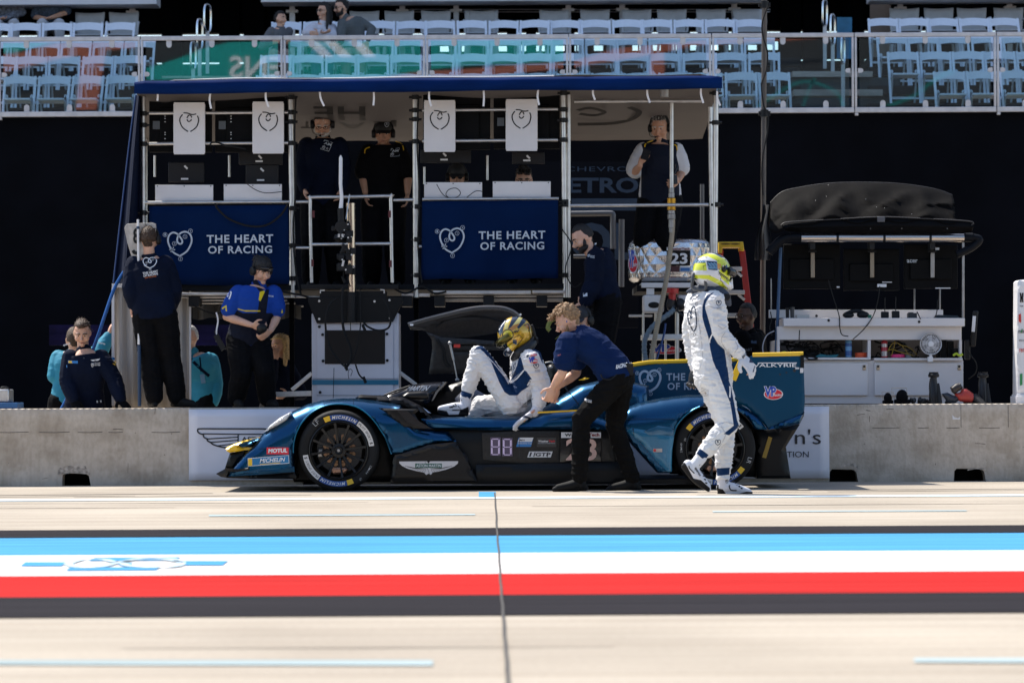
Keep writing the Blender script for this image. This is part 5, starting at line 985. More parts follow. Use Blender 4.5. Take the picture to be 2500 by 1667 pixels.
for gx in(0,1):
 ox,oy=(578,1078)if gx==0 else(662,1080)
 seg=[]
 for k in range(7):
  seg+=[(ox+12+k*7,oy)]if k<6 else[]
  if k<6:seg+=[(ox+12+k*7,oy+55),(ox+12+k*7,oy+110)]
 for k in range(1,8):seg+=[(ox+2,oy+k*6.8),(ox+58,oy+k*6.8),(ox+2,oy+55+k*6.6),(ox+58,oy+55+k*6.6)]
 for k in range(1,7):seg+=[(ox+8,oy+4+k*7.4),(ox+52,oy+4+k*7.4),(ox+8,oy+59+k*7.2),(ox+52,oy+59+k*7.2)]
 for x,y in seg:v=W(B2,x,y,DA+.0925);m_.box(v-Vector((.0032,0,.0032)),v+Vector((.0032,.002,.0032)))
m_.build('led_digits',LED,lpn)
IW=M('sticker_white',(.6,.6,.62),.4)
def sticker(name,mt,c,x0,y0,x1,y1,d,par=None,skew=0):m_=MB();m_.poly([W(c,x0,y1,d),W(c,x1-skew,y1,d),W(c,x1,y0,d),W(c,x0+skew,y0,d)]);return m_.build(name,mt,par or car)
def words(mt,par,*items):
 m_=MB()
 for it in items:text(m_,*it)
 return m_.build('lettering',mt,par)
INK=M('black_ink',(.012,.013,.018),.5);SBLUE=M('sticker_mid_blue',(.02,.16,.42),.4);SRED=M('sticker_red',(.62,.012,.03),.4)
z_=DA+.092
s1=sticker('cup_sticker',SBLUE,B2,755,1068,878,1133,z_,skew=18);sticker('white_band',IW,B2,766,1068,878,1098,z_-.001,s1,12)
words(IW,s1,('Endurance Cup',B2,768,1103,866,1116,z_-.002,.01));words(INK,s1,('IMSA',B2,776,1080,816,1092,z_-.002,.02,.3))
s2=sticker('series_sticker',M('dark_sticker',(.03,.028,.028),.4),B2,902,1068,1040,1134,z_);words(IW,s2,('Weather',B2,912,1086,984,1100,z_-.002,.03));words(SRED,s2,('Tech',B2,986,1086,1030,1100,z_-.002,.03));words(GREY_MARK,s2,('Sportscar Championship',B2,912,1104,1030,1112,z_-.002))
s3=sticker('class_sticker',IW,B2,834,1166,1014,1208,z_,skew=14);words(INK,s3,('GTP',B2,892,1174,1000,1200,z_-.002,.03,.15));m_=MB();m_.poly([W(B2,x,y,z_-.002)for x,y in((846,1202),(858,1202),(868,1172),(856,1172))]);m_.poly([W(B2,x,y,z_-.002)for x,y in((876,1202),(884,1202),(894,1172),(886,1172))]);m_.build('slash',INK,s3)
m_=MB();m_.ribbon(catmull([W(B2,x,y,z_-.001)for x,y in((800,1050),(780,1070),(780,1200),(810,1222),(950,1222),(978,1200),(978,1070),(950,1050),(800,1050))],5),.004);m_.build('access_cover_line',INK,car)
npn=panel('number_panel',BLACK_GLOSS,B2,[(1070,1068),(1356,1066),(1356,1240),(1066,1240)],DA+.09,.03,.004,.05)
sticker('name_strip',IW,B2,1074,1030,1356,1070,DA+.085,npn);words(INK,npn,('Weather',B2,1098,1038,1262,1060,DA+.083,.04));words(M('dark_red_ink',(.25,.012,.03),.5),npn,('Tech',B2,1266,1036,1346,1060,DA+.083,.04))
words(M('pale_peach',(.62,.40,.34),.5),npn,('23',B2,1108,1076,1326,1230,DA+.083,.02))
panel('rear_lamp_panel',CARBON_G,B2,[(1358,1070),(1420,1080),(1455,1240),(1358,1236)],DA+.10,.03,.004,.04)
panel('cowl',CARBON,B1,[(1395,244,.03),(1445,212,.06),(1600,222,.06),(1790,234,.05),(1930,300,.05),(2040,420,.05),(1740,300,.02)],DA+.22,.5,.04,.03)
panel('windscreen',BLACK_GLOSS,B1,[(1620,222,.05),(1700,190,.08),(1830,138,.12),(1980,112,.12),(2142,106,.10),(2110,140,.05),(2040,230,.05),(2010,280,.05),(1930,320,.05)],DA+.45,1.0,.06,.03)
panel('mirror',CARBON,B1,[(1775,225,.02),(1830,190,.04),(1950,184,.03),(2004,196,.02),(2004,252,.02),(1930,254,.03),(1830,245,.03)],DA+.1,.16,.03,.015)
panel('screen_edge',M('grey_edge',(.16,.15,.14),.35,.3),B1,[(2142,106),(2148,112),(2075,200),(2040,262),(2030,262),(2060,190),(2105,140)],DA+.43,.03,.004,.02)
m_=MB();put_text(m_,'MARTIN',W(B1,1815,180,DA+.44),W(B1,1985,180,DA+.44),W(B1,1850,140,DA+.44),.02);m_.build('lettering',WHITE_MARK,car)
m_=MB();m_.tube([W(B1,1640,216,DA+.4),W(B1,1740,176,DA+.42),W(B1,1850,140,DA+.44)],.006,6);m_.tube([W(B1,1660,222,DA+.4),W(B1,1760,190,DA+.42),W(B1,1830,160,DA+.43)],.005,6);m_.build('wiper',BLACK,car)
panel('dashboard',BLK,B2,[(0,700),(90,850),(200,930),(430,935),(460,640),(300,690),(120,780)],DA+.9,.5,.04,.05)
panel('seat_shell',M('dark_blue_seat',(.004,.012,.04),.6),B2,[(330,930),(320,790),(380,730),(460,720),(560,780),(600,930)],DA+.75,.4,.05,.04)
panel('engine_cover',BLUE,B2,[(860,930,.05),(960,860,.12),(1020,815,.15),(1110,755,.16),(1200,700,.16),(1330,668,.14),(1480,655,.1),(1700,700,.15),(1700,1000,.05),(900,1000,.05)],DA+.35,1.1,res=.04)
m_=MB();m_.tube([W(B2,1100,715,DA+.36),W(B2,1150,770,DA+.345),W(B2,1200,835,DA+.345)],.004,6);m_.build('panel_gap',INK,car)
panel('yellow_fin',YEL,B2,[(1195,662),(1245,642),(1275,648),(1240,662)],DA+.33,.05,.01,.02)
m_=MB();m_.ribbon([W(B2,870,893,DA+.12),W(B2,1000,886,DA+.09),W(B2,1190,876,DA+.09)],.014);m_.build('pinstripe',YEL,car)
panel('roll_hoop',BLK,B2,[(968,690),(975,560),(1010,545),(1050,560),(1120,640),(1110,720)],DA+.9,.35,.05,.04)
m_=MB();m_.tube(catmull([W(B2,x,y,DA+.8)for x,y in((960,540),(1000,532),(1020,540),(1024,512),(1026,540),(1045,548))],4),.007,7);m_.build('bracket',ALU_D,car)
m_=MB();text(m_,'.....',B2,982,568,1014,573,DA+.88,.02);m_.build('indicator_dots',WHITE_MARK,car)
DD=DA+1.75;T=lambda x,y,o=0:W(M2,x,y,DD+o)
dr=thing('x','x','x')if False else None
outer=catmull([T(968,952),T(1100,915),T(1230,882),T(1360,852),T(1480,836),T(1600,838),T(1670,856),T(1720,888),T(1745,930)],5)
inner=catmull([T(985,995,.02),T(1090,1000,.15),T(1200,1030,.25),T(1330,1034,.3),T(1480,1020,.3),T(1600,1000,.25),T(1660,985,.2),T(1700,975,.1),T(1738,970,.02)],5)
m_=MB();rows=[]
for v in np.linspace(0,1,12):rows.append([a.lerp(b,v)+Vector((0,.04*math.sin(v*math.pi),.0*math.sin(v*math.pi)+(.018 if .3<v<.55 and 5<i<34 else 0)))for i,(a,b)in enumerate(zip(outer,inner))])
m_.sheet(rows);door=m_.build('door',M('door_underside',(.045,.039,.035),.45,coat=.1,var=.3,vs=40),car,solid=.03,sharp=60)
m_=MB();m_.tube(outer,.010,8);m_.build('door_edge',M('pale_door_edge',(.22,.20,.19),.35,.3),door)
m_=MB();m_.tube(catmull([T(1160,975,.06),T(1230,930,.06),T(1350,905,.06),T(1500,910,.06),T(1640,945,.06)],6),.009,8);m_.build('door_rib',CARBON,door)
panel('door_inner',CARBON_G,M2,[(1090,1005),(1130,1060),(1135,1120),(1110,1295),(1350,1292),(1480,1300),(1480,1130),(1280,1130),(1270,1105),(1560,1100),(1560,1070),(1200,1045)],DD-.1,.05,.015,.03,door)
m_=MB();m_.slab(M2,1275,1105,1640,1132,DD-.12,.02);m_.build('door_slot',BLACK,door)
m_=MB();m_.slab(M2,1282,1093,1326,1116,DD-.13,.02);m_.build('red_tab',RED,door)
m_=MB();m_.cyl(T(1255,1085,-.2),T(1280,1200,-.2),.011,10);m_.cyl(T(1280,1200,-.2),T(1306,1335,-.2),.006,10);m_.ell(T(1255,1085,-.2),(.018,.018,.018));m_.ell(T(1306,1335,-.2),(.02,.02,.016));m_.build('gas_strut',ALU_D,door)
m_=MB();m_.tube(catmull([T(1160,1060,-.12),T(1200,1120,-.12),T(1215,1210,-.12),T(1250,1250,-.12)],6),.006,6);m_.tube(catmull([T(1175,1055,-.12),T(1215,1120,-.12),T(1230,1200,-.12),T(1262,1240,-.12)],6),.006,6);m_.build('wire',RUBBER,door)
m_=MB();m_.slab(M2,982,954,1005,966,DD-.02,.01);m_.build('label_plate',WHITE_MARK,door)
def circ(cx,cy,r,a0,a1,n,rr):return[(cx+r*math.cos(R(a)),cy-r*math.sin(R(a)),rr)for a in np.linspace(a0,a1,n)]
rw=(1055,1050)
rear=[(672,1260,.02),(560,1262,.03),(455,1150,.03),(330,1010,.03),(235,855,.03),(220,790,.06),(250,740,.12),(300,692,.16),(400,652,.2),(600,610,.22),(830,582,.22),(960,582,.22),(1100,596,.2),(1230,640,.16),(1340,700,.1),(1430,775,.04),(1514,885,.02),(1440,884,.02)]+circ(rw[0],rw[1],388,26,152,16,.03)+[(690,960,.03),(675,1080,.03)]
rf_=panel('rear_fender',BLUE,B3,rear,DA-.02,.5,res=.022)
m_=MB();m_.tube(catmull([W(B3,p[0],p[1],DA+.0)for p in[(672,1250),(675,1080),(690,960)]+circ(rw[0],rw[1],388,152,110,6,0)],4),.006,6);m_.build('arch_glint',GLINTM,rf_)
panel('rear_fender',BLUE,B3,rear,DA+1.36,.5,res=.04)
panel('arch_liner',BLK,B3,[(660,1270),(680,960),(760,800),(900,690),(1055,655),(1250,690),(1400,820),(1500,900),(1450,1300)],DA+.42,.08,.02,.06)
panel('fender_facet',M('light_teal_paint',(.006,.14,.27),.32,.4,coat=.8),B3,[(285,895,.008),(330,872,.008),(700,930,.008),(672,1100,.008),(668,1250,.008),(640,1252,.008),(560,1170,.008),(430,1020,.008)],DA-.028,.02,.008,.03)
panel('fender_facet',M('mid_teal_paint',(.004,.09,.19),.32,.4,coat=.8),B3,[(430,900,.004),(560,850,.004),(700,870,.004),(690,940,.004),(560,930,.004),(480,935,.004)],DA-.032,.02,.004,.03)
m_=MB()
for q in(((240,795),(450,792),(700,795)),((345,875),(348,935)),((700,930),(690,1010))):m_.ribbon(catmull([W(B3,x,y,DA-.0335)for x,y in q],4),.0035)
for x,y in((340,884),(352,1040),(690,880)):v=W(B3,x,y,DA-.034);m_.cyl(v,v+Vector((0,.003,0)),.006,8)
m_.build('panel_gap',M('gap_shadow',(.002,.004,.008),.8),rf_)
tl=sticker('type_label',M('tan_label',(.5,.42,.38),.4),B3,515,1050,594,1080,DA-.034)
sticker('red_mark',SRED,B3,519,1054,540,1076,DA-.0355,tl)
fin=panel('shark_fin',TEALP,B3,[(250,345,.02),(335,322,.02),(520,300,.02),(820,292,.02),(1290,276,.02),(1290,760,.02),(300,760,.02),(200,560,.02)],DA+.92,.05,.02,.05)
m_=MB();m_.tube(catmull([W(B3,x,y,DA+.93)for x,y in((250,340),(335,324),(430,308),(520,299),(820,291),(1290,275))],5),.019,8);m_.build('fin_edge',YEL,fin)
m_=MB();heart(m_,B3,398,372,578,552,DA+.915,.020,True);text(m_,'THE HEART',B3,630,395,1110,458,DA+.915,.022,0,1.12);text(m_,'OF RACING',B3,640,478,1105,540,DA+.915,.022,0,1.12);m_.build('lettering',M('pale_blue_mark',(.34,.42,.52),.5),fin)
epp=[(1180,470,.01),(1290,290,.01),(1380,241,.01),(1818,229,.01),(1828,400,.01),(1836,640,.01),(1828,765,.02),(1795,832,.03),(1700,858,.03),(1520,886,.02),(1440,790,.02),(1330,690,.05),(1220,640,.08),(1190,600,.05)]
ep=panel('rear_end_plate',TEALP,B3,epp,DA+.02,.05,res=.03)
panel('rear_end_plate',TEALP,B3,epp,DA+1.8,.05,res=.06)
m_=MB();m_.tube([W(B3,x,y,DA+.035)for x,y in((1380,238),(1600,233),(1820,228))],.020,8);m_.bar(W(B3,1284,280,DA+.035),W(B3,1210,455,DA+.035),.050,.056);m_.build('end_plate_edge',YEL,ep)
m_=MB();m_.slab(B3,1798,238,1828,350,DA+.01,.05);m_.build('gurney_strip',BLK,ep);m_=MB();m_.slab(B3,1794,350,1822,392,DA+.008,.04);m_.slab(B3,1752,345,1785,360,DA+.017,.01);m_.build('label_plate',IW,ep)
m_=MB();text(m_,'VALKYRIE',B3,1385,312,1760,342,DA+.015,.012,0,1.0);m_.poly([W(B3,x,y,DA+.015)for x,y in((1425,310),(1762,309),(1768,302),(1425,303))]);m_.build('lettering',WHITE_MARK,ep)
vp(ep,B3,1478,508,1645,632,DA+.013)
m_=MB()
for x,y in((1745,372),(1620,405),(1675,390)):v=W(B3,x,y,DA+.016);m_.cyl(v,v+Vector((0,.004,0)),.008 if x<1700 else .014,10)
m_.build('bolt',INK,ep)
panel('tail_flare',BLUE,B3,[(1520,884,.02),(1600,820,.06),(1836,730,.04),(1828,770,.04),(1795,833,.04),(1700,858,.04)],DA-.01,.1,res=.025)
panel('diffuser',BLK,B3,[(1400,890),(1520,890),(1795,838),(1672,1036),(1690,1150),(1715,1310),(1420,1310)],DA+.25,1.4,.03,.05)
panel('rear_wing',BLK,B3,[(1300,300,.02),(1800,262,.02),(1805,300,.02),(1500,340,.03)],DA+.08,1.7,.02,.04)
m_=MB();m_.bar(W(B3,1535,950,DA+.24),W(B3,1480,1130,DA+.24),.035,.01);m_.build('yellow_strip',M('dim_yellow',(.30,.19,.02),.5),car)
for a,b in(((1530,882),(1210,640)),):pass
panel('arch_flare',BLK,B3,circ(rw[0],rw[1],402,30,150,20,.006)+circ(rw[0],rw[1],378,150,30,20,.006),DA+.02,.3,.006,.03)
WB=M('wheel_black',(.010,.010,.011),.3,.4);COP=M('copper_bobbin',(.30,.18,.11),.4,.9);DISC=M('brake_disc',(.05,.05,.052),.5,.4)
MICH=M('tyre_blue',(.02,.07,.26),.55);TYW=M('tyre_white',(.6,.58,.56),.6);TYY=M('tyre_yellow',(.68,.42,.02),.6)
def arc_pt(c,r,a,y):return Vector((c.x+r*math.cos(a),y,c.z+r*math.sin(a)))
def arc_band(m_,c,r0,r1,a0,a1,y):n=max(4,int(abs(a1-a0)*24));m_.sheet([[arc_pt(c,r,a0+(a1-a0)*k/n,y(r))for k in range(n+1)]for r in(r0,r1)])
def arc_text(m_,s,c,rb,rt,a_mid,y,bold=.02,k=1.0,inward=False,shear=0):
 ws_=[txt_mesh(ch,bold,shear,1.0)[2]*(.72 if ch in 'acenorsuvxz.-' else 1)if ch!=' ' else .4 for ch in s];h=rt-rb;tot=sum(w*h*k+h*.16 for w in ws_);rm=(rb+rt)/2;a=a_mid+tot/rm/2
 for ch,w in zip(s,ws_):
  da=w*h*k/rm
  if ch!=' ':
   hh=.72 if ch in 'acenorsuvxz.-' else 1
   put_text(m_,ch,(0,0,0),(1,0,0),(0,0,1),bold,shear,1.0,warp=lambda u,v,a=a,da=da,hh=hh:arc_pt(c,rb+h*hh*v,a-da*u,y(rb+h*v)))
  a-=da+h*.16/rm
def make_wheel(cx_px,cy_px,d0,front,near=True):
 c=W(PX,cx_px,cy_px,d0);RT=c.z if near else c.z;RT=.349;wd=.33
 wh=link('wheel',None,car)
 prof=[(.232,.035),(.250,.018),(.268,.008),(.300,.002),(.325,.006),(.340,.024),(.347,.05),(RT,.09),(RT,wd-.09),(.347,wd-.05),(.335,wd-.02),(.30,wd),(.25,wd-.01),(.232,wd-.03)]
 m_=MB();m_.lathe(prof,c,1,96);ty=m_.build('tyre',RUBBER,wh,sharp=60)
 m_=MB();m_.lathe([(.254,.012),(.254,.0),(.246,-.003),(.240,.004),(.237,.03),(.230,.05),(.225,.10),(.222,wd-.04),(.235,wd-.02)],c,1,72);rim=m_.build('rim',WB,wh,sharp=50)
 m_=MB();ns=12 if front else 10
 for k in range(ns):
  a=2*math.pi*(k+.25)/ns;ta=Vector((-math.sin(a),0,math.cos(a)));rad=Vector((math.cos(a),0,math.sin(a)))
  p0,p1=c+rad*.055+Vector((0,.045,0)),c+rad*.236+Vector((0,.014,0));w0,w1=.012,.0075 if front else .014
  if not front:w0,w1=.012,.011
  pts=[]
  for p,w_ in((p0,w0),(c+rad*.17+Vector((0,.026,0)),.009),(p1,w1+.006)):
   pts.append([p-ta*w_+Vector((0,.018,0)),p-ta*w_*.8,p+ta*w_*.8,p+ta*w_+Vector((0,.018,0)),p+ta*w_*.6+Vector((0,.03,0)),p-ta*w_*.6+Vector((0,.03,0))])
  m_.sheet(pts,True)
 m_.build('spoke',WB,rim,sharp=40)
 m_=MB();m_.lathe([(0,.012),(.018,.012),(.022,.02),(.03,.018),(.036,.03),(.06,.034),(.064,.06),(.08,.09)],c,1,30)
 for k in range(10):a=2*math.pi*k/10;v=arc_pt(c,.05,a,c.y+.03);m_.cyl(v,v+Vector((0,.02,0)),.006,6)
 m_.build('hub',WB,rim)
 m_=MB();m_.lathe([(0,.008),(.012,.008),(.016,.014)],c,1,20);m_.build('wheel_nut',ALU_D,rim)
 m_=MB();m_.lathe([(.05,.16),(.195,.155),(.195,.185),(.05,.185)],c,1,60);m_.build('brake_disc',DISC,wh)
 if near:
  m_=MB()
  for k in range(12):a=2*math.pi*(k+.5)/12;v=arc_pt(c,.125,a,c.y+.142);m_.cyl(v,v+Vector((0,.02,0)),.018,12);v=arc_pt(c,.102,a,c.y+.142);m_.cyl(v,v+Vector((0,.02,0)),.012,10)
  m_.build('disc_bobbin',COP,wh)
  m_=MB();puff(m_,[(c.x-.085,c.z-.175,.012),(c.x-.06,c.z-.14,.012),(c.x+.06,c.z-.145,.012),(c.x+.08,c.z-.165,.012),(c.x+.05,c.z-.2,.012),(c.x-.05,c.z-.205,.012)],c.y+.10,.05,.012);m_.build('caliper',M('bronze_caliper',(.40,.24,.18),.35,.7),wh)
  if front:m_=MB();puff(m_,[(c.x-.19,c.z-.06,.015),(c.x-.14,c.z-.06,.015),(c.x-.135,c.z+.02,.015),(c.x-.185,c.z+.02,.015)],c.y+.10,.05,.012);m_.build('caliper',M('silver_caliper',(.3,.3,.31),.35,.7),wh)
  ys=lambda r:c.y+(.0005 if .29<r<.315 else .0045)-.006+max(0,(.285-r)*.32)+max(0,(r-.322)*.5)
  yt=lambda r:ys(r)-.002
  A=math.radians
  def group(a_mid,rot):
   m1=MB();arc_band(m1,c,.264,.308,A(a_mid-26),A(a_mid+22),ys);m1.build('tyre_print',MICH,ty)
   m1=MB();arc_band(m1,c,.264,.308,A(a_mid+22.5),A(a_mid+33),ys);m1.build('tyre_print',TYY,ty)
   m1=MB();arc_text(m1,'MICHELIN',c,.273,.300,A(a_mid-3),yt,.03,1.0,shear=.25);m1.build('lettering',TYW,ty)
   m1=MB();a2=a_mid-27.5;arc_band(m1,c,.264,.308,A(a2-47),A(a2),ys);m1.build('tyre_print',TYW,ty)
   m1=MB();arc_text(m1,'PILOT SPORT',c,.277,.296,A(a2-20),yt,.0,1.0);arc_text(m1,'S',c,.274,.300,A(a2-42.5),yt,.04);m1.build('lettering',INK,ty)
  for am in((82,262)if front else(112,292)):group(am,0)
  m1=MB()
  if front:
   arc_text(m1,'LF',c,.285,.325,A(128),yt,-.02);arc_text(m1,'23.644',c,.30,.318,A(-33),yt,-.015);arc_text(m1,'LF',c,.30,.318,A(-53),yt,-.02)
  else:
   arc_text(m1,'23.649',c,.285,.303,A(178),yt,-.015);arc_text(m1,'351',c,.262,.278,A(163),yt,-.01);arc_text(m1,'LR',c,.290,.325,A(-20),yt,-.01)
  m1.build('lettering',M('chalk_mark',(.5,.5,.5),.8),ty)
 return wh
wf=make_wheel(826.5,1099.5,DA,True);wr=make_wheel(1746.5,1095,DA,False)
make_wheel(826.5,1099.5,DA,True,False).location.y=1.55;make_wheel(1746.5,1095,DA,False,False).location.y=1.55
b1=sticker('red_sticker',SRED,B1,675,645,856,701,DA-.0135);words(WHITE_MARK,b1,('MOTUL',B1,688,655,845,690,DA-.0155,.05,.1,1,4))
m_=MB();m_.poly([W(B1,x,y,DA-.0135)for x,y in((522,800),(861,775),(858,707),(520,733))]);b2=m_.build('blue_sticker',WHITE_MARK,car)
m_=MB();m_.poly([W(B1,x,y,DA-.0145)for x,y in((558,793),(857,771),(854,711),(556,735))]);m_.build('blue_field',M('sticker_sky_blue',(.01,.16,.36),.4),b2)
m_=MB();m_.poly([W(B1,x,y,DA-.0145)for x,y in((524,797),(557,794),(555,735),(523,738))]);m_.poly([W(B1,x,y,DA-.0155)for x,y in((620,785),(788,773),(788,768),(620,780))]);m_.build('yellow_field',YEL,b2)
words(WHITE_MARK,b2,('MICHELIN',B1,618,737,828,772,DA-.016,.02,.25,1,13))
zb=DA-.008;m_=MB();L=[(1762,760),(1990,758),(2003,776),(2016,758),(2246,757),(2244,775),(2215,800),(2150,825),(2080,842),(2040,848),(2022,868),(2003,858),(1985,870),(1965,850),(1905,838),(1830,818),(1785,795),(1765,775)]
m_.prism([W(B1,x,y,zb)for x,y in L][::-1],.003);wg=m_.build('wing_emblem',M('silver_emblem',(.58,.56,.57),.4,.2),car)
m_=MB()
for k in range(9):
 for sg in(-1,1):m_.ribbon([W(B1,2003+sg*(20+k*9),812+k*.5,zb-.001),W(B1,2003+sg*(34+k*20),856-k*7.5,zb-.001)],.0028)
m_.ribbon([W(B1,1975,760,zb-.0012),W(B1,2036,930,zb-.0012)],.003);m_.build('feather_line',INK,wg)
m_=MB();m_.slab(B1,1894,776,2113,812,zb-.0015,.001);nb_=m_.build('name_bar',M('racing_green',(.005,.09,.055),.4),wg);words(WHITE_MARK,nb_,('ASTON MARTIN',B1,1902,782,2106,806,zb-.004,.01))
# PEOPLE
from mathutils.bvhtree import BVHTree
def project(v):
 u0=v[0]/v[1]*FPX;v0=(v[2]-HCAM)/v[1]*FPX
 return 1250+u0*math.cos(TH)-v0*math.sin(TH),YH-(u0*math.sin(TH)+v0*math.cos(TH))
def remesh(mb,voxel,smooth=4,fac=.5):
 me=mb.mesh('r');o=bpy.data.objects.new('r',me);COL.objects.link(o)
 md=o.modifiers.new('r','REMESH');md.mode='VOXEL';md.voxel_size=voxel
 if smooth:ms=o.modifiers.new('s','SMOOTH');ms.factor=fac;ms.iterations=smooth
 dg=bpy.context.evaluated_depsgraph_get();out=bpy.data.meshes.new_from_object(o.evaluated_get(dg))
 bpy.data.objects.remove(o);bpy.data.meshes.remove(me);return out
def wrinkle(me,amp,freq=(6,6,13),seed=0.,fn=None):
 n=len(me.vertices);nn=np.zeros(n*3);me.vertices.foreach_get('normal',nn);co=np.zeros(n*3);me.vertices.foreach_get('co',co);co=co.reshape(-1,3);nn=nn.reshape(-1,3)
 for i in range(n):
  p=Vector((co[i,0]*freq[0]+seed,co[i,1]*freq[1],co[i,2]*freq[2]));q=p+noise.noise_vector(p*.5)*1.1
  r=((1-abs(noise.noise(q)))**6-.3)*.85+noise.noise(q*2.1)*.35
  co[i]+=nn[i]*amp*r*(fn(co[i])if fn else 1)
 me.vertices.foreach_set('co',co.reshape(-1));me.update()
def putmesh(me,name,mats,parent):
 for m in(mats if isinstance(mats,(list,tuple))else[mats]):me.materials.append(m)
 me.shade_smooth();me.name=name;return link(name,me,parent)
def limb(mb,pts,rs,n=12):
 P=catmull(pts,5)if len(pts)>2 else[Vector(p)for p in pts];k=(len(P)-1)/(len(pts)-1)
 rr=[np.interp(i/k,range(len(rs)),rs)for i in range(len(P))]
 mb.tube(P,1,n,True,rr);mb.ell(P[0],(rr[0],)*3,None,12,8);mb.ell(P[-1],(rr[-1],)*3,None,12,8)
TOR=[(-.17,.075,.075),(-.10,.13,.105),(0,.163,.118),(.22,.158,.114),(.45,.142,.102),(.7,.158,.116),(.88,.170,.112),(1.0,.155,.092),(1.08,.105,.072),(1.16,.06,.058)]
def torso(mb,J,add=0.,t0=-.2,t1=1.2,s=1.,wide=1.):
 P=(J['hipL']+J['hipR'])/2;C=(J['shL']+J['shR'])/2;up=(C-P);L=up.length;upn=up.normalized()
 mid=P.lerp(C,.5)+J.get('bend',Vector((0,0,0)));sp=(J['hipR']-J['hipL']).normalized();sc_=(J['shR']-J['shL']).normalized();rows=[]
 path=lambda t:(P*(1-t)**2+2*(2*mid-.5*(P+C))*t*(1-t)+C*t*t)if 0<=t<=1 else(P+(path(.02)-P).normalized()*L*t if t<0 else C+((C-path(.98)).normalized()*.5+(J['neck']-C).normalized()*.5)*L*(t-1))
 ts=[q[0]for q in TOR]
 for t in np.linspace(max(t0,-.17),min(t1,1.16),26):
  a=np.interp(t,ts,[q[1]for q in TOR])*s*wide+add;b=np.interp(t,ts,[q[2]for q in TOR])*s+add
  sd=sp.lerp(sc_,min(1,max(0,t))).normalized();tg=(path(min(t+.02,1.15))-path(t-.02)).normalized();fw=tg.cross(sd).normalized();sd=fw.cross(tg).normalized();c=path(t)
  rows.append([c+sd*a*math.copysign(abs(math.cos(th))**.85,math.cos(th))+fw*b*math.copysign(abs(math.sin(th))**.85,math.sin(th))for th in np.linspace(0,2*math.pi,25)[:-1]])
 mb.sheet(rows,True);mb.poly(rows[0][::-1]);mb.poly(rows[-1])
def headmat(J,s):f=J['face'].normalized();u=J.get('hup',Vector((0,0,1)));r=f.cross(u).normalized();u=r.cross(f).normalized();return Matrix((r,f,u)).transposed()*s
def head_shape(mb,c,m):
 def fn(p):
  x,y,z=p
  if z<0:x*=1-.26*(-z)**1.4;y*=(1-.40*(-z))if y<0 else(1-.04*(-z))
  if y>0:y*=.93
  return Vector((x,y,z))
 T=lambda x,y,z:c+m@Vector((x,y,z))
 mb.ell(c,(.076,.099,.118),m,28,20,fn)
 mb.tube([T(0,.086,.016),T(0,.104,-.012),T(0,.120,-.030)],.01,8,True,[.009,.011,.015]);mb.ell(T(0,.106,-.035),(.020,.013,.010),m,10,8)
 for sx in(-1,1):
  mb.ell(T(sx*.031,.078,.026),(.026,.017,.009),m,10,8);mb.ell(T(sx*.040,.056,-.032),(.03,.034,.03),m,10,8);mb.ell(T(sx*.077,-.008,-.008),(.009,.019,.031),m,10,8)
 mb.ell(T(0,.076,-.060),(.026,.020,.012),m,10,8);mb.ell(T(0,.068,-.094),(.027,.026,.022),m,10,8)
def hand_shape(mb,w,d,t,n,curl=.5,s=1.,add=0.,thumb=1.):
 d,t,n=d.normalized(),t.normalized(),n.normalized();R3=Matrix((t,d,n)).transposed()
 mb.ell(w+d*.052*s,(.043*s+add,.054*s+add,.019*s+add),R3,14,10);mb.ell(w+d*.012*s,(.030*s+add,.03*s+add,.021*s+add),R3,12,8)
 for i,(o,L)in enumerate(((.034,.074),(.0115,.084),(-.0115,.078),(-.033,.060))):
  p=w+(d*.093+t*o)*s;a=.12+curl*.25+i*.05;pts=[p-d*.03*s,p];sp_=t*(o*.9)
  for k,q in enumerate((.45,.32,.25)):
   p=p+(d*math.cos(a)+n*math.sin(a)+sp_*2).normalized()*L*q*s;pts.append(p);a+=curl*(1.0 if k==0 else .75)
  limb(mb,pts,[.010*s+add,.0098*s+add,.0092*s+add,.0085*s+add,.0075*s+add],8)
 p=w+(d*.03+t*.036)*s;q=p+(d*.55+t*.65*thumb+n*.35).normalized()*.042*s;limb(mb,[p-t*.02*s,p,q,q+(d*.85+t*.15*thumb+n*.4).normalized()*.034*s],[.015*s+add,.0145*s+add,.0115*s+add,.009*s+add],8)
def skin_mat(name,col):
 m=M('skin_'+name,col,.5,var=.10,vs=14,bump=.08,bs=90);b=m.node_tree.nodes['Principled BSDF'];b.inputs['Subsurface Weight'].default_value=.12;b.inputs['Subsurface Radius'].default_value=(.01,.004,.002);return m
SK_L,SK_M,SK_D=skin_mat('light',(.60,.34,.235)),skin_mat('tan',(.50,.265,.17)),skin_mat('dark',(.10,.048,.03))
H_BR,H_BK,H_GR,H_BL,H_SB=(M('hair_brown',(.055,.028,.014),.6,var=.5,vs=60,bump=1,bs=160),M('hair_black',(.008,.006,.006),.5,var=.4,vs=60,bump=1,bs=160),M('hair_grey',(.58,.55,.52),.6,var=.35,vs=70,bump=1,bs=160),M('hair_blond',(.55,.36,.16),.55,var=.4,vs=50,bump=1,bs=160),M('hair_sandy',(.30,.175,.085),.6,var=.5,vs=60,bump=1,bs=150))
EYEW=M('eye_white',(.55,.52,.48),.3);EYED=M('iris_dark',(.015,.01,.008),.2);LIP=M('lip',(.30,.10,.08),.5)
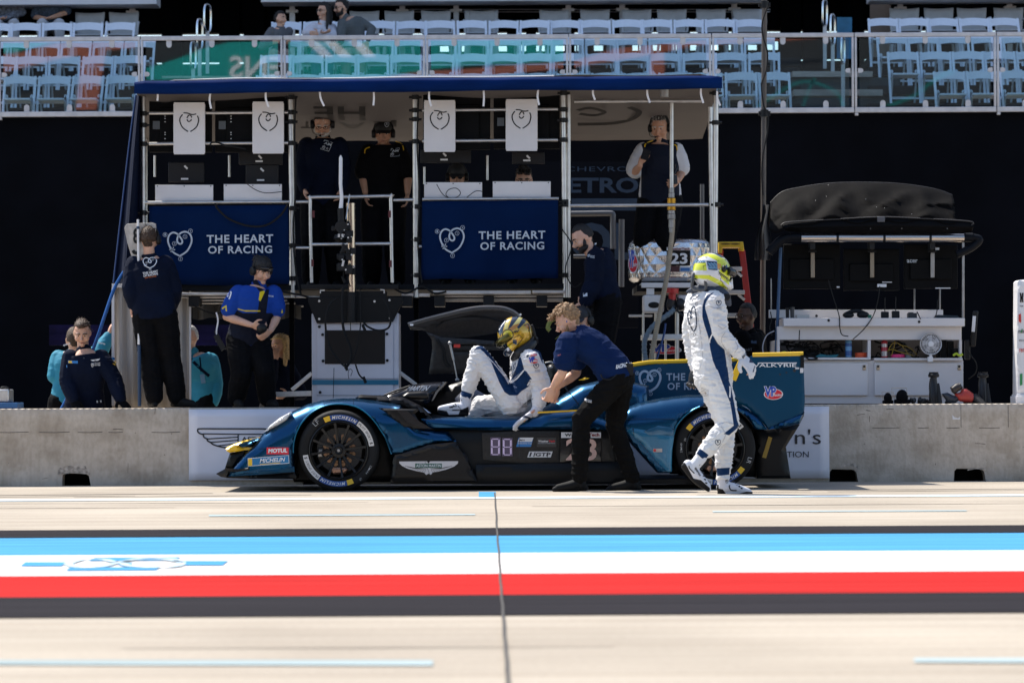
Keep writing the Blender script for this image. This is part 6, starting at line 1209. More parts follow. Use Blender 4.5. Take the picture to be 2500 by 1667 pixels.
def solve_defaults(J,s,floor):
 f=J['face'].copy();f.z=0;f.normalize();sd=Vector((f.y,-f.x,0));J.setdefault('side',sd)
 P=J['pelvis'];J.setdefault('hipL',P-sd*.09*s);J.setdefault('hipR',P+sd*.09*s)
 for k in 'LR':
  sg=-1 if k=='L' else 1
  if 'an'+k not in J:J['an'+k]=Vector((J['hip'+k].x+sd.x*sg*.03,J['hip'+k].y+sd.y*sg*.03,floor+.08))
  if 'kn'+k not in J:
   mid=J['hip'+k].lerp(J['an'+k],.5);h=(J['hip'+k]-J['an'+k]).length;b=math.sqrt(max(0,(.43*s)**2-(h/2)**2));J['kn'+k]=mid+f*max(b,.015)
  J.setdefault('ft'+k,f)
  if 'el'+k not in J:
   a,w_=J['sh'+k],J['wr'+k];mid=a.lerp(w_,.52);h=(a-w_).length;b=math.sqrt(max(0,(.28*s)**2-(h/2)**2));J['el'+k]=mid+(-f*.6+sd*sg*.3+Vector((0,0,-.6))).normalized()*b
  J.setdefault('hd'+k,(J['wr'+k]-J['el'+k]).normalized());J.setdefault('ht'+k,f if abs(J['hd'+k].dot(f))<.8 else Vector((0,0,1)))
 return J
def person(label,J,skin,hair,hstyle,top,pants,shoes,sleeve=1.,s=1.,floor=0.,voxel=.008,headset=False,cap=None,glasses=False,beard=None,group=None,curl=.6,loose=.0,hem=-.08,collar=True,legs=True,hs=1.,wide=1.,gloves=None,eyes=True,topname='shirt',wr=.005,ll=None,ttop=1.09):
 J={k:(Vector(v)if not isinstance(v,Vector)else v)for k,v in J.items()};solve_defaults(J,s,floor);hc=J['head'];m=headmat(J,s*hs);up=m@Vector((0,0,1))/(s*hs);J.setdefault('neck',hc-up*.14*s)
 root=thing('person',label,'person',((J['anL'].x+J['anR'].x)/2,(J['anL'].y+J['anR'].y)/2,min(J['anL'].z,J['anR'].z)-.08),group)
 T=lambda x,y,z:hc+m@Vector((x,y,z))
 mb=MB();torso(mb,J,0,s=s,wide=wide);limb(mb,[(J['shL']+J['shR'])/2+(J['neck']-(J['shL']+J['shR'])/2)*.3,J['neck'],T(0,-.015,-.06)],[.062*s,.055*s,.053*s]);head_shape(mb,hc,m)
 for k in 'LR':
  sh,el,wr_=J['sh'+k],J['el'+k],J['wr'+k];limb(mb,[sh,sh.lerp(el,.4),el],[.056*s,.050*s,.038*s]);limb(mb,[el,el.lerp(wr_,.35),wr_],[.038*s,.042*s,.026*s])
  hn=J.get('hn'+k)or J['hd'+k].cross(J['ht'+k])*(1 if k=='L' else-1);hand_shape(mb,wr_,J['hd'+k],J['ht'+k],hn,curl,s)
  limb(mb,[J['hip'+k],J['hip'+k].lerp(J['kn'+k],.45),J['kn'+k]],[.085*s,.078*s,.053*s]);limb(mb,[J['kn'+k],J['kn'+k].lerp(J['an'+k],.35),J['an'+k]],[.053*s,.056*s,.036*s])
 putmesh(remesh(mb,voxel,3,.4),'body',skin,root)
 if top:
  mb=MB();torso(mb,J,.018+loose*.6,hem,ttop,s,wide)
  for k in 'LR':
   sh,el,wr_=J['sh'+k],J['el'+k],J['wr'+k];L=.016+loose
   if sleeve>.5:limb(mb,[sh,sh.lerp(el,.45),el],[.056*s+L*.8,.054*s+L,.046*s+L]);limb(mb,[el,el.lerp(wr_,.5),el.lerp(wr_,sleeve*.97)],[.046*s+L,.044*s+L,.030*s+L*.8])
   else:e=sh.lerp(el,sleeve*2);limb(mb,[sh,sh.lerp(e,.5),e],[.056*s+L*.8,.058*s+L,.056*s+L])
  if collar:C=J['neck'].lerp((J['shL']+J['shR'])/2,.25);u_=(J['neck']-(J['shL']+J['shR'])/2).normalized();mb.tube([C-u_*.03,C+u_*.03],.074*s,16)
  me=remesh(mb,voxel,4);wrinkle(me,wr,seed=len(label));putmesh(me,topname,top,root)
 if pants and legs:
  mb=MB();torso(mb,J,.014,-.2,.16,s,wide)
  for k in 'LR':
   h,kn,an=J['hip'+k],J['kn'+k],J['an'+k];L=.018+(loose if ll is None else ll);limb(mb,[h,h.lerp(kn,.45),kn],[.094*s+L,.086*s+L,.062*s+L]);limb(mb,[kn,kn.lerp(an,.4),kn.lerp(an,.96)],[.062*s+L,.062*s+L,.050*s+L])
  me=remesh(mb,voxel,4);wrinkle(me,wr*1.2,seed=3.3);putmesh(me,'trousers',pants,root)
 if shoes and legs:
  for k in 'LR':
   an,f=J['an'+k],J['ft'+k].normalized();dn=J.get('fd'+k)or Vector((0,0,-1));mb=MB();mb.ell(an-f*.02*s+dn*.045*s,(.040*s,.045*s,.045*s),None,12,9);limb(mb,[an-f*.01+dn*.02*s,an+f*.07*s+dn*.045*s,an+f*.17*s+dn*.058*s],[.044*s,.042*s,.032*s]);limb(mb,[an-f*.05*s+dn*.068*s,an+f*.08*s+dn*.07*s,an+f*.20*s+dn*.07*s],[.024*s,.026*s,.024*s]);putmesh(remesh(mb,voxel,3),'shoe',shoes,root)
 if gloves:
  for k in 'LR':
   mb=MB();hn=J.get('hn'+k)or J['hd'+k].cross(J['ht'+k])*(1 if k=='L' else-1);hand_shape(mb,J['wr'+k],J['hd'+k],J['ht'+k],hn,curl,s,.004);limb(mb,[J['wr'+k]-J['hd'+k].normalized()*.06,J['wr'+k]],[.042,.036]);putmesh(remesh(mb,.005,2),'glove',gloves,root)
 if eyes:
  for sx in(-1,1):
   mb=MB();mb.ell(T(sx*.031,.0795,.007),(.0125,.0095,.0062),m,10,8);mb.m(1).ell(T(sx*.031,.0862,.0065),(.007,.004,.0062),m,8,6);mb.build('eye',[EYEW,EYED],root)
   mb=MB();mb.tube([T(sx*.012,.096,.025),T(sx*.032,.097,.031),T(sx*.054,.081,.025)],.0035,6,True,[.0042,.0056,.0035]);mb.build('eyebrow',hair if hair else H_BK,root)
  mb=MB();mb.tube([T(-.022,.085,-.064),T(0,.0965,-.062),T(.022,.085,-.064)],.004,6,True,[.002,.0052,.002]);mb.build('lips',LIP,root)
 if hstyle and hstyle!='none':
  mb=MB();rnd=random.Random(len(label))
  def hf(p):
   x,y,z=p;k=1
   if y>.15 and z<.62:k=.84 if z<.5 else .84+.16*(z-.5)/.12
   if z<-.35:k=min(k,.80)
   return Vector((x*k,y*k,z))
  sh_={'short':(.081,.105,.118),'buzz':(.0785,.102,.119),'curly':(.083,.105,.118),'slick':(.081,.106,.122),'bun':(.082,.106,.120),'long':(.086,.108,.122),'wavy':(.085,.107,.122)}[hstyle]
  mb.ell(T(0,-.014,.016),sh_,m,32,24,hf)
  if hstyle in('curly','wavy'):
   for k in range(90 if hstyle=='curly' else 40):
    a,z=rnd.uniform(0,6.283),rnd.uniform(.38 if hstyle=='curly' else .2,1);r=math.sqrt(1-z*z);y=r*math.sin(a)
    if y>.5 and z<.55:continue
    q=rnd.uniform(.008,.014);mb.ell(T(.080*r*math.cos(a),-.008+.108*y,.022+.118*z),(q,q,q),m,8,6)
   if hstyle=='curly':
    for k in range(22):q=rnd.uniform(.009,.014);mb.ell(T(rnd.uniform(-.06,.06),rnd.uniform(.07,.118),rnd.uniform(.07,.115)),(q,q,q),m,8,6)
  if hstyle=='slick':mb.ell(T(0,.02,.10),(.055,.07,.035),m,14,10)
  if hstyle=='bun':mb.ell(T(0,-.115,.07),(.045,.04,.045),m,12,8);mb.ell(T(0,.0,.06),(.086,.10,.085),m,18,12)
  if hstyle=='long':
   for sx in(-1,1):limb(mb,[T(sx*.06,-.02,.06),T(sx*.083,-.01,-.05),T(sx*.09,.015,-.16),T(sx*.085,.03,-.26)],[.034,.028,.024,.014])
   limb(mb,[T(0,-.07,.05),T(0,-.09,-.08),T(0,-.09,-.22)],[.065,.06,.035])
  me=remesh(mb,.006,1 if hstyle=='curly' else 2);wrinkle(me,.004,(60,60,30));ha_=putmesh(me,'hair',hair,root)
  if voxel<.0095 and hstyle!='buzz':
   mb=MB();vs_=[v for v in me.vertices];cl=hstyle=='curly'
   for k in range(520 if cl else 260):
    v=vs_[rnd.randrange(len(vs_))];p=v.co.copy();q=m.inverted()@(p-hc);nrm=v.normal.copy()
    if q.z<(.0 if cl else-.06)or(q.y>.07 and q.z<.06):continue
    d=(m@Vector((0,.6 if cl or hstyle=='short' else-1,.25 if cl else-.35))).normalized();d=(d-nrm*d.dot(nrm)+nrm*(.9 if cl else .35)+noise.noise_vector(p*40)*.5).normalized();pts=[p-nrm*.004];L_=rnd.uniform(.007,.013)if cl else rnd.uniform(.012,.022)
    for j in range(4):pts.append(pts[-1]+d*L_*.5);d=(d+(m@Vector((rnd.uniform(-1,1),rnd.uniform(-1,1),rnd.uniform(-1,.4))))*(.9 if cl else .25)).normalized()
    mb.tube(pts,.002,4,True,[.003,.0032,.0028,.002,.0008]if cl else[.0022,.0022,.002,.0016,.0006])
   mb.build('hair_strands',hair,ha_,sharp=180,recalc=False)
 if beard:
  mb=MB();mb.ell(T(0,.034,-.078),(.062,.058,.040),m,18,12);mb.ell(T(0,.086,-.050),(.028,.014,.008),m,10,8);mb.ell(T(0,.071,-.098),(.03,.03,.024),m,10,8)
  for sx in(-1,1):limb(mb,[T(sx*.066,.012,-.01),T(sx*.062,.03,-.05)],[.012,.02])
  me=remesh(mb,.006,2);wrinkle(me,.003,(90,90,60));putmesh(me,'beard',beard,root)
 if glasses:
  mb=MB()
  for sx in(-1,1):
   mb.tube([T(sx*.032+.020*math.cos(a),.098,.006+.014*math.sin(a))for a in np.linspace(0,2*math.pi,17)],.0022,5,False);mb.tube([T(sx*.052,.097,.008),T(sx*.078,.02,.01),T(sx*.078,-.01,.006)],.002,5)
   if glasses=='sun':mb.ell(T(sx*.032,.098,.006),(.02,.003,.014),m,12,6)
  mb.tube([T(-.012,.099,.008),T(.012,.099,.008)],.002,5);mb.build('glasses',BLACK_GLOSS,root)
 if headset:
  hp_=link('headset',None,root);hp_.matrix_parent_inverse=Matrix()
  hp_.location=(0,0,0);bpy.data.objects.remove(hp_)
  mb=MB();mb.tube([T(.094*math.cos(a),-.012,.004+.133*math.sin(a))for a in np.linspace(.05,math.pi-.05,19)],.010,8);hb=mb.build('headset',BLACK,root)
  for sx in(-1,1):
   mb=MB();r_=m@Vector((1,0,0));mb.tube([T(sx*q,-.008,-.006)for q in(.074,.08,.105,.112)],.04,18,True,[.036*s,.044*s,.042*s,.03*s]);mb.build('earcup',BLACK,hb,sharp=50)
  if headset=='mic':mb=MB();mb.tube(catmull([T(.10,.01,-.03),T(.082,.07,-.06),T(.03,.112,-.064)],6),.0028,6);mb.ell(T(.02,.115,-.064),(.012,.011,.009),m,10,8);mb.build('microphone',BLACK,hb)
 if cap:
  mb=MB()
  def cf(p):x,y,z=p;return Vector((x,y,max(z,-.05)))
  mb.ell(T(0,-.006,.042),(.084,.107,.092),m,28,20,cf);b_=[]
  for r in(.094,.135,.165):b_.append([T(.083*math.sin(a)*(1-(r-.094)*1.2),r*math.cos(a*.75)-.006,.048-(r-.09)*.28-.25*(math.sin(a)**2)*.06)for a in np.linspace(-1.1,1.1,13)])
  mb.sheet(b_);mb.sheet([[p-up*.006 for p in row]for row in b_][::-1]);mb.build('cap',cap,root)
 return root,J,T,m
def drape(root,name):
 dg=bpy.context.evaluated_depsgraph_get();trees=[]
 for o in root.children:
  if o.type=='MESH' and o.name.split('.')[0]in name:trees.append(BVHTree.FromPolygons([v.co for v in o.data.vertices],[p.vertices for p in o.data.polygons]))
 O=Vector((0,0,HCAM))
 def f(mb,off=.003):
  for i,v in enumerate(mb.v):
   v=Vector(v);dr=(v-O).normalized();best=None
   for t in trees:
    h=t.ray_cast(O,dr)
    if h[0]is not None and(best is None or h[3]<best):best=h[3]
   if best:mb.v[i]=tuple(O+dr*(best-off))
  return mb
 return f
def mask_attr(me,name,polys,cond=None):
 co=np.zeros(len(me.vertices)*3);me.vertices.foreach_get('co',co);co=co.reshape(-1,3);P=np.array([project(c)for c in co]);best=np.full(len(P),-50.)
 for c,pl in polys:
  q=np.array([(c[0]+x/c[2],c[1]+y/c[2])for x,y in pl]);n=len(q);ins=np.zeros(len(P),bool);dist=np.full(len(P),1e9)
  for i in range(n):
   a,b=q[i],q[(i+1)%n];k=(a[1]>P[:,1])!=(b[1]>P[:,1]);dy=b[1]-a[1]
   if abs(dy)>1e-9:ins^=k&(P[:,0]<(b[0]-a[0])*(P[:,1]-a[1])/dy+a[0])
   sg=b-a;t=np.clip(((P-a)@sg)/(sg@sg+1e-9),0,1);dist=np.minimum(dist,np.hypot(*(P-a-t[:,None]*sg).T))
  best=np.maximum(best,np.where(ins,dist,-dist))
 if cond is not None:best=np.where([cond(c)for c in co],best,-50)
 me.attributes.new(name,'FLOAT','POINT').data.foreach_set('value',best.astype(np.float32))
def two_tone(name,base,layers,rough=.6,bump=.25,bs=40,coat=0.,metal=0.):
 m=bpy.data.materials.new(name);m.use_nodes=True;t=m.node_tree;b=t.nodes['Principled BSDF'];b.inputs['Roughness'].default_value=rough;b.inputs['Specular IOR Level'].default_value=.5 if coat else .15;b.inputs['Coat Weight'].default_value=coat;b.inputs['Metallic'].default_value=metal
 tc=t.nodes.new('ShaderNodeTexCoord');n=t.nodes.new('ShaderNodeTexNoise');n.inputs['Scale'].default_value=14;n.inputs['Detail'].default_value=4;t.links.new(tc.outputs['Object'],n.inputs[0])
 mx=t.nodes.new('ShaderNodeMix');mx.data_type='RGBA';mx.inputs['A'].default_value=(*[c*.93 for c in base],1);mx.inputs['B'].default_value=(*base,1);t.links.new(n.outputs[0],mx.inputs['Factor']);cur=mx.outputs['Result']
 for at,col in layers:
  a=t.nodes.new('ShaderNodeAttribute');a.attribute_name=at;r=t.nodes.new('ShaderNodeMapRange');r.inputs[1].default_value=-.6;r.inputs[2].default_value=.6;t.links.new(a.outputs['Fac'],r.inputs[0])
  x=t.nodes.new('ShaderNodeMix');x.data_type='RGBA';t.links.new(r.outputs[0],x.inputs['Factor']);t.links.new(cur,x.inputs['A']);x.inputs['B'].default_value=(*col,1);cur=x.outputs['Result']
 t.links.new(cur,b.inputs['Base Color'])
 n2=t.nodes.new('ShaderNodeTexNoise');n2.inputs['Scale'].default_value=bs;n2.inputs['Detail'].default_value=3;t.links.new(tc.outputs['Object'],n2.inputs[0]);bp=t.nodes.new('ShaderNodeBump');bp.inputs['Strength'].default_value=bump;bp.inputs['Distance'].default_value=.01;t.links.new(n2.outputs[0],bp.inputs['Height']);t.links.new(bp.outputs[0],b.inputs['Normal']);return m
SUITW,SUITN=(.72,.70,.69),(.003,.026,.085)
SUIT=two_tone('race_suit',SUITW,[('navy',SUITN)],.65,.45,75)
SHOE_W=two_tone('race_shoe',(.66,.66,.70),[('sole',(.010,.010,.011))],.5,.1,40);SHOEB=M('black_shoe',(.005,.005,.0055),.7,spec=.2)
GLOVEW=two_tone('race_glove',(.62,.62,.65),[('seam',(.03,.04,.08))],.6,.3,60)
def helmet(parent,c,m,base,layers,masks,visor_px=None,rough=.16):
 mb=MB()
 def hf(p):
  x,y,z=p
  if z<-.2:y2=y+.10*(-.2-z)if y>-.2 else y;y=y2;x*=1-.10*(-.2-z)
  if z<-.80:z=-.80
  return Vector((x,y,z))
 mb.ell(c,(.128,.158,.152),m,56,44,hf);T=lambda x,y,z:c+m@Vector((x,y,z))
 limb(mb,[T(-.085,.085,-.075),T(-.05,.140,-.085),T(0,.158,-.088),T(.05,.140,-.085),T(.085,.085,-.075)],[.034,.036,.036,.036,.034])
 me=remesh(mb,.006,4);
 for nm,pl in masks.items():mask_attr(me,nm,pl)
 h=putmesh(me,'helmet',two_tone('helmet_%s'%('gold' if base[2]<.2 else 'neon'),base,layers,rough,.0,10,.9,.25 if base[2]<.1 else 0),parent);return h,T
 # walking driver
dW=27.87;A=lambda x,y,o=0.:W(D1,x,y,dW+o);B=lambda x,y,o=0.:W(D2,x,y,dW+o)
s_=1.07
J=dict(head=A(530,385),face=(.86,.42,-.18),neck=A(505,590,.02),shR=A(560,705,-.14),shL=A(335,705,.16),elR=A(618,1085,-.18),wrR=A(880,1365,-.14),elL=A(272,1150,.20),wrL=A(335,1520,.14),pelvis=B(545,130),hipR=B(585,120,-.10),hipL=B(510,110,.10),knR=B(735,655,-.13),anR=B(405,1035,-.12),knL=B(690,650,.08),anL=B(662,1310,.06),ftR=(.62,.0,-.78),ftL=(1,.05,-.02),hdR=(.62,-.1,-.78),htR=(-.55,-.6,-.4),hdL=(-.1,.0,-1),htL=(.6,-.2,0),hnR=Vector((-.5,.8,-.2)),fdR=Vector((-.75,0,-.62)))
suit_navy=[(D1,[(470,640),(560,600),(520,640),(480,690),(450,750),(450,800),(480,900),(520,1040),(530,1100),(600,1220),(680,1290),(700,1420),(715,1568),(640,1568),(580,1520),(540,1420),(510,1290),(495,1180),(480,1120),(440,1000),(415,900),(415,780),(435,700)]),(D2,[(585,-20),(715,-20),(738,150),(760,220),(800,430),(830,610),(858,690),(735,795),(668,778),(790,680),(768,520),(745,400),(690,260),(640,130)]),(D2,[(385,950),(490,1030),(440,1100),(345,1010)]),(D2,[(582,1190),(745,1180),(735,1265),(592,1282)])]
root,J,T,m=person('racing driver in white and navy suit with yellow helmet, walking past the rear wheel',J,SK_L,None,None,None,None,None,s=s_,voxel=.007,eyes=False,gloves=None)
def suit(root,J,masks,s,name='race_suit',armr=1.,legr=1.,cond=None,seed=0.,voxel=.0075):
 mb=MB();torso(mb,J,.028,-.2,1.10,s)
 for k in 'LR':
  sh,el,wr_=J['sh'+k],J['el'+k],J['wr'+k];limb(mb,[sh,sh.lerp(el,.45),el],[.080*s*armr,.076*s*armr,.064*s*armr]);limb(mb,[el,el.lerp(wr_,.5),el.lerp(wr_,.98)],[.064*s*armr,.057*s*armr,.042*s])
  h,kn,an=J['hip'+k],J['kn'+k],J['an'+k];limb(mb,[h,h.lerp(kn,.45),kn],[.112*s*legr,.100*s*legr,.078*s*legr]);limb(mb,[kn,kn.lerp(an,.4),kn.lerp(an,.84)],[.078*s*legr,.076*s*legr,.060*s*legr]);limb(mb,[kn.lerp(an,.80),an],[.052*s,.050*s])
 C=(J['shL']+J['shR'])/2;limb(mb,[C,C.lerp(J['neck'],.7)],[.09*s,.075*s])
 me=remesh(mb,voxel,5);wrinkle(me,.011,(7,7,18),seed);wrinkle(me,.006,(15,15,38),seed+4);mask_attr(me,'navy',masks,cond);return putmesh(me,name,SUIT,root)
suit(root,J,suit_navy,s_,cond=lambda c:c[1]<dW+.05 or c[2]<.45)
for k,pts in(('R',((440,1110),(300,1120),(190,1150),(330,1300),(480,1440))),('L',((660,1290),(620,1400),(640,1450),(800,1440),(990,1470)))):
 o=-.12 if k=='R' else .06;mb=MB();
 if k=='R':limb(mb,[B(400,1060,o),B(315,1165,o)],[.05,.047]);limb(mb,[B(245,1150,o),B(340,1250,o),B(478,1405,o)],[.044,.042,.028]);limb(mb,[B(190,1165,o),B(330,1335,o),B(488,1440,o)],[.022,.024,.022]);sole=[(150,1170),(160,1130),(205,1120),(235,1170),(310,1310),(400,1330),(510,1430),(495,1475),(330,1400),(200,1290)]
 else:limb(mb,[B(665,1260,o),B(665,1380,o)],[.05,.048]);limb(mb,[B(650,1420,o),B(780,1420,o),B(960,1465,o)],[.048,.042,.026]);limb(mb,[B(630,1485,o),B(800,1485,o),B(985,1485,o)],[.026,.026,.024]);sole=[(575,1515),(590,1380),(612,1385),(612,1430),(660,1440),(700,1495),(860,1488),(940,1468),(1022,1470),(1020,1515)]
 me=remesh(mb,.006,3);mask_attr(me,'sole',[(D2,sole)]);so_=putmesh(me,'shoe',SHOE_W,root)
 f=drape(root,('shoe',));m2=MB()
 if k=='R':
  for i in range(6):m2.ribbon([B(380+i*14,1150+i*42,o),B(405+i*14,1160+i*42,o)],.012)
  put_text(m2,'sparco',B(312,1190,o),B(372,1290,o),B(340,1175,o),.03);m2.ribbon(catmull([B(255,1160,o),B(262,1190,o),B(320,1250,o)],4),.009)
 else:
  for i in range(6):m2.ribbon([B(745+i*26,1310+i*22,o),B(765+i*26,1325+i*22,o)],.012)
  m2.ribbon(catmull([B(745,1390,o),B(737,1410,o),B(760,1450,o),B(825,1455,o)],4),.010);heart(m2,D2,692,1328,726,1365,dW,.004)
 f(m2);m2.build('lace',INK,so_)
for k,cr,msk,mt in(('R',.30,[(D1,[(975,1445),(990,1360),(1010,1370),(1000,1410),(1050,1420),(1040,1450)]),(D1,[(1015,1560),(1040,1480),(1048,1482),(1030,1560)])],GLOVEW),('L',1.0,[],M('black_race_glove',(.010,.010,.012),.35,bump=.8,bs=60))):
 mb=MB();hn=J.get('hn'+k)or J['hd'+k].cross(J['ht'+k]);hand_shape(mb,J['wr'+k],J['hd'+k],J['ht'+k],hn,cr,1.15,.005);limb(mb,[J['wr'+k].lerp(J['el'+k],.22),J['wr'+k]],[.050,.042]);me=remesh(mb,.005,2)
 if k=='R':mask_attr(me,'seam',msk)
 putmesh(me,'glove',mt,root)
f=drape(root,('race_suit','glove'));m2=MB()
m2.ribbon(catmull([A(*p)for p in((310,1070),(335,1040),(345,950),(330,820),(315,775),(290,800),(280,870),(290,900),(275,915),(270,860),(262,820),(245,850),(240,900),(255,970),(300,1060),(315,1075))],6),.010)
for x,y in((340,745),(322,1110),(305,840),(262,930)):m2.ribbon([A(x+12*math.cos(a),y+18*math.sin(a))for a in np.linspace(0,6.283,12)],.003)
m2.ribbon(catmull([A(*p)for p in((275,690),(300,650),(330,640),(350,660),(380,640))],5),.004);m2.ribbon(catmull([A(*p)for p in((290,720),(310,680),(330,690),(345,660))],5),.004)
heart(m2,D1,582,705,642,765,dW,.005);text(m2,'THE HEART',D1,584,788,652,797,dW);text(m2,'OF RACING',D1,586,802,650,812,dW);heart(m2,D2,568,850,634,912,dW,.005);put_text(m2,'sparco',A(880,1375),A(930,1310),A(905,1400),.03)
f(m2);m2.build('lettering',M('navy_ink',(.006,.02,.05),.6),root)
m2=MB();m2.ribbon(catmull([A(535,1105),A(505,1170),A(500,1210)],4),.012);m2.ribbon([B(740,130),B(748,260),B(742,400)],.012);f(m2);m2.build('suit_piping',M('suit_white_piping',SUITW,.6),root)
m2=MB()
for q in([((395,225+i*17),(440,240+i*17),(490,262+i*13))for i in range(6)]+[((640,690),(690,800),(600,960)),((520,1060),(560,1120),(560,1180)),((610,660),(700,640),(790,660))]):m2.ribbon(catmull([B(*p)for p in q],5),.0032)
for q in(((350,690),(360,900),(400,1150),(420,1400)),((690,1080),(640,1180),(700,1300)),((470,760),(560,790),(670,770)),((600,1000),(660,1040),(705,1010)),((215,1240),(270,1260),(330,1245)),((810,1195),(840,1260),(800,1330))):m2.ribbon(catmull([A(*p)for p in q],5),.0032)
f(m2);m2.build('suit_seam',M('grey_stitching',(.34,.33,.35),.8),root)
hm=headmat(J,1.0);YN,WT,DKB=(.62,.66,.02),(.68,.68,.70),(.012,.03,.07)
hel,HT=helmet(root,A(530,365),headmat(dict(face=Vector((.86,.42,-.16)),hup=Vector((.25,.1,1))),1.04),WT,[('neon',YN),('dark',DKB),('orange',(.70,.30,.02)),('grey',(.42,.42,.43))],dict(neon=[(D1,[(340,200),(440,135),(560,150),(690,210),(760,300),(800,420),(740,430),(690,350),(600,300),(590,230),(480,175)]),(D1,[(270,290),(300,262),(460,250),(470,345),(280,345)]),(D1,[(280,395),(500,400),(640,470),(720,560),(700,590),(600,510),(480,450),(300,440)]),(D1,[(610,330),(700,330),(760,440),(730,520),(640,440)])],dark=[(D1,[(300,225),(330,212),(455,225),(450,255),(300,255)]),(D1,[(460,225),(590,240),(600,345),(490,335)]),(D1,[(450,118),(560,118),(680,190),(640,190),(560,145)]),(D1,[(690,280),(710,275),(730,340),(700,340)])],orange=[(D1,[(592,255),(640,270),(625,330),(602,330)])],grey=[(D1,[(470,450),(600,520),(700,590),(690,620),(560,600),(450,500)])]))
m2=MB();fh=drape(root,('helmet',))
for pts in(((340,200),(450,185),(585,225)),((470,175),(465,195)),((600,230),(690,215),(730,290)),((610,335),(680,265)),((275,345),(435,345),(425,290),(460,280)),((500,405),(640,470),(715,555)),((640,380),(635,460))):m2.ribbon([A(*p)for p in pts],.004)
for k in range(7):m2.ribbon([A(610+k*17,355+k*12),A(622+k*17,375+k*13),A(612+k*17,395+k*12)],.006)
fh(m2);m2.build('helmet_line',INK,hel)
m2=MB()
for k in range(6):m2.ribbon([A(480+k*18,250+10*(k%2)),A(500+k*17,270),A(488+k*18,305),A(510+k*15,325)],.006)
for k in range(5):m2.ribbon([A(310+k*28,245),A(325+k*28,225),A(335+k*28,245)],.006)
fh(m2);m2.build('helmet_line',M('helmet_pale_blue',(.2,.38,.55),.3),hel)
mb=MB();mb.tube([HT(.118*math.cos(a)*.98,.065+.104*math.sin(a),.02)for a in np.linspace(.1,math.pi-.1,13)],.034,10);mb.build('visor',BLACK_GLOSS,hel)
mb=MB();mb.ell(HT(.128,.03,.03),(.02,.03,.03));mb.ell(A(735,330,-.02),(.03,.03,.025));mb.build('visor_pivot',BLACK,hel)
mb=MB();n_=[A(315,385,-.06),A(300,440,-.08),A(305,560,-.08),(A(450,565,-.1)),A(440,440,-.1),A(400,385,-.09)];mb.tube(catmull(n_,5,True),.014,8,False);mb.tube(catmull([A(240,460,.02),A(300,450,-.05),A(440,450,-.1),A(500,420,-.08)],5),.008,6);mb.build('neck_restraint',M('hans_grey',(.06,.06,.062),.35,coat=.4),root)
mb=MB();limb(mb,[A(240,600,.0),A(330,570,-.03),A(450,560,-.06),A(560,580,-.06)],[.015,.03,.03,.03]);limb(mb,[A(600,590,-.05),A(680,660,-.05),A(735,745,-.03)],[.05,.05,.022]);putmesh(remesh(mb,.007,3),'collar_pad',M('hans_pad',(.035,.045,.07),.7),root)
mb=MB();mb.lathe([(0,0),(.022,0),(.026,.01),(.03,.03)],A(715,660,-.12),1,18);mb.build('collar_buckle',BLACK,root)
mb=MB();limb(mb,[A(505,610),A(520,520)],[.085,.085]);mb.build('balaclava',M('dark_balaclava',(.015,.02,.04),.8),root)
mb=MB();puff(mb,pf(D1,[(745,470),(775,440),(785,560),(750,565)],dW,.01),dW-.02,.03,.01);mb.build('visor_tear_off',WHITE,hel)
# driver climbing out of the car
dS=29.62;A=lambda x,y,o=0.:W(D3,x,y,dS+o)
J=dict(head=A(1020,385),face=(-.80,-.12,-.62),hup=(-.55,0,.8),neck=A(1135,575,.05),shL=A(1205,690,-.14),shR=A(1090,680,.22),elL=A(1335,990,-.14),wrL=A(1285,1275,-.22),elR=A(1250,1000,.38),wrR=A(1260,1280,.42),pelvis=A(985,1215),hipL=A(975,1205,-.09),hipR=A(985,1235,.13),knL=A(580,610,-.06),anL=A(430,1130,-.04),knR=A(610,1215,.12),anR=A(470,1420,.16),ftL=(-1,-.05,-.08),ftR=(-1,0,-.3),hdL=(-.62,-.35,-.5),htL=(-.2,-.75,.2),hdR=(-.5,0,-.8),htR=(-.7,.3,0),hnL=Vector((-.3,.1,-.9)),bend=Vector((.05,0,-.01)))
root,J,T,m=person('racing driver in white suit with gold helmet climbing out of the blue car',J,SK_L,None,None,None,None,None,s=1.0,voxel=.007,eyes=False)
navy2=[(D3,[(510,590),(555,520),(615,505),(665,545),(760,660),(860,830),(938,968),(1010,900),(1115,800),(1150,812),(1215,905),(1175,1000),(1095,1050),(1045,1102),(950,1102),(890,1062),(830,950),(780,830),(725,690),(650,590),(600,550),(545,555)]),(D3,[(1035,760),(1060,660),(1085,640),(1125,790),(1010,890),(942,958),(1000,850)]),(D3,[(370,1040),(505,1085),(485,1150),(365,1105)]),(D3,[(1205,545),(1250,510),(1290,520),(1345,640),(1350,730),(1330,690),(1290,590),(1230,570)])]
su=suit(root,J,navy2,1.0,armr=1.3,seed=9.,cond=lambda c:c[1]<dS+.12)
mb=MB();o=-.04;limb(mb,[A(425,1120,o),A(430,1210,o)],[.05,.048]);limb(mb,[A(420,1250,o),A(290,1245,o),A(125,1262,o)],[.048,.042,.026]);limb(mb,[A(430,1320,o),A(280,1315,o),A(115,1290,o)],[.026,.026,.022])
me=remesh(mb,.006,3);mask_attr(me,'sole',[(D3,[(80,1270),(200,1290),(225,1335),(340,1330),(360,1280),(460,1235),(475,1370),(80,1360)])]);sh_=putmesh(me,'shoe',SHOE_W,root)
mb=MB();o=.16;limb(mb,[A(470,1420,o),A(440,1480,o),A(320,1500,o)],[.05,.045,.03]);putmesh(remesh(mb,.007,3),'shoe',SHOEB,root)
f=drape(root,('shoe',));m2=MB()
for i in range(6):m2.ribbon([A(250+i*22,1235-i*17),A(270+i*22,1250-i*17)],.010)
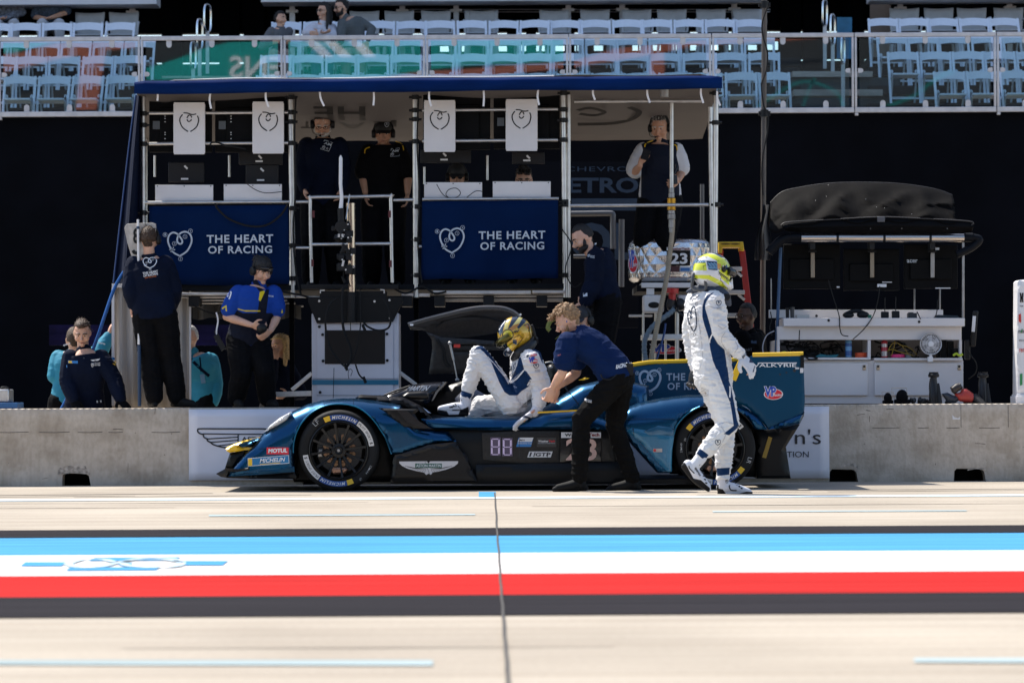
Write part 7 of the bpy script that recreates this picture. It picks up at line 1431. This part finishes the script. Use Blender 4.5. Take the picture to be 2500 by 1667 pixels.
m2.ribbon([A(265,1280),A(375,1272),A(335,1230)],.009);put_text(m2,'sparco',A(232,1262),A(325,1245),A(228,1235),.03);f(m2);m2.build('lace',INK,sh_)
mb=MB();hand_shape(mb,J['wrL']+Vector((-.03,-.02,-.035)),Vector((-.62,-.30,-.38)),J['htL'],Vector((-.35,.05,-.9)),.35,1.28,.005);limb(mb,[J['wrL'].lerp(J['elL'],.08),J['wrL']+Vector((-.03,-.02,-.03))],[.046,.042]);me=remesh(mb,.005,2);mask_attr(me,'seam',[(D3,[(1090,1360),(1130,1335),(1230,1380),(1225,1392)]),(D3,[(1150,1420),(1162,1410),(1110,1470),(1100,1470)])]);putmesh(me,'glove',GLOVEW,root)
mb=MB();hand_shape(mb,J['wrR'],J['hdR'],J['htR'],J['hdR'].cross(J['htR'])*-1,.4,1.1,.004);me=remesh(mb,.007,2);mask_attr(me,'seam',[]);putmesh(me,'glove',GLOVEW,root)
f=drape(root,('race_suit',));m2=MB();m2.ribbon([A(690,640),A(790,750),A(885,870)],.008);m2.ribbon([A(960,955),A(1040,900),A(1120,805)],.012);m2.ribbon([A(1165,985),A(1205,915)],.012);f(m2);m2.build('suit_piping',M('suit_white_piping',SUITW,.6),root)
m2=MB();put_text(m2,'EART',A(958,830),A(1040,770),A(945,770),.03);put_text(m2,'CING',A(965,885),A(1035,838),A(955,842),.03);heart(m2,D3,1238,725,1300,780,dS,.005);text(m2,'THE HEART',D3,1250,797,1318,808,dS);text(m2,'OF RACING',D3,1252,812,1316,822,dS);[m2.ribbon(catmull([A(1085+i*14,1250-i*2),A(1130+i*14,1200-i*4),A(1195+i*8,1150-i*3)],4),.0028)for i in range(6)];put_text(m2,'II',A(1150,650),A(1185,640),A(1148,622),.06,.2);f(m2);m2.build('lettering',M('navy_ink',(.006,.02,.05),.6),root)
m2=MB();put_text(m2,'IMSA',A(1190,640),A(1280,628),A(1192,612),.04,.2);m2.poly([A(1240+52*math.cos(a),692+28*math.sin(a))for a in np.linspace(0,6.283,24)[:-1]]);f(m2);m2.build('red_patch',SRED,root)
m2=MB();put_text(m2,'VP',A(1178,715),A(1250,700),A(1180,650),.07);f(m2,.006);m2.build('lettering',M('sticker_blue',(.015,.06,.42),.4),root)
GO,DKN=(.60,.36,.02),(.008,.016,.035)
hel,HT=helmet(root,A(1015,365),headmat(dict(face=Vector((-.80,-.16,-.60)),hup=Vector((-.55,0,.8))),.98),GO,[('dark',DKN),('pale',(.58,.50,.16)),('orange',(.50,.20,.02)),('yel',(.72,.55,.02))],dict(dark=[(D3,[(800,330),(830,250),(900,190),(940,200),(880,290),(870,340),(840,400)]),(D3,[(930,310),(1000,120),(1090,130),(1030,240),(970,300)]),(D3,[(1030,280),(1120,160),(1170,180),(1130,240),(1060,310)]),(D3,[(990,430),(1040,440),(1035,500),(990,480)]),(D3,[(1170,190),(1215,260),(1190,250)]),(D3,[(800,430),(860,400),(900,440),(930,520),(980,570),(1000,640),(860,640),(860,560),(830,480)])],pale=[(D3,[(890,310),(890,250),(960,170),(940,240),(925,320)]),(D3,[(955,310),(1060,170),(1120,150),(1060,260),(990,330)])],orange=[(D3,[(940,310),(1000,262),(1070,240),(1040,290),(990,330)]),(D3,[(1130,260),(1190,230),(1200,310),(1150,300)])],yel=[(D3,[(865+65+64*math.cos(a),378+62*math.sin(a))for a in np.linspace(0,6.28,20)[:-1]]),(D3,[(930,480),(990,520),(960,540),(920,500)])]))
fh=drape(root,('helmet',));m2=MB();m2.ribbon([A(930+65*math.cos(a),378+62*math.sin(a))for a in np.linspace(0,6.28,28)],.007)
m2.ribbon(catmull([A(*p)for p in((1000,350),(1020,330),(1015,355),(1040,325),(1040,350),(1065,315))],4),.006);m2.ribbon(catmull([A(1120,270),A(1170,250),A(1190,300),A(1180,340)],4),.006);m2.ribbon([A(1000,420),A(1060,380),A(1110,420),A(1050,500)],.005)
for x,y in((918,378),(936,405)):m2.poly([A(x+11*math.cos(a),y+12*math.sin(a))for a in np.linspace(0,6.28,12)[:-1]])
fh(m2);m2.build('helmet_line',INK,hel)
mb=MB();mb.tube([HT(.120*math.cos(a),.066+.098*math.sin(a),.012)for a in np.linspace(.05,math.pi-.05,15)],.036,10);mb.build('visor',M('gold_mirror_visor',(.10,.085,.02),.14,.8),hel)
m2=MB();m2.poly([A(932+17*math.cos(a),552+22*math.sin(a),-.13)for a in np.linspace(0,6.28,16)[:-1]]);fh(m2,.005);m2.build('round_sticker',WHITE_MARK,hel)
m2=MB();m2.ribbon([A(825,320),A(860,262),A(900,212)],.006);m2.poly([A(1082+13*math.cos(a),136+12*math.sin(a))for a in np.linspace(0,6.28,14)[:-1]]);fh(m2,.005);m2.build('helmet_mark',WHITE_MARK,hel)
mb=MB();limb(mb,[A(1000,660,.02),A(1060,600,-.08),A(1180,520,-.05),A(1250,440,.02)],[.03,.045,.05,.035]);putmesh(remesh(mb,.007,3),'neck_restraint',M('hans_black',(.010,.010,.011),.5),root)
mb=MB();limb(mb,[A(1130,590),A(1060,480)],[.07,.08]);mb.build('balaclava',M('dark_balaclava',(.015,.02,.04),.8),root)
mb=MB();mb.tube(catmull([A(1215,260,-.06),A(1240,330,-.05),A(1255,400,-.04),A(1270,470,.0)],5),.012,8);mb.box(A(1245,480,-.02),A(1295,425,.02));mb.build('tether',BLACK,root)
# mechanic bending at the car
dM=28.93;A=lambda x,y,o=0.:W(D4,x,y,dM+o)
POLO=M('navy_polo',(.0016,.013,.062),.85,var=.12,vs=8,bump=.3,bs=24,spec=.15);PANTS=M('black_work_trousers',(.0045,.0042,.0042),.85,var=.25,vs=6,bump=.5,bs=22,spec=.1)
J=dict(head=A(215,170),face=(-.82,.12,-.52),hup=(-.5,0,.85),neck=A(275,275,.03),shL=A(215,345,-.17),shR=A(290,330,.19),elL=A(172,590,-.16),wrL=A(100,700,-.05),elR=A(285,590,.22),wrR=A(132,700,.10),pelvis=A(620,630),hipL=A(610,650,-.10),hipR=A(640,650,.10),knL=A(325,960,-.14),anL=A(310,1440,-.10),knR=A(590,1010,.12),anR=A(735,1440,.16),ftL=(-1,-.05,-.04),ftR=(-1,-.05,-.04),hdL=(-.3,.1,-.9),htL=(-.5,-.3,.2),hdR=(-.35,0,-.9),htR=(-.6,-.3,.2),bend=Vector((.02,0,.075)))
root,J,T,m=person('mechanic with curly blond hair in navy polo and black trousers bending over the cockpit',J,SK_L,H_SB,'curly',POLO,PANTS,SHOEB,.30,1.05,voxel=.006,curl=1.1,loose=.022,hem=.0,hs=1.0,wide=1.0,wr=.009,ll=-.004)
mb=MB();me=MB();limb(me,[T(.0,.07,-.09),T(.03,.05,-.075),T(.062,.015,-.03)],[.024,.024,.010]);limb(me,[T(.0,.07,-.09),T(-.03,.05,-.075),T(-.062,.015,-.03)],[.024,.024,.010]);putmesh(remesh(me,.006,2),'beard',H_SB,root)
mb.ell(T(-.079,.0,-.004),(.007,.007,.014));mb.build('ear_plug',M('blue_plug',(.02,.09,.3),.4),root)
f=drape(root,('shirt','trousers'));m2=MB();put_text(m2,'RACING',A(600,560),A(690,538),A(600,525),.05,.2);put_text(m2,'THE HEART',A(365,805),A(408,818),A(366,795),.02);put_text(m2,'OF RACING',A(362,818),A(405,828),A(363,808),.02);heart(m2,D4,350,793,364,810,dM,.004);put_text(m2,'IN',A(705,535),A(728,530),A(703,508),.05,.2);f(m2,.012);m2.build('lettering',WHITE_MARK,root)
mb=MB();mb.tube(catmull([A(480,600,-.18),A(500,635,-.2),A(560,640,-.2),A(610,600,-.2)],5),.007,6);v=A(700,560,-.12);mb.box(v-Vector((.04,.03,.05)),v+Vector((.04,.03,.05)));mb.build('belt_pouch',BLACK,root)
m2=MB();put_text(m2,'motul',A(134,455),A(160,448),A(134,442),.02);f(m2);m2.build('sleeve_mark',M('pink_mark',(.4,.1,.12),.6),root)
A=lambda x,y,o=0.:W(M3,x,y,31.36+o)
person('crew member in dark cap and headset partly hidden behind the bending mechanic',dict(head=A(622,930),face=(-.55,-.75,-.25),shR=A(520,1040,-.02),shL=A(690,1040,.05),wrR=A(470,1180,-.05),wrL=A(640,1180,0),pelvis=A(640,1230)),SK_L,H_BK,'short',NAVY_CLOTH,BLACK_CLOTH,SHOEB,1.,.95,voxel=.009,headset=True,cap=M('dark_cap',(.012,.012,.016),.7))
mb=MB();mb.tube(catmull([W(M3,x,y,31.0)for x,y in((400,1000),(385,980),(400,940),(430,920))],5),.02,8);mb.tube([W(M3,435,1058,31.0),W(M3,490,1015,31.0)],.003,5);tag(mb.build('safety_handle',M('olive_grip',(.16,.17,.03),.6)),'olive yellow grip with thin wire left of the mechanic\'s blond hair','handle')
# crew on and behind the wall
A=lambda x,y,o=0.:W(M1,x,y,31.82+o)
JACK=M('navy_jacket',(.0028,.006,.019),.85,var=.2,vs=6,bump=.4,bs=22,spec=.12)
root,J,T,m=person('crew man seen from behind with heart emblem on navy jacket, holding the signal pole',dict(head=A(738,378),face=(.05,1,-.08),shL=A(640,545),shR=A(850,545),elL=A(612,705,-.05),wrL=A(632,820,-.02),elR=A(910,720,.05),wrR=A(890,840,.2),pelvis=A(775,890),hipL=A(715,900),hipR=A(840,900),knL=A(745,1190,.04),anL=A(775,1455,.0),knR=A(885,1185,.06),anR=A(930,1455,.05),ftL=(-.3,.9,0),ftR=(.75,-.4,0),hdL=(.1,.1,-1),htL=(.8,.4,0)),SK_L,H_BR,'short',JACK,BLACK_CLOTH,SHOEB,1.,1.0,headset=True,curl=1.2,loose=.02,hem=-.06,wide=1.08)
f=drape(root,('shirt',));m2=MB();heart(m2,M1,698,500,790,572,31.8,.008,True);put_text(m2,'THE HEART',A(696,618),A(800,602),A(694,602),.03,0,1.1);put_text(m2,'OF RACING',A(701,635),A(800,618),A(699,620),.03,0,1.1);f(m2);m2.build('lettering',WHITE_MARK,root)
m2=MB();put_text(m2,'JOIN THE DRIVE',A(711,646),A(788,634),A(710,636),.02);f(m2);m2.build('lettering',M('orange_mark',(.6,.15,.03),.6),root)
POLB=two_tone('royal_blue_shirt',(.008,.05,.30),[('dark',(.006,.008,.018)),('yellow',(.70,.52,.02))],.75,.3,26)
root,J,T,m=person('woman with headset in royal blue and navy shirt, looking down to the right',dict(head=A(1508,590),face=(.52,-.74,-.40),hup=(.2,-.35,1),shR=A(1350,745,-.04),shL=A(1590,745,.04),elR=A(1268,905,-.06),wrR=A(1440,962,-.22),elL=A(1615,905,.02),wrL=A(1570,1000,-.16),pelvis=A(1410,1060,.02),hipR=A(1355,1060),hipL=A(1475,1065,.03),knR=A(1370,1290,-.12),knL=A(1530,1280,-.10),anR=A(1335,1460,-.02),anL=A(1545,1460,.02),hdR=(.9,-.1,-.25),htR=(.1,-.5,.6),hdL=(-.6,-.2,-.5),htL=(-.1,-.6,.5),ftR=(.3,-.9,0),ftL=(.5,-.8,0)),SK_L,H_BK,'bun',POLB,BLACK_CLOTH,SHOEB,.34,.97,headset=True,loose=.02,hem=-.1,curl=.9,wide=1.08)
sh=[c for c in root.children if c.name.startswith('shirt')][0].data
mask_attr(sh,'dark',[(M1,[(1200,1100),(1340,860),(1380,880),(1480,880),(1500,740),(1460,690),(1430,640),(1470,640),(1530,740),(1540,720),(1560,720),(1540,880),(1580,880),(1700,1100)])]);mask_attr(sh,'yellow',[(M1,[(1345,848),(1390,860),(1500,862),(1500,870),(1400,870),(1345,856)]),(M1,[(1488,790),(1496,735),(1528,725),(1530,735),(1500,800)]),(M1,[(1235,845),(1268,825),(1272,868),(1262,866),(1262,838),(1240,855)]),(M1,[(1640,880),(1650,850),(1655,880)])])
f=drape(root,('shirt',));m2=MB();put_text(m2,'PARTNER',A(1556,768),A(1590,772),A(1556,757),.02);m2.ribbon(catmull([A(1275,770),A(1285,745),A(1300,735),(A(1295,760)),A(1285,785)],4),.012);f(m2);m2.build('lettering',WHITE_MARK,root)
mb=MB();mb.ell(A(1510,985,-.25),(.05,.05,.045));mb.build('held_black_puck',BLACK,root);bpy.data.objects.remove(root.children[-1])if False else None
mb=MB();mb.tube([T(-.062,.08,.06),T(0,.118,.066),T(.062,.08,.06)],.012,8);mb.build('head_goggles',BLACK_GLOSS,root)
mb=MB();v=A(1235,1095,-.05);mb.bar(A(1195,1030,-.05),A(1250,1130,-.05),.05,.035);mb.bar(A(1195,1030,-.05),A(1185,1000,-.05),.008);mb.build('belt_radio',BLACK,root)
mb=MB();mb.ribbon(catmull([A(1198,875),A(1210,930),A(1200,1000),A(1200,1075)],5),.014);mb.build('lanyard',WHITE_MARK,root)
A=lambda x,y,o=0.:W(M1,x,y,32.2+o)
root,J,T,m=person('man with slicked brown hair in navy quarter zip jacket crouching behind the wall',dict(head=A(282,1015),face=(.04,-.90,-.42),hup=(0,-.4,.9),neck=A(290,1125,.05),shR=A(200,1185,-.0),shL=A(412,1185,-.0),elR=A(180,1350,-.05),wrR=A(225,1470,-.12),elL=A(500,1330,-.08),wrL=A(545,1470,-.2),pelvis=A(300,1560,.1),knR=A(230,1680,-.02),knL=A(400,1680,-.02),anR=W(M1,230,1830,32.5),anL=W(M1,400,1830,32.5),hdR=(.2,-.4,-.6),hdL=(.5,-.3,-.6),htR=(.7,-.2,0),htL=(-.6,-.3,0)),SK_L,H_BR,'slick',JACK,BLACK_CLOTH,SHOEB,1.,1.0,gloves=BLACK_CLOTH,loose=.016,curl=.7,wide=1.02,ttop=1.03,voxel=.007)
f=drape(root,('shirt',));m2=MB()
for t_,x0,y0,x1,y1,r_ in(('sparco',152,1110,200,1095,14),('sparco',388,1088,440,1102,14),('THE HEART',365,1228,405,1226,8),('OF RACING',365,1240,405,1238,8)):put_text(m2,t_,A(x0,y0),A(x1,y1),A(x0,y0-r_),.03)
heart(m2,M1,344,1222,360,1248,32.2,.004);m2.poly([A(*p)for p in((338,1200),(372,1196),(405,1190),(395,1203),(372,1210),(350,1208))]);m2.ribbon([A(292,1155),A(293,1188)],.012);m2.ribbon([A(380,1485),A(414,1482)],.02);f(m2);m2.build('lettering',WHITE_MARK,root)
m2=MB();m2.poly([A(*p)for p in((185,1222),(252,1224),(252,1206),(185,1203))]);m2.poly([A(*p)for p in((132,1250),(178,1252),(178,1235),(132,1232))]);m2.poly([A(*p)for p in((482,1190),(500,1205),(508,1190),(490,1178))]);f(m2);m2.build('blue_patch',SBLUE,root)
m2=MB();m2.poly([A(*p)for p in((187,1221),(215,1222),(210,1206),(188,1205))]);m2.poly([A(*p)for p in((492,1225),(508,1235),(515,1215),(500,1208))]);f(m2,.005);m2.build('yellow_patch',YEL,root)
TEALH=M('teal_hoodie',(.018,.22,.33),.8,var=.12,vs=5,bump=.3,bs=18)
A=lambda x,y,o=0.:W(M1,x,y,34.6+o)
root,J,T,m=person('man in teal hoodie with badge on a lanyard, half hidden by the tarpaulin edge',dict(head=A(1015,1050),face=(-.5,-.85,-.05),shR=A(985,1195,-.05),shL=A(1165,1205,.05),elL=A(1195,1370),wrL=A(1180,1490,-.1),elR=A(985,1370),wrR=A(1000,1490,-.1),pelvis=A(1085,1480)),SK_L,H_GR,'buzz',TEALH,BLACK_CLOTH,SHOEB,1.,.98,voxel=.01,loose=.016,wide=1.02)
f=drape(root,('shirt',));mb=MB();mb.ribbon(catmull([A(1082,1150),A(1090,1220),A(1095,1280)],4),.014);mb.ribbon(catmull([A(1020,1190),A(1080,1250),A(1150,1310)],4),.03);f(mb);mb.build('lanyard',NAVY_CLOTH,root)
mb=MB();mb.poly([A(*p)for p in((1086,1300),(1118,1296),(1126,1358),(1096,1362))]);f(mb,.006);mb.build('badge',M('blue_badge',(.12,.25,.4),.4),root)
A=lambda x,y,o=0.:W(M1,x,y,34.8+o)
person('person in teal top standing behind the crouching man',dict(head=A(222,1060),face=(-.3,.9,0),shL=A(120,1185,.05),shR=A(300,1185),elL=A(95,1310),wrL=A(140,1340,.15),elR=A(400,1150,-.05),wrR=A(462,1040,0),pelvis=A(190,1490),hdR=(.2,0,1)),SK_L,H_BR,'short',TEALH,BLACK_CLOTH,SHOEB,1.,.97,voxel=.01,loose=.02)
A=lambda x,y,o=0.:W(M1,x,y,34.2+o)
person('woman with long blond hair and dark jacket behind the woman in blue',dict(head=A(1628,1105),face=(-.62,-.75,-.1),shR=A(1540,1235,-.03),shL=A(1690,1240,.05),wrR=A(1600,1210,-.22),elR=A(1570,1370,-.1),wrL=A(1690,1440,-.1),pelvis=A(1620,1480),hdR=(.05,.1,1),htR=(-.6,0,0)),SK_L,H_BL,'long',JACK,BLACK_CLOTH,SHOEB,1.,.92,voxel=.009)
A=lambda x,y,o=0.:W(C2,x,y,33.3+o)
zd=zdeck
root,J,T,m=person('grey haired man with glasses, headset and navy jacket on the upper deck',dict(head=A(612,992),face=(.02,-.86,-.46),hup=(0,-.45,1),shR=A(490,1165),shL=A(745,1165),elR=A(455,1350),wrR=A(470,1500,-.15),elL=A(775,1350),wrL=A(760,1500,-.12),pelvis=A(620,1600,.05)),SK_L,H_GR,'short',JACK,BLACK_CLOTH,SHOEB,1.,1.06,zd,headset='mic',glasses=True,beard=H_GR,loose=.02)
f=drape(root,('shirt',));m2=MB();m2.ribbon([A(*p)for p in((628,1118),(693,1140),(662,1208),(598,1190),(628,1118))],.006);put_text(m2,'AM',A(622,1150),A(680,1168),A(630,1130),.03);heart(m2,C2,612,1165,632,1190,33.3,.005);put_text(m2,'O',A(640,1192),A(655,1196),A(644,1176),.03);f(m2);m2.build('lettering',GREY_MARK,root)
A=lambda x,y,o=0.:W(C2,x,y,33.4+o)
root,J,T,m=person('man in black cap, headset and black polo with yellow piping on the upper deck',dict(head=A(1098,1065),face=(.0,-.97,-.20),shR=A(985,1215),shL=A(1215,1210),elR=A(935,1400),wrR=A(955,1540,-.08),elL=A(1295,1395),wrL=A(1290,1540,-.08),pelvis=A(1100,1620,.05)),SK_M,H_BK,'short',BLACK_CLOTH,BLACK_CLOTH,SHOEB,.42,1.03,zd,headset=True,cap=M('black_cap',(.010,.010,.011),.7),loose=.02,wide=1.12)
f=drape(root,('shirt',));m2=MB();m2.ribbon(catmull([A(948,1225),A(955,1190),A(990,1175)],4),.010);m2.ribbon(catmull([A(1195,1128),A(1245,1150),A(1260,1200)],4),.010);f(m2);m2.build('piping',YEL,root)
m2=MB();m2.ribbon([A(*p)for p in((1160,1188),(1225,1182),(1226,1245),(1155,1250),(1160,1188))],.004);put_text(m2,'AM',A(1165,1215),A(1218,1212),A(1166,1196),.03);heart(m2,C2,1160,1222,1180,1242,33.4,.004);f(m2);m2.build('lettering',GREY_MARK,root)
m2=MB();heart(m2,C2,1108,978,1142,1014,33.2,.005);f2=drape(root,('cap',));f2(m2);m2.build('cap_emblem',GREY_MARK,root)
A=lambda x,y,o=0.:W(C2,x,y,33.1+o)
person('seated man in dark cap and sunglasses behind the third white desk panel',dict(head=A(1685,1410),face=(0,-.95,-.2),shR=A(1590,1560),shL=A(1790,1560),wrR=A(1600,1800,-.25),wrL=A(1780,1800,-.25),pelvis=A(1690,1880,.1)),SK_M,H_BK,'short',BLACK_CLOTH,BLACK_CLOTH,SHOEB,1.,1.,zd,voxel=.01,headset=True,cap=M('black_cap',(.010,.010,.011),.7),glasses='sun')
A=lambda x,y,o=0.:W(C3,x,y,33.1+o)
person('seated man with dark curly hair and glasses behind the fourth white desk panel',dict(head=A(258,1435),face=(0,-.95,-.25),shR=A(165,1590),shL=A(355,1590),wrR=A(180,1800,-.25),wrL=A(350,1800,-.25),pelvis=A(258,1880,.1)),SK_L,H_BK,'curly',BLACK_CLOTH,BLACK_CLOTH,SHOEB,1.,1.,zd,voxel=.01,glasses=True)
A=lambda x,y,o=0.:W(C3,x,y,33.2+o)
VEST=two_tone('navy_vest_white_sleeves',(.62,.61,.63),[('vest',(.007,.010,.022))],.75,.3,24)
root,J,T,m=person('man in navy vest over white short sleeves with headset, looking at his phone',dict(head=A(1342,1020),face=(-.25,-.90,-.28),shR=A(1215,1205),shL=A(1470,1205),elR=A(1130,1385,-.05),wrR=A(1184,1325,-.2),elL=A(1515,1370),wrL=A(1490,1440,-.18),pelvis=A(1345,1610,.05),hdR=(.25,-.1,.8),htR=(.5,.2,.3),hdL=(-.3,-.5,-.2),htL=(0,-.2,1)),SK_M,H_GR,'short',VEST,BLACK_CLOTH,SHOEB,.40,1.04,zd,headset='mic',loose=.02,curl=.9,wide=1.08)
sh=[c for c in root.children if c.name.startswith('shirt')][0].data;mask_attr(sh,'vest',[(C3,[(1195,1150),(1280,1110),(1345,1070),(1400,1090),(1440,1130),(1485,1150),(1475,1240),(1495,1330),(1500,1700),(1190,1700),(1195,1330),(1225,1260)])])
hr=[c for c in root.children if c.name.startswith('hair')][0];hr.data.materials[0]=M('hair_salt_pepper',(.06,.05,.045),.6,var=.6,vs=60,bump=1,bs=160)
f=drape(root,('shirt',));m2=MB();m2.ribbon(catmull([A(1222,1175),A(1232,1145),A(1288,1122)],4),.010);m2.ribbon(catmull([A(1455,1155),A(1475,1165),A(1482,1200)],4),.010);f(m2);m2.build('piping',YEL,root)
mb=MB();mb.bar(A(1216,1275,-.27),A(1242,1195,-.27),.075,.01);tag(mb.build('phone',BLACK_GLOSS),'black phone held up by the man in the navy vest','phone')
mb=MB();mb.bar(A(1455,1470,-.3),A(1450,1400,-.3),.07,.05);mb.tube(catmull([A(1455,1400,-.3),A(1480,1340,-.3),A(1470,1310,-.25),A(1460,1350,-.2)],5),.006,6);tag(mb.build('radio_box',M('radio_dark',(.012,.02,.03),.4),bevel=.006),'small dark radio box in the left hand of the man in the vest','radio')
m_=MB();a,b_=W(PX,1555,694,DF+.6),W(PX,1748,694,DF+.6);m_.box((a.x,DF+.6,zdeck-.06),(b_.x,DF+1.9,zdeck));m_.build('deck',STAND_D,ps)
A=lambda x,y,o=0.:W(M3,x,y,31.9+o)
root,J,T,m=person('man with black beard and moustache in navy jacket standing behind the bending mechanic',dict(head=A(622,370),face=(-.78,-.30,-.45),hup=(-.35,0,.9),shL=A(715,500,-.14),shR=A(760,490,.20),elL=A(700,680,-.16),wrL=A(640,800,-.22),elR=A(760,700,.2),wrR=A(660,760,.1),pelvis=A(765,800),anL=A(740,1460,-.08),anR=A(790,1460,.1),hdL=(-.3,0,-.9),htL=(-.8,-.2,.2)),SK_L,H_BK,'buzz',JACK,BLACK_CLOTH,SHOEB,1.,1.03,zt,beard=H_BK,loose=.026,wide=1.12)
f=drape(root,('shirt',));m2=MB();heart(m2,M3,656,480,672,496,31.8,.004);put_text(m2,'THE HEART',A(674,492),A(706,496),A(674,484),.03);put_text(m2,'OF RACING',A(674,502),A(704,506),A(674,494),.03);m2.poly([A(*p)for p in((626,768),(655,765),(655,742),(626,744))]);m2.poly([A(*p)for p in((705,415),(718,410),(718,400),(706,402))]);f(m2);m2.build('lettering',GREY_MARK,root)
A=lambda x,y,o=0.:W(M4,x,y,33.6+o)
root,J,T,m=person('seated person with glasses in black team jacket left of the white station',dict(head=A(60,935),face=(-.8,-.55,-.1),shL=A(30,1075,-.1),shR=A(130,1070,.15),wrL=A(-10,1250,-.2),wrR=A(60,1260,.1),pelvis=A(90,1330)),SK_D,H_BK,'buzz',BLACK_CLOTH,BLACK_CLOTH,SHOEB,1.,1.0,voxel=.009,glasses=True,loose=.02)
f=drape(root,('shirt',));m2=MB();put_text(m2,'HEART',A(30,1165),A(98,1158),A(28,1148),.03);f(m2);m2.build('lettering',M('dim_mark',(.10,.10,.11),.6),root)
m2=MB();m2.poly([A(*p)for p in((90,1110),(125,1112),(125,1095),(90,1092))]);f(m2);m2.build('blue_patch',M('dim_blue',(.03,.07,.14),.5),root)
G='spectators in the grandstand'
A=lambda x,y,o=0.:W(C2,x,y,48.9+o)
person('boy with dark hair in grey hoodie seated left of the woman in white',dict(head=A(278,152),face=(.75,-.62,-.02),shR=A(205,250,-.05),shL=A(345,250,.08),wrR=A(210,345,-.25),wrL=A(330,350,-.2),pelvis=A(270,470,.1),knR=A(225,430,-.35),knL=A(320,430,-.35),anR=A(225,600,-.3),anL=A(320,600,-.3)),SK_L,H_BK,'short',M('grey_hoodie',(.10,.10,.11),.85,bump=.4,bs=20),M('beige_trousers',(.3,.24,.2),.8),SHOEB,1.,.88,5.16,voxel=.009,group=G)
A=lambda x,y,o=0.:W(C2,x,y,48.9+o)
person('woman with long dark hair and glasses in white top, arms crossed, among spectators',dict(head=A(622,92),face=(-.72,-.68,-.06),shR=A(545,215,-.05),shL=A(690,225,.1),elR=A(480,265,-.15),wrR=A(600,262,-.25),elL=A(700,285,-.08),wrL=A(590,275,-.24),pelvis=A(610,450,.1),knR=A(560,440,-.35),knL=A(660,440,-.35),anR=A(560,600,-.3),anL=A(660,600,-.3)),SK_L,H_BK,'long',M('white_top',(.55,.54,.6),.8,bump=.3,bs=18),M('blue_jeans',(.06,.09,.18),.8),SHOEB,1.,.98,5.16,voxel=.009,glasses='sun',group=G)
A=lambda x,y,o=0.:W(C2,x,y,49.0+o)
person('bearded man in sunglasses and grey shirt leaning toward the woman in white',dict(head=A(762,62),face=(-.85,-.45,-.2),shR=A(770,190,-.1),shL=A(905,170,.1),elR=A(750,330,-.2),wrR=A(720,350,-.3),elL=A(1005,235,.05),wrL=A(975,330,-.1),pelvis=A(880,440,.1),knR=A(800,430,-.35),knL=A(920,430,-.35),anR=A(800,600,-.3),anL=A(920,600,-.3)),SK_L,H_BK,'short',M('grey_green_shirt',(.085,.095,.10),.85,bump=.4,bs=18),M('beige_trousers',(.3,.24,.2),.8),SHOEB,1.,1.02,5.16,voxel=.009,glasses='sun',beard=H_BK,group=G)
for lab,x,mt,sl in(('spectator in plaid shirt at the far left, head hidden by the fascia',45,M('plaid_shirt',(.12,.13,.16),.8,var=.8,vs=30),1.),('spectator in patterned navy shirt with bare arms, head hidden by the fascia',405,M('patterned_shirt',(.03,.045,.07),.8,var=1.2,vs=60),.42)):
 A=lambda px,y,o=0.:W(C1,px,y,51.3+o)
 person(lab,dict(head=A(x,-60),face=(0,-1,0),shR=A(x-95,40),shL=A(x+95,40),elR=A(x-130,140,-.05),wrR=A(x-40,150,-.25),elL=A(x+135,100,-.05),wrL=A(x-20,150,-.25),pelvis=A(x,230,.05),knR=A(x-70,190,-.4),knL=A(x+70,190,-.4),anR=A(x-70,330,-.38),anL=A(x+70,330,-.38)),SK_M,H_BR,'short',mt,M('white_trousers',(.4,.4,.42),.8),SHOEB,sl,1.,5.8,voxel=.014,group=G)
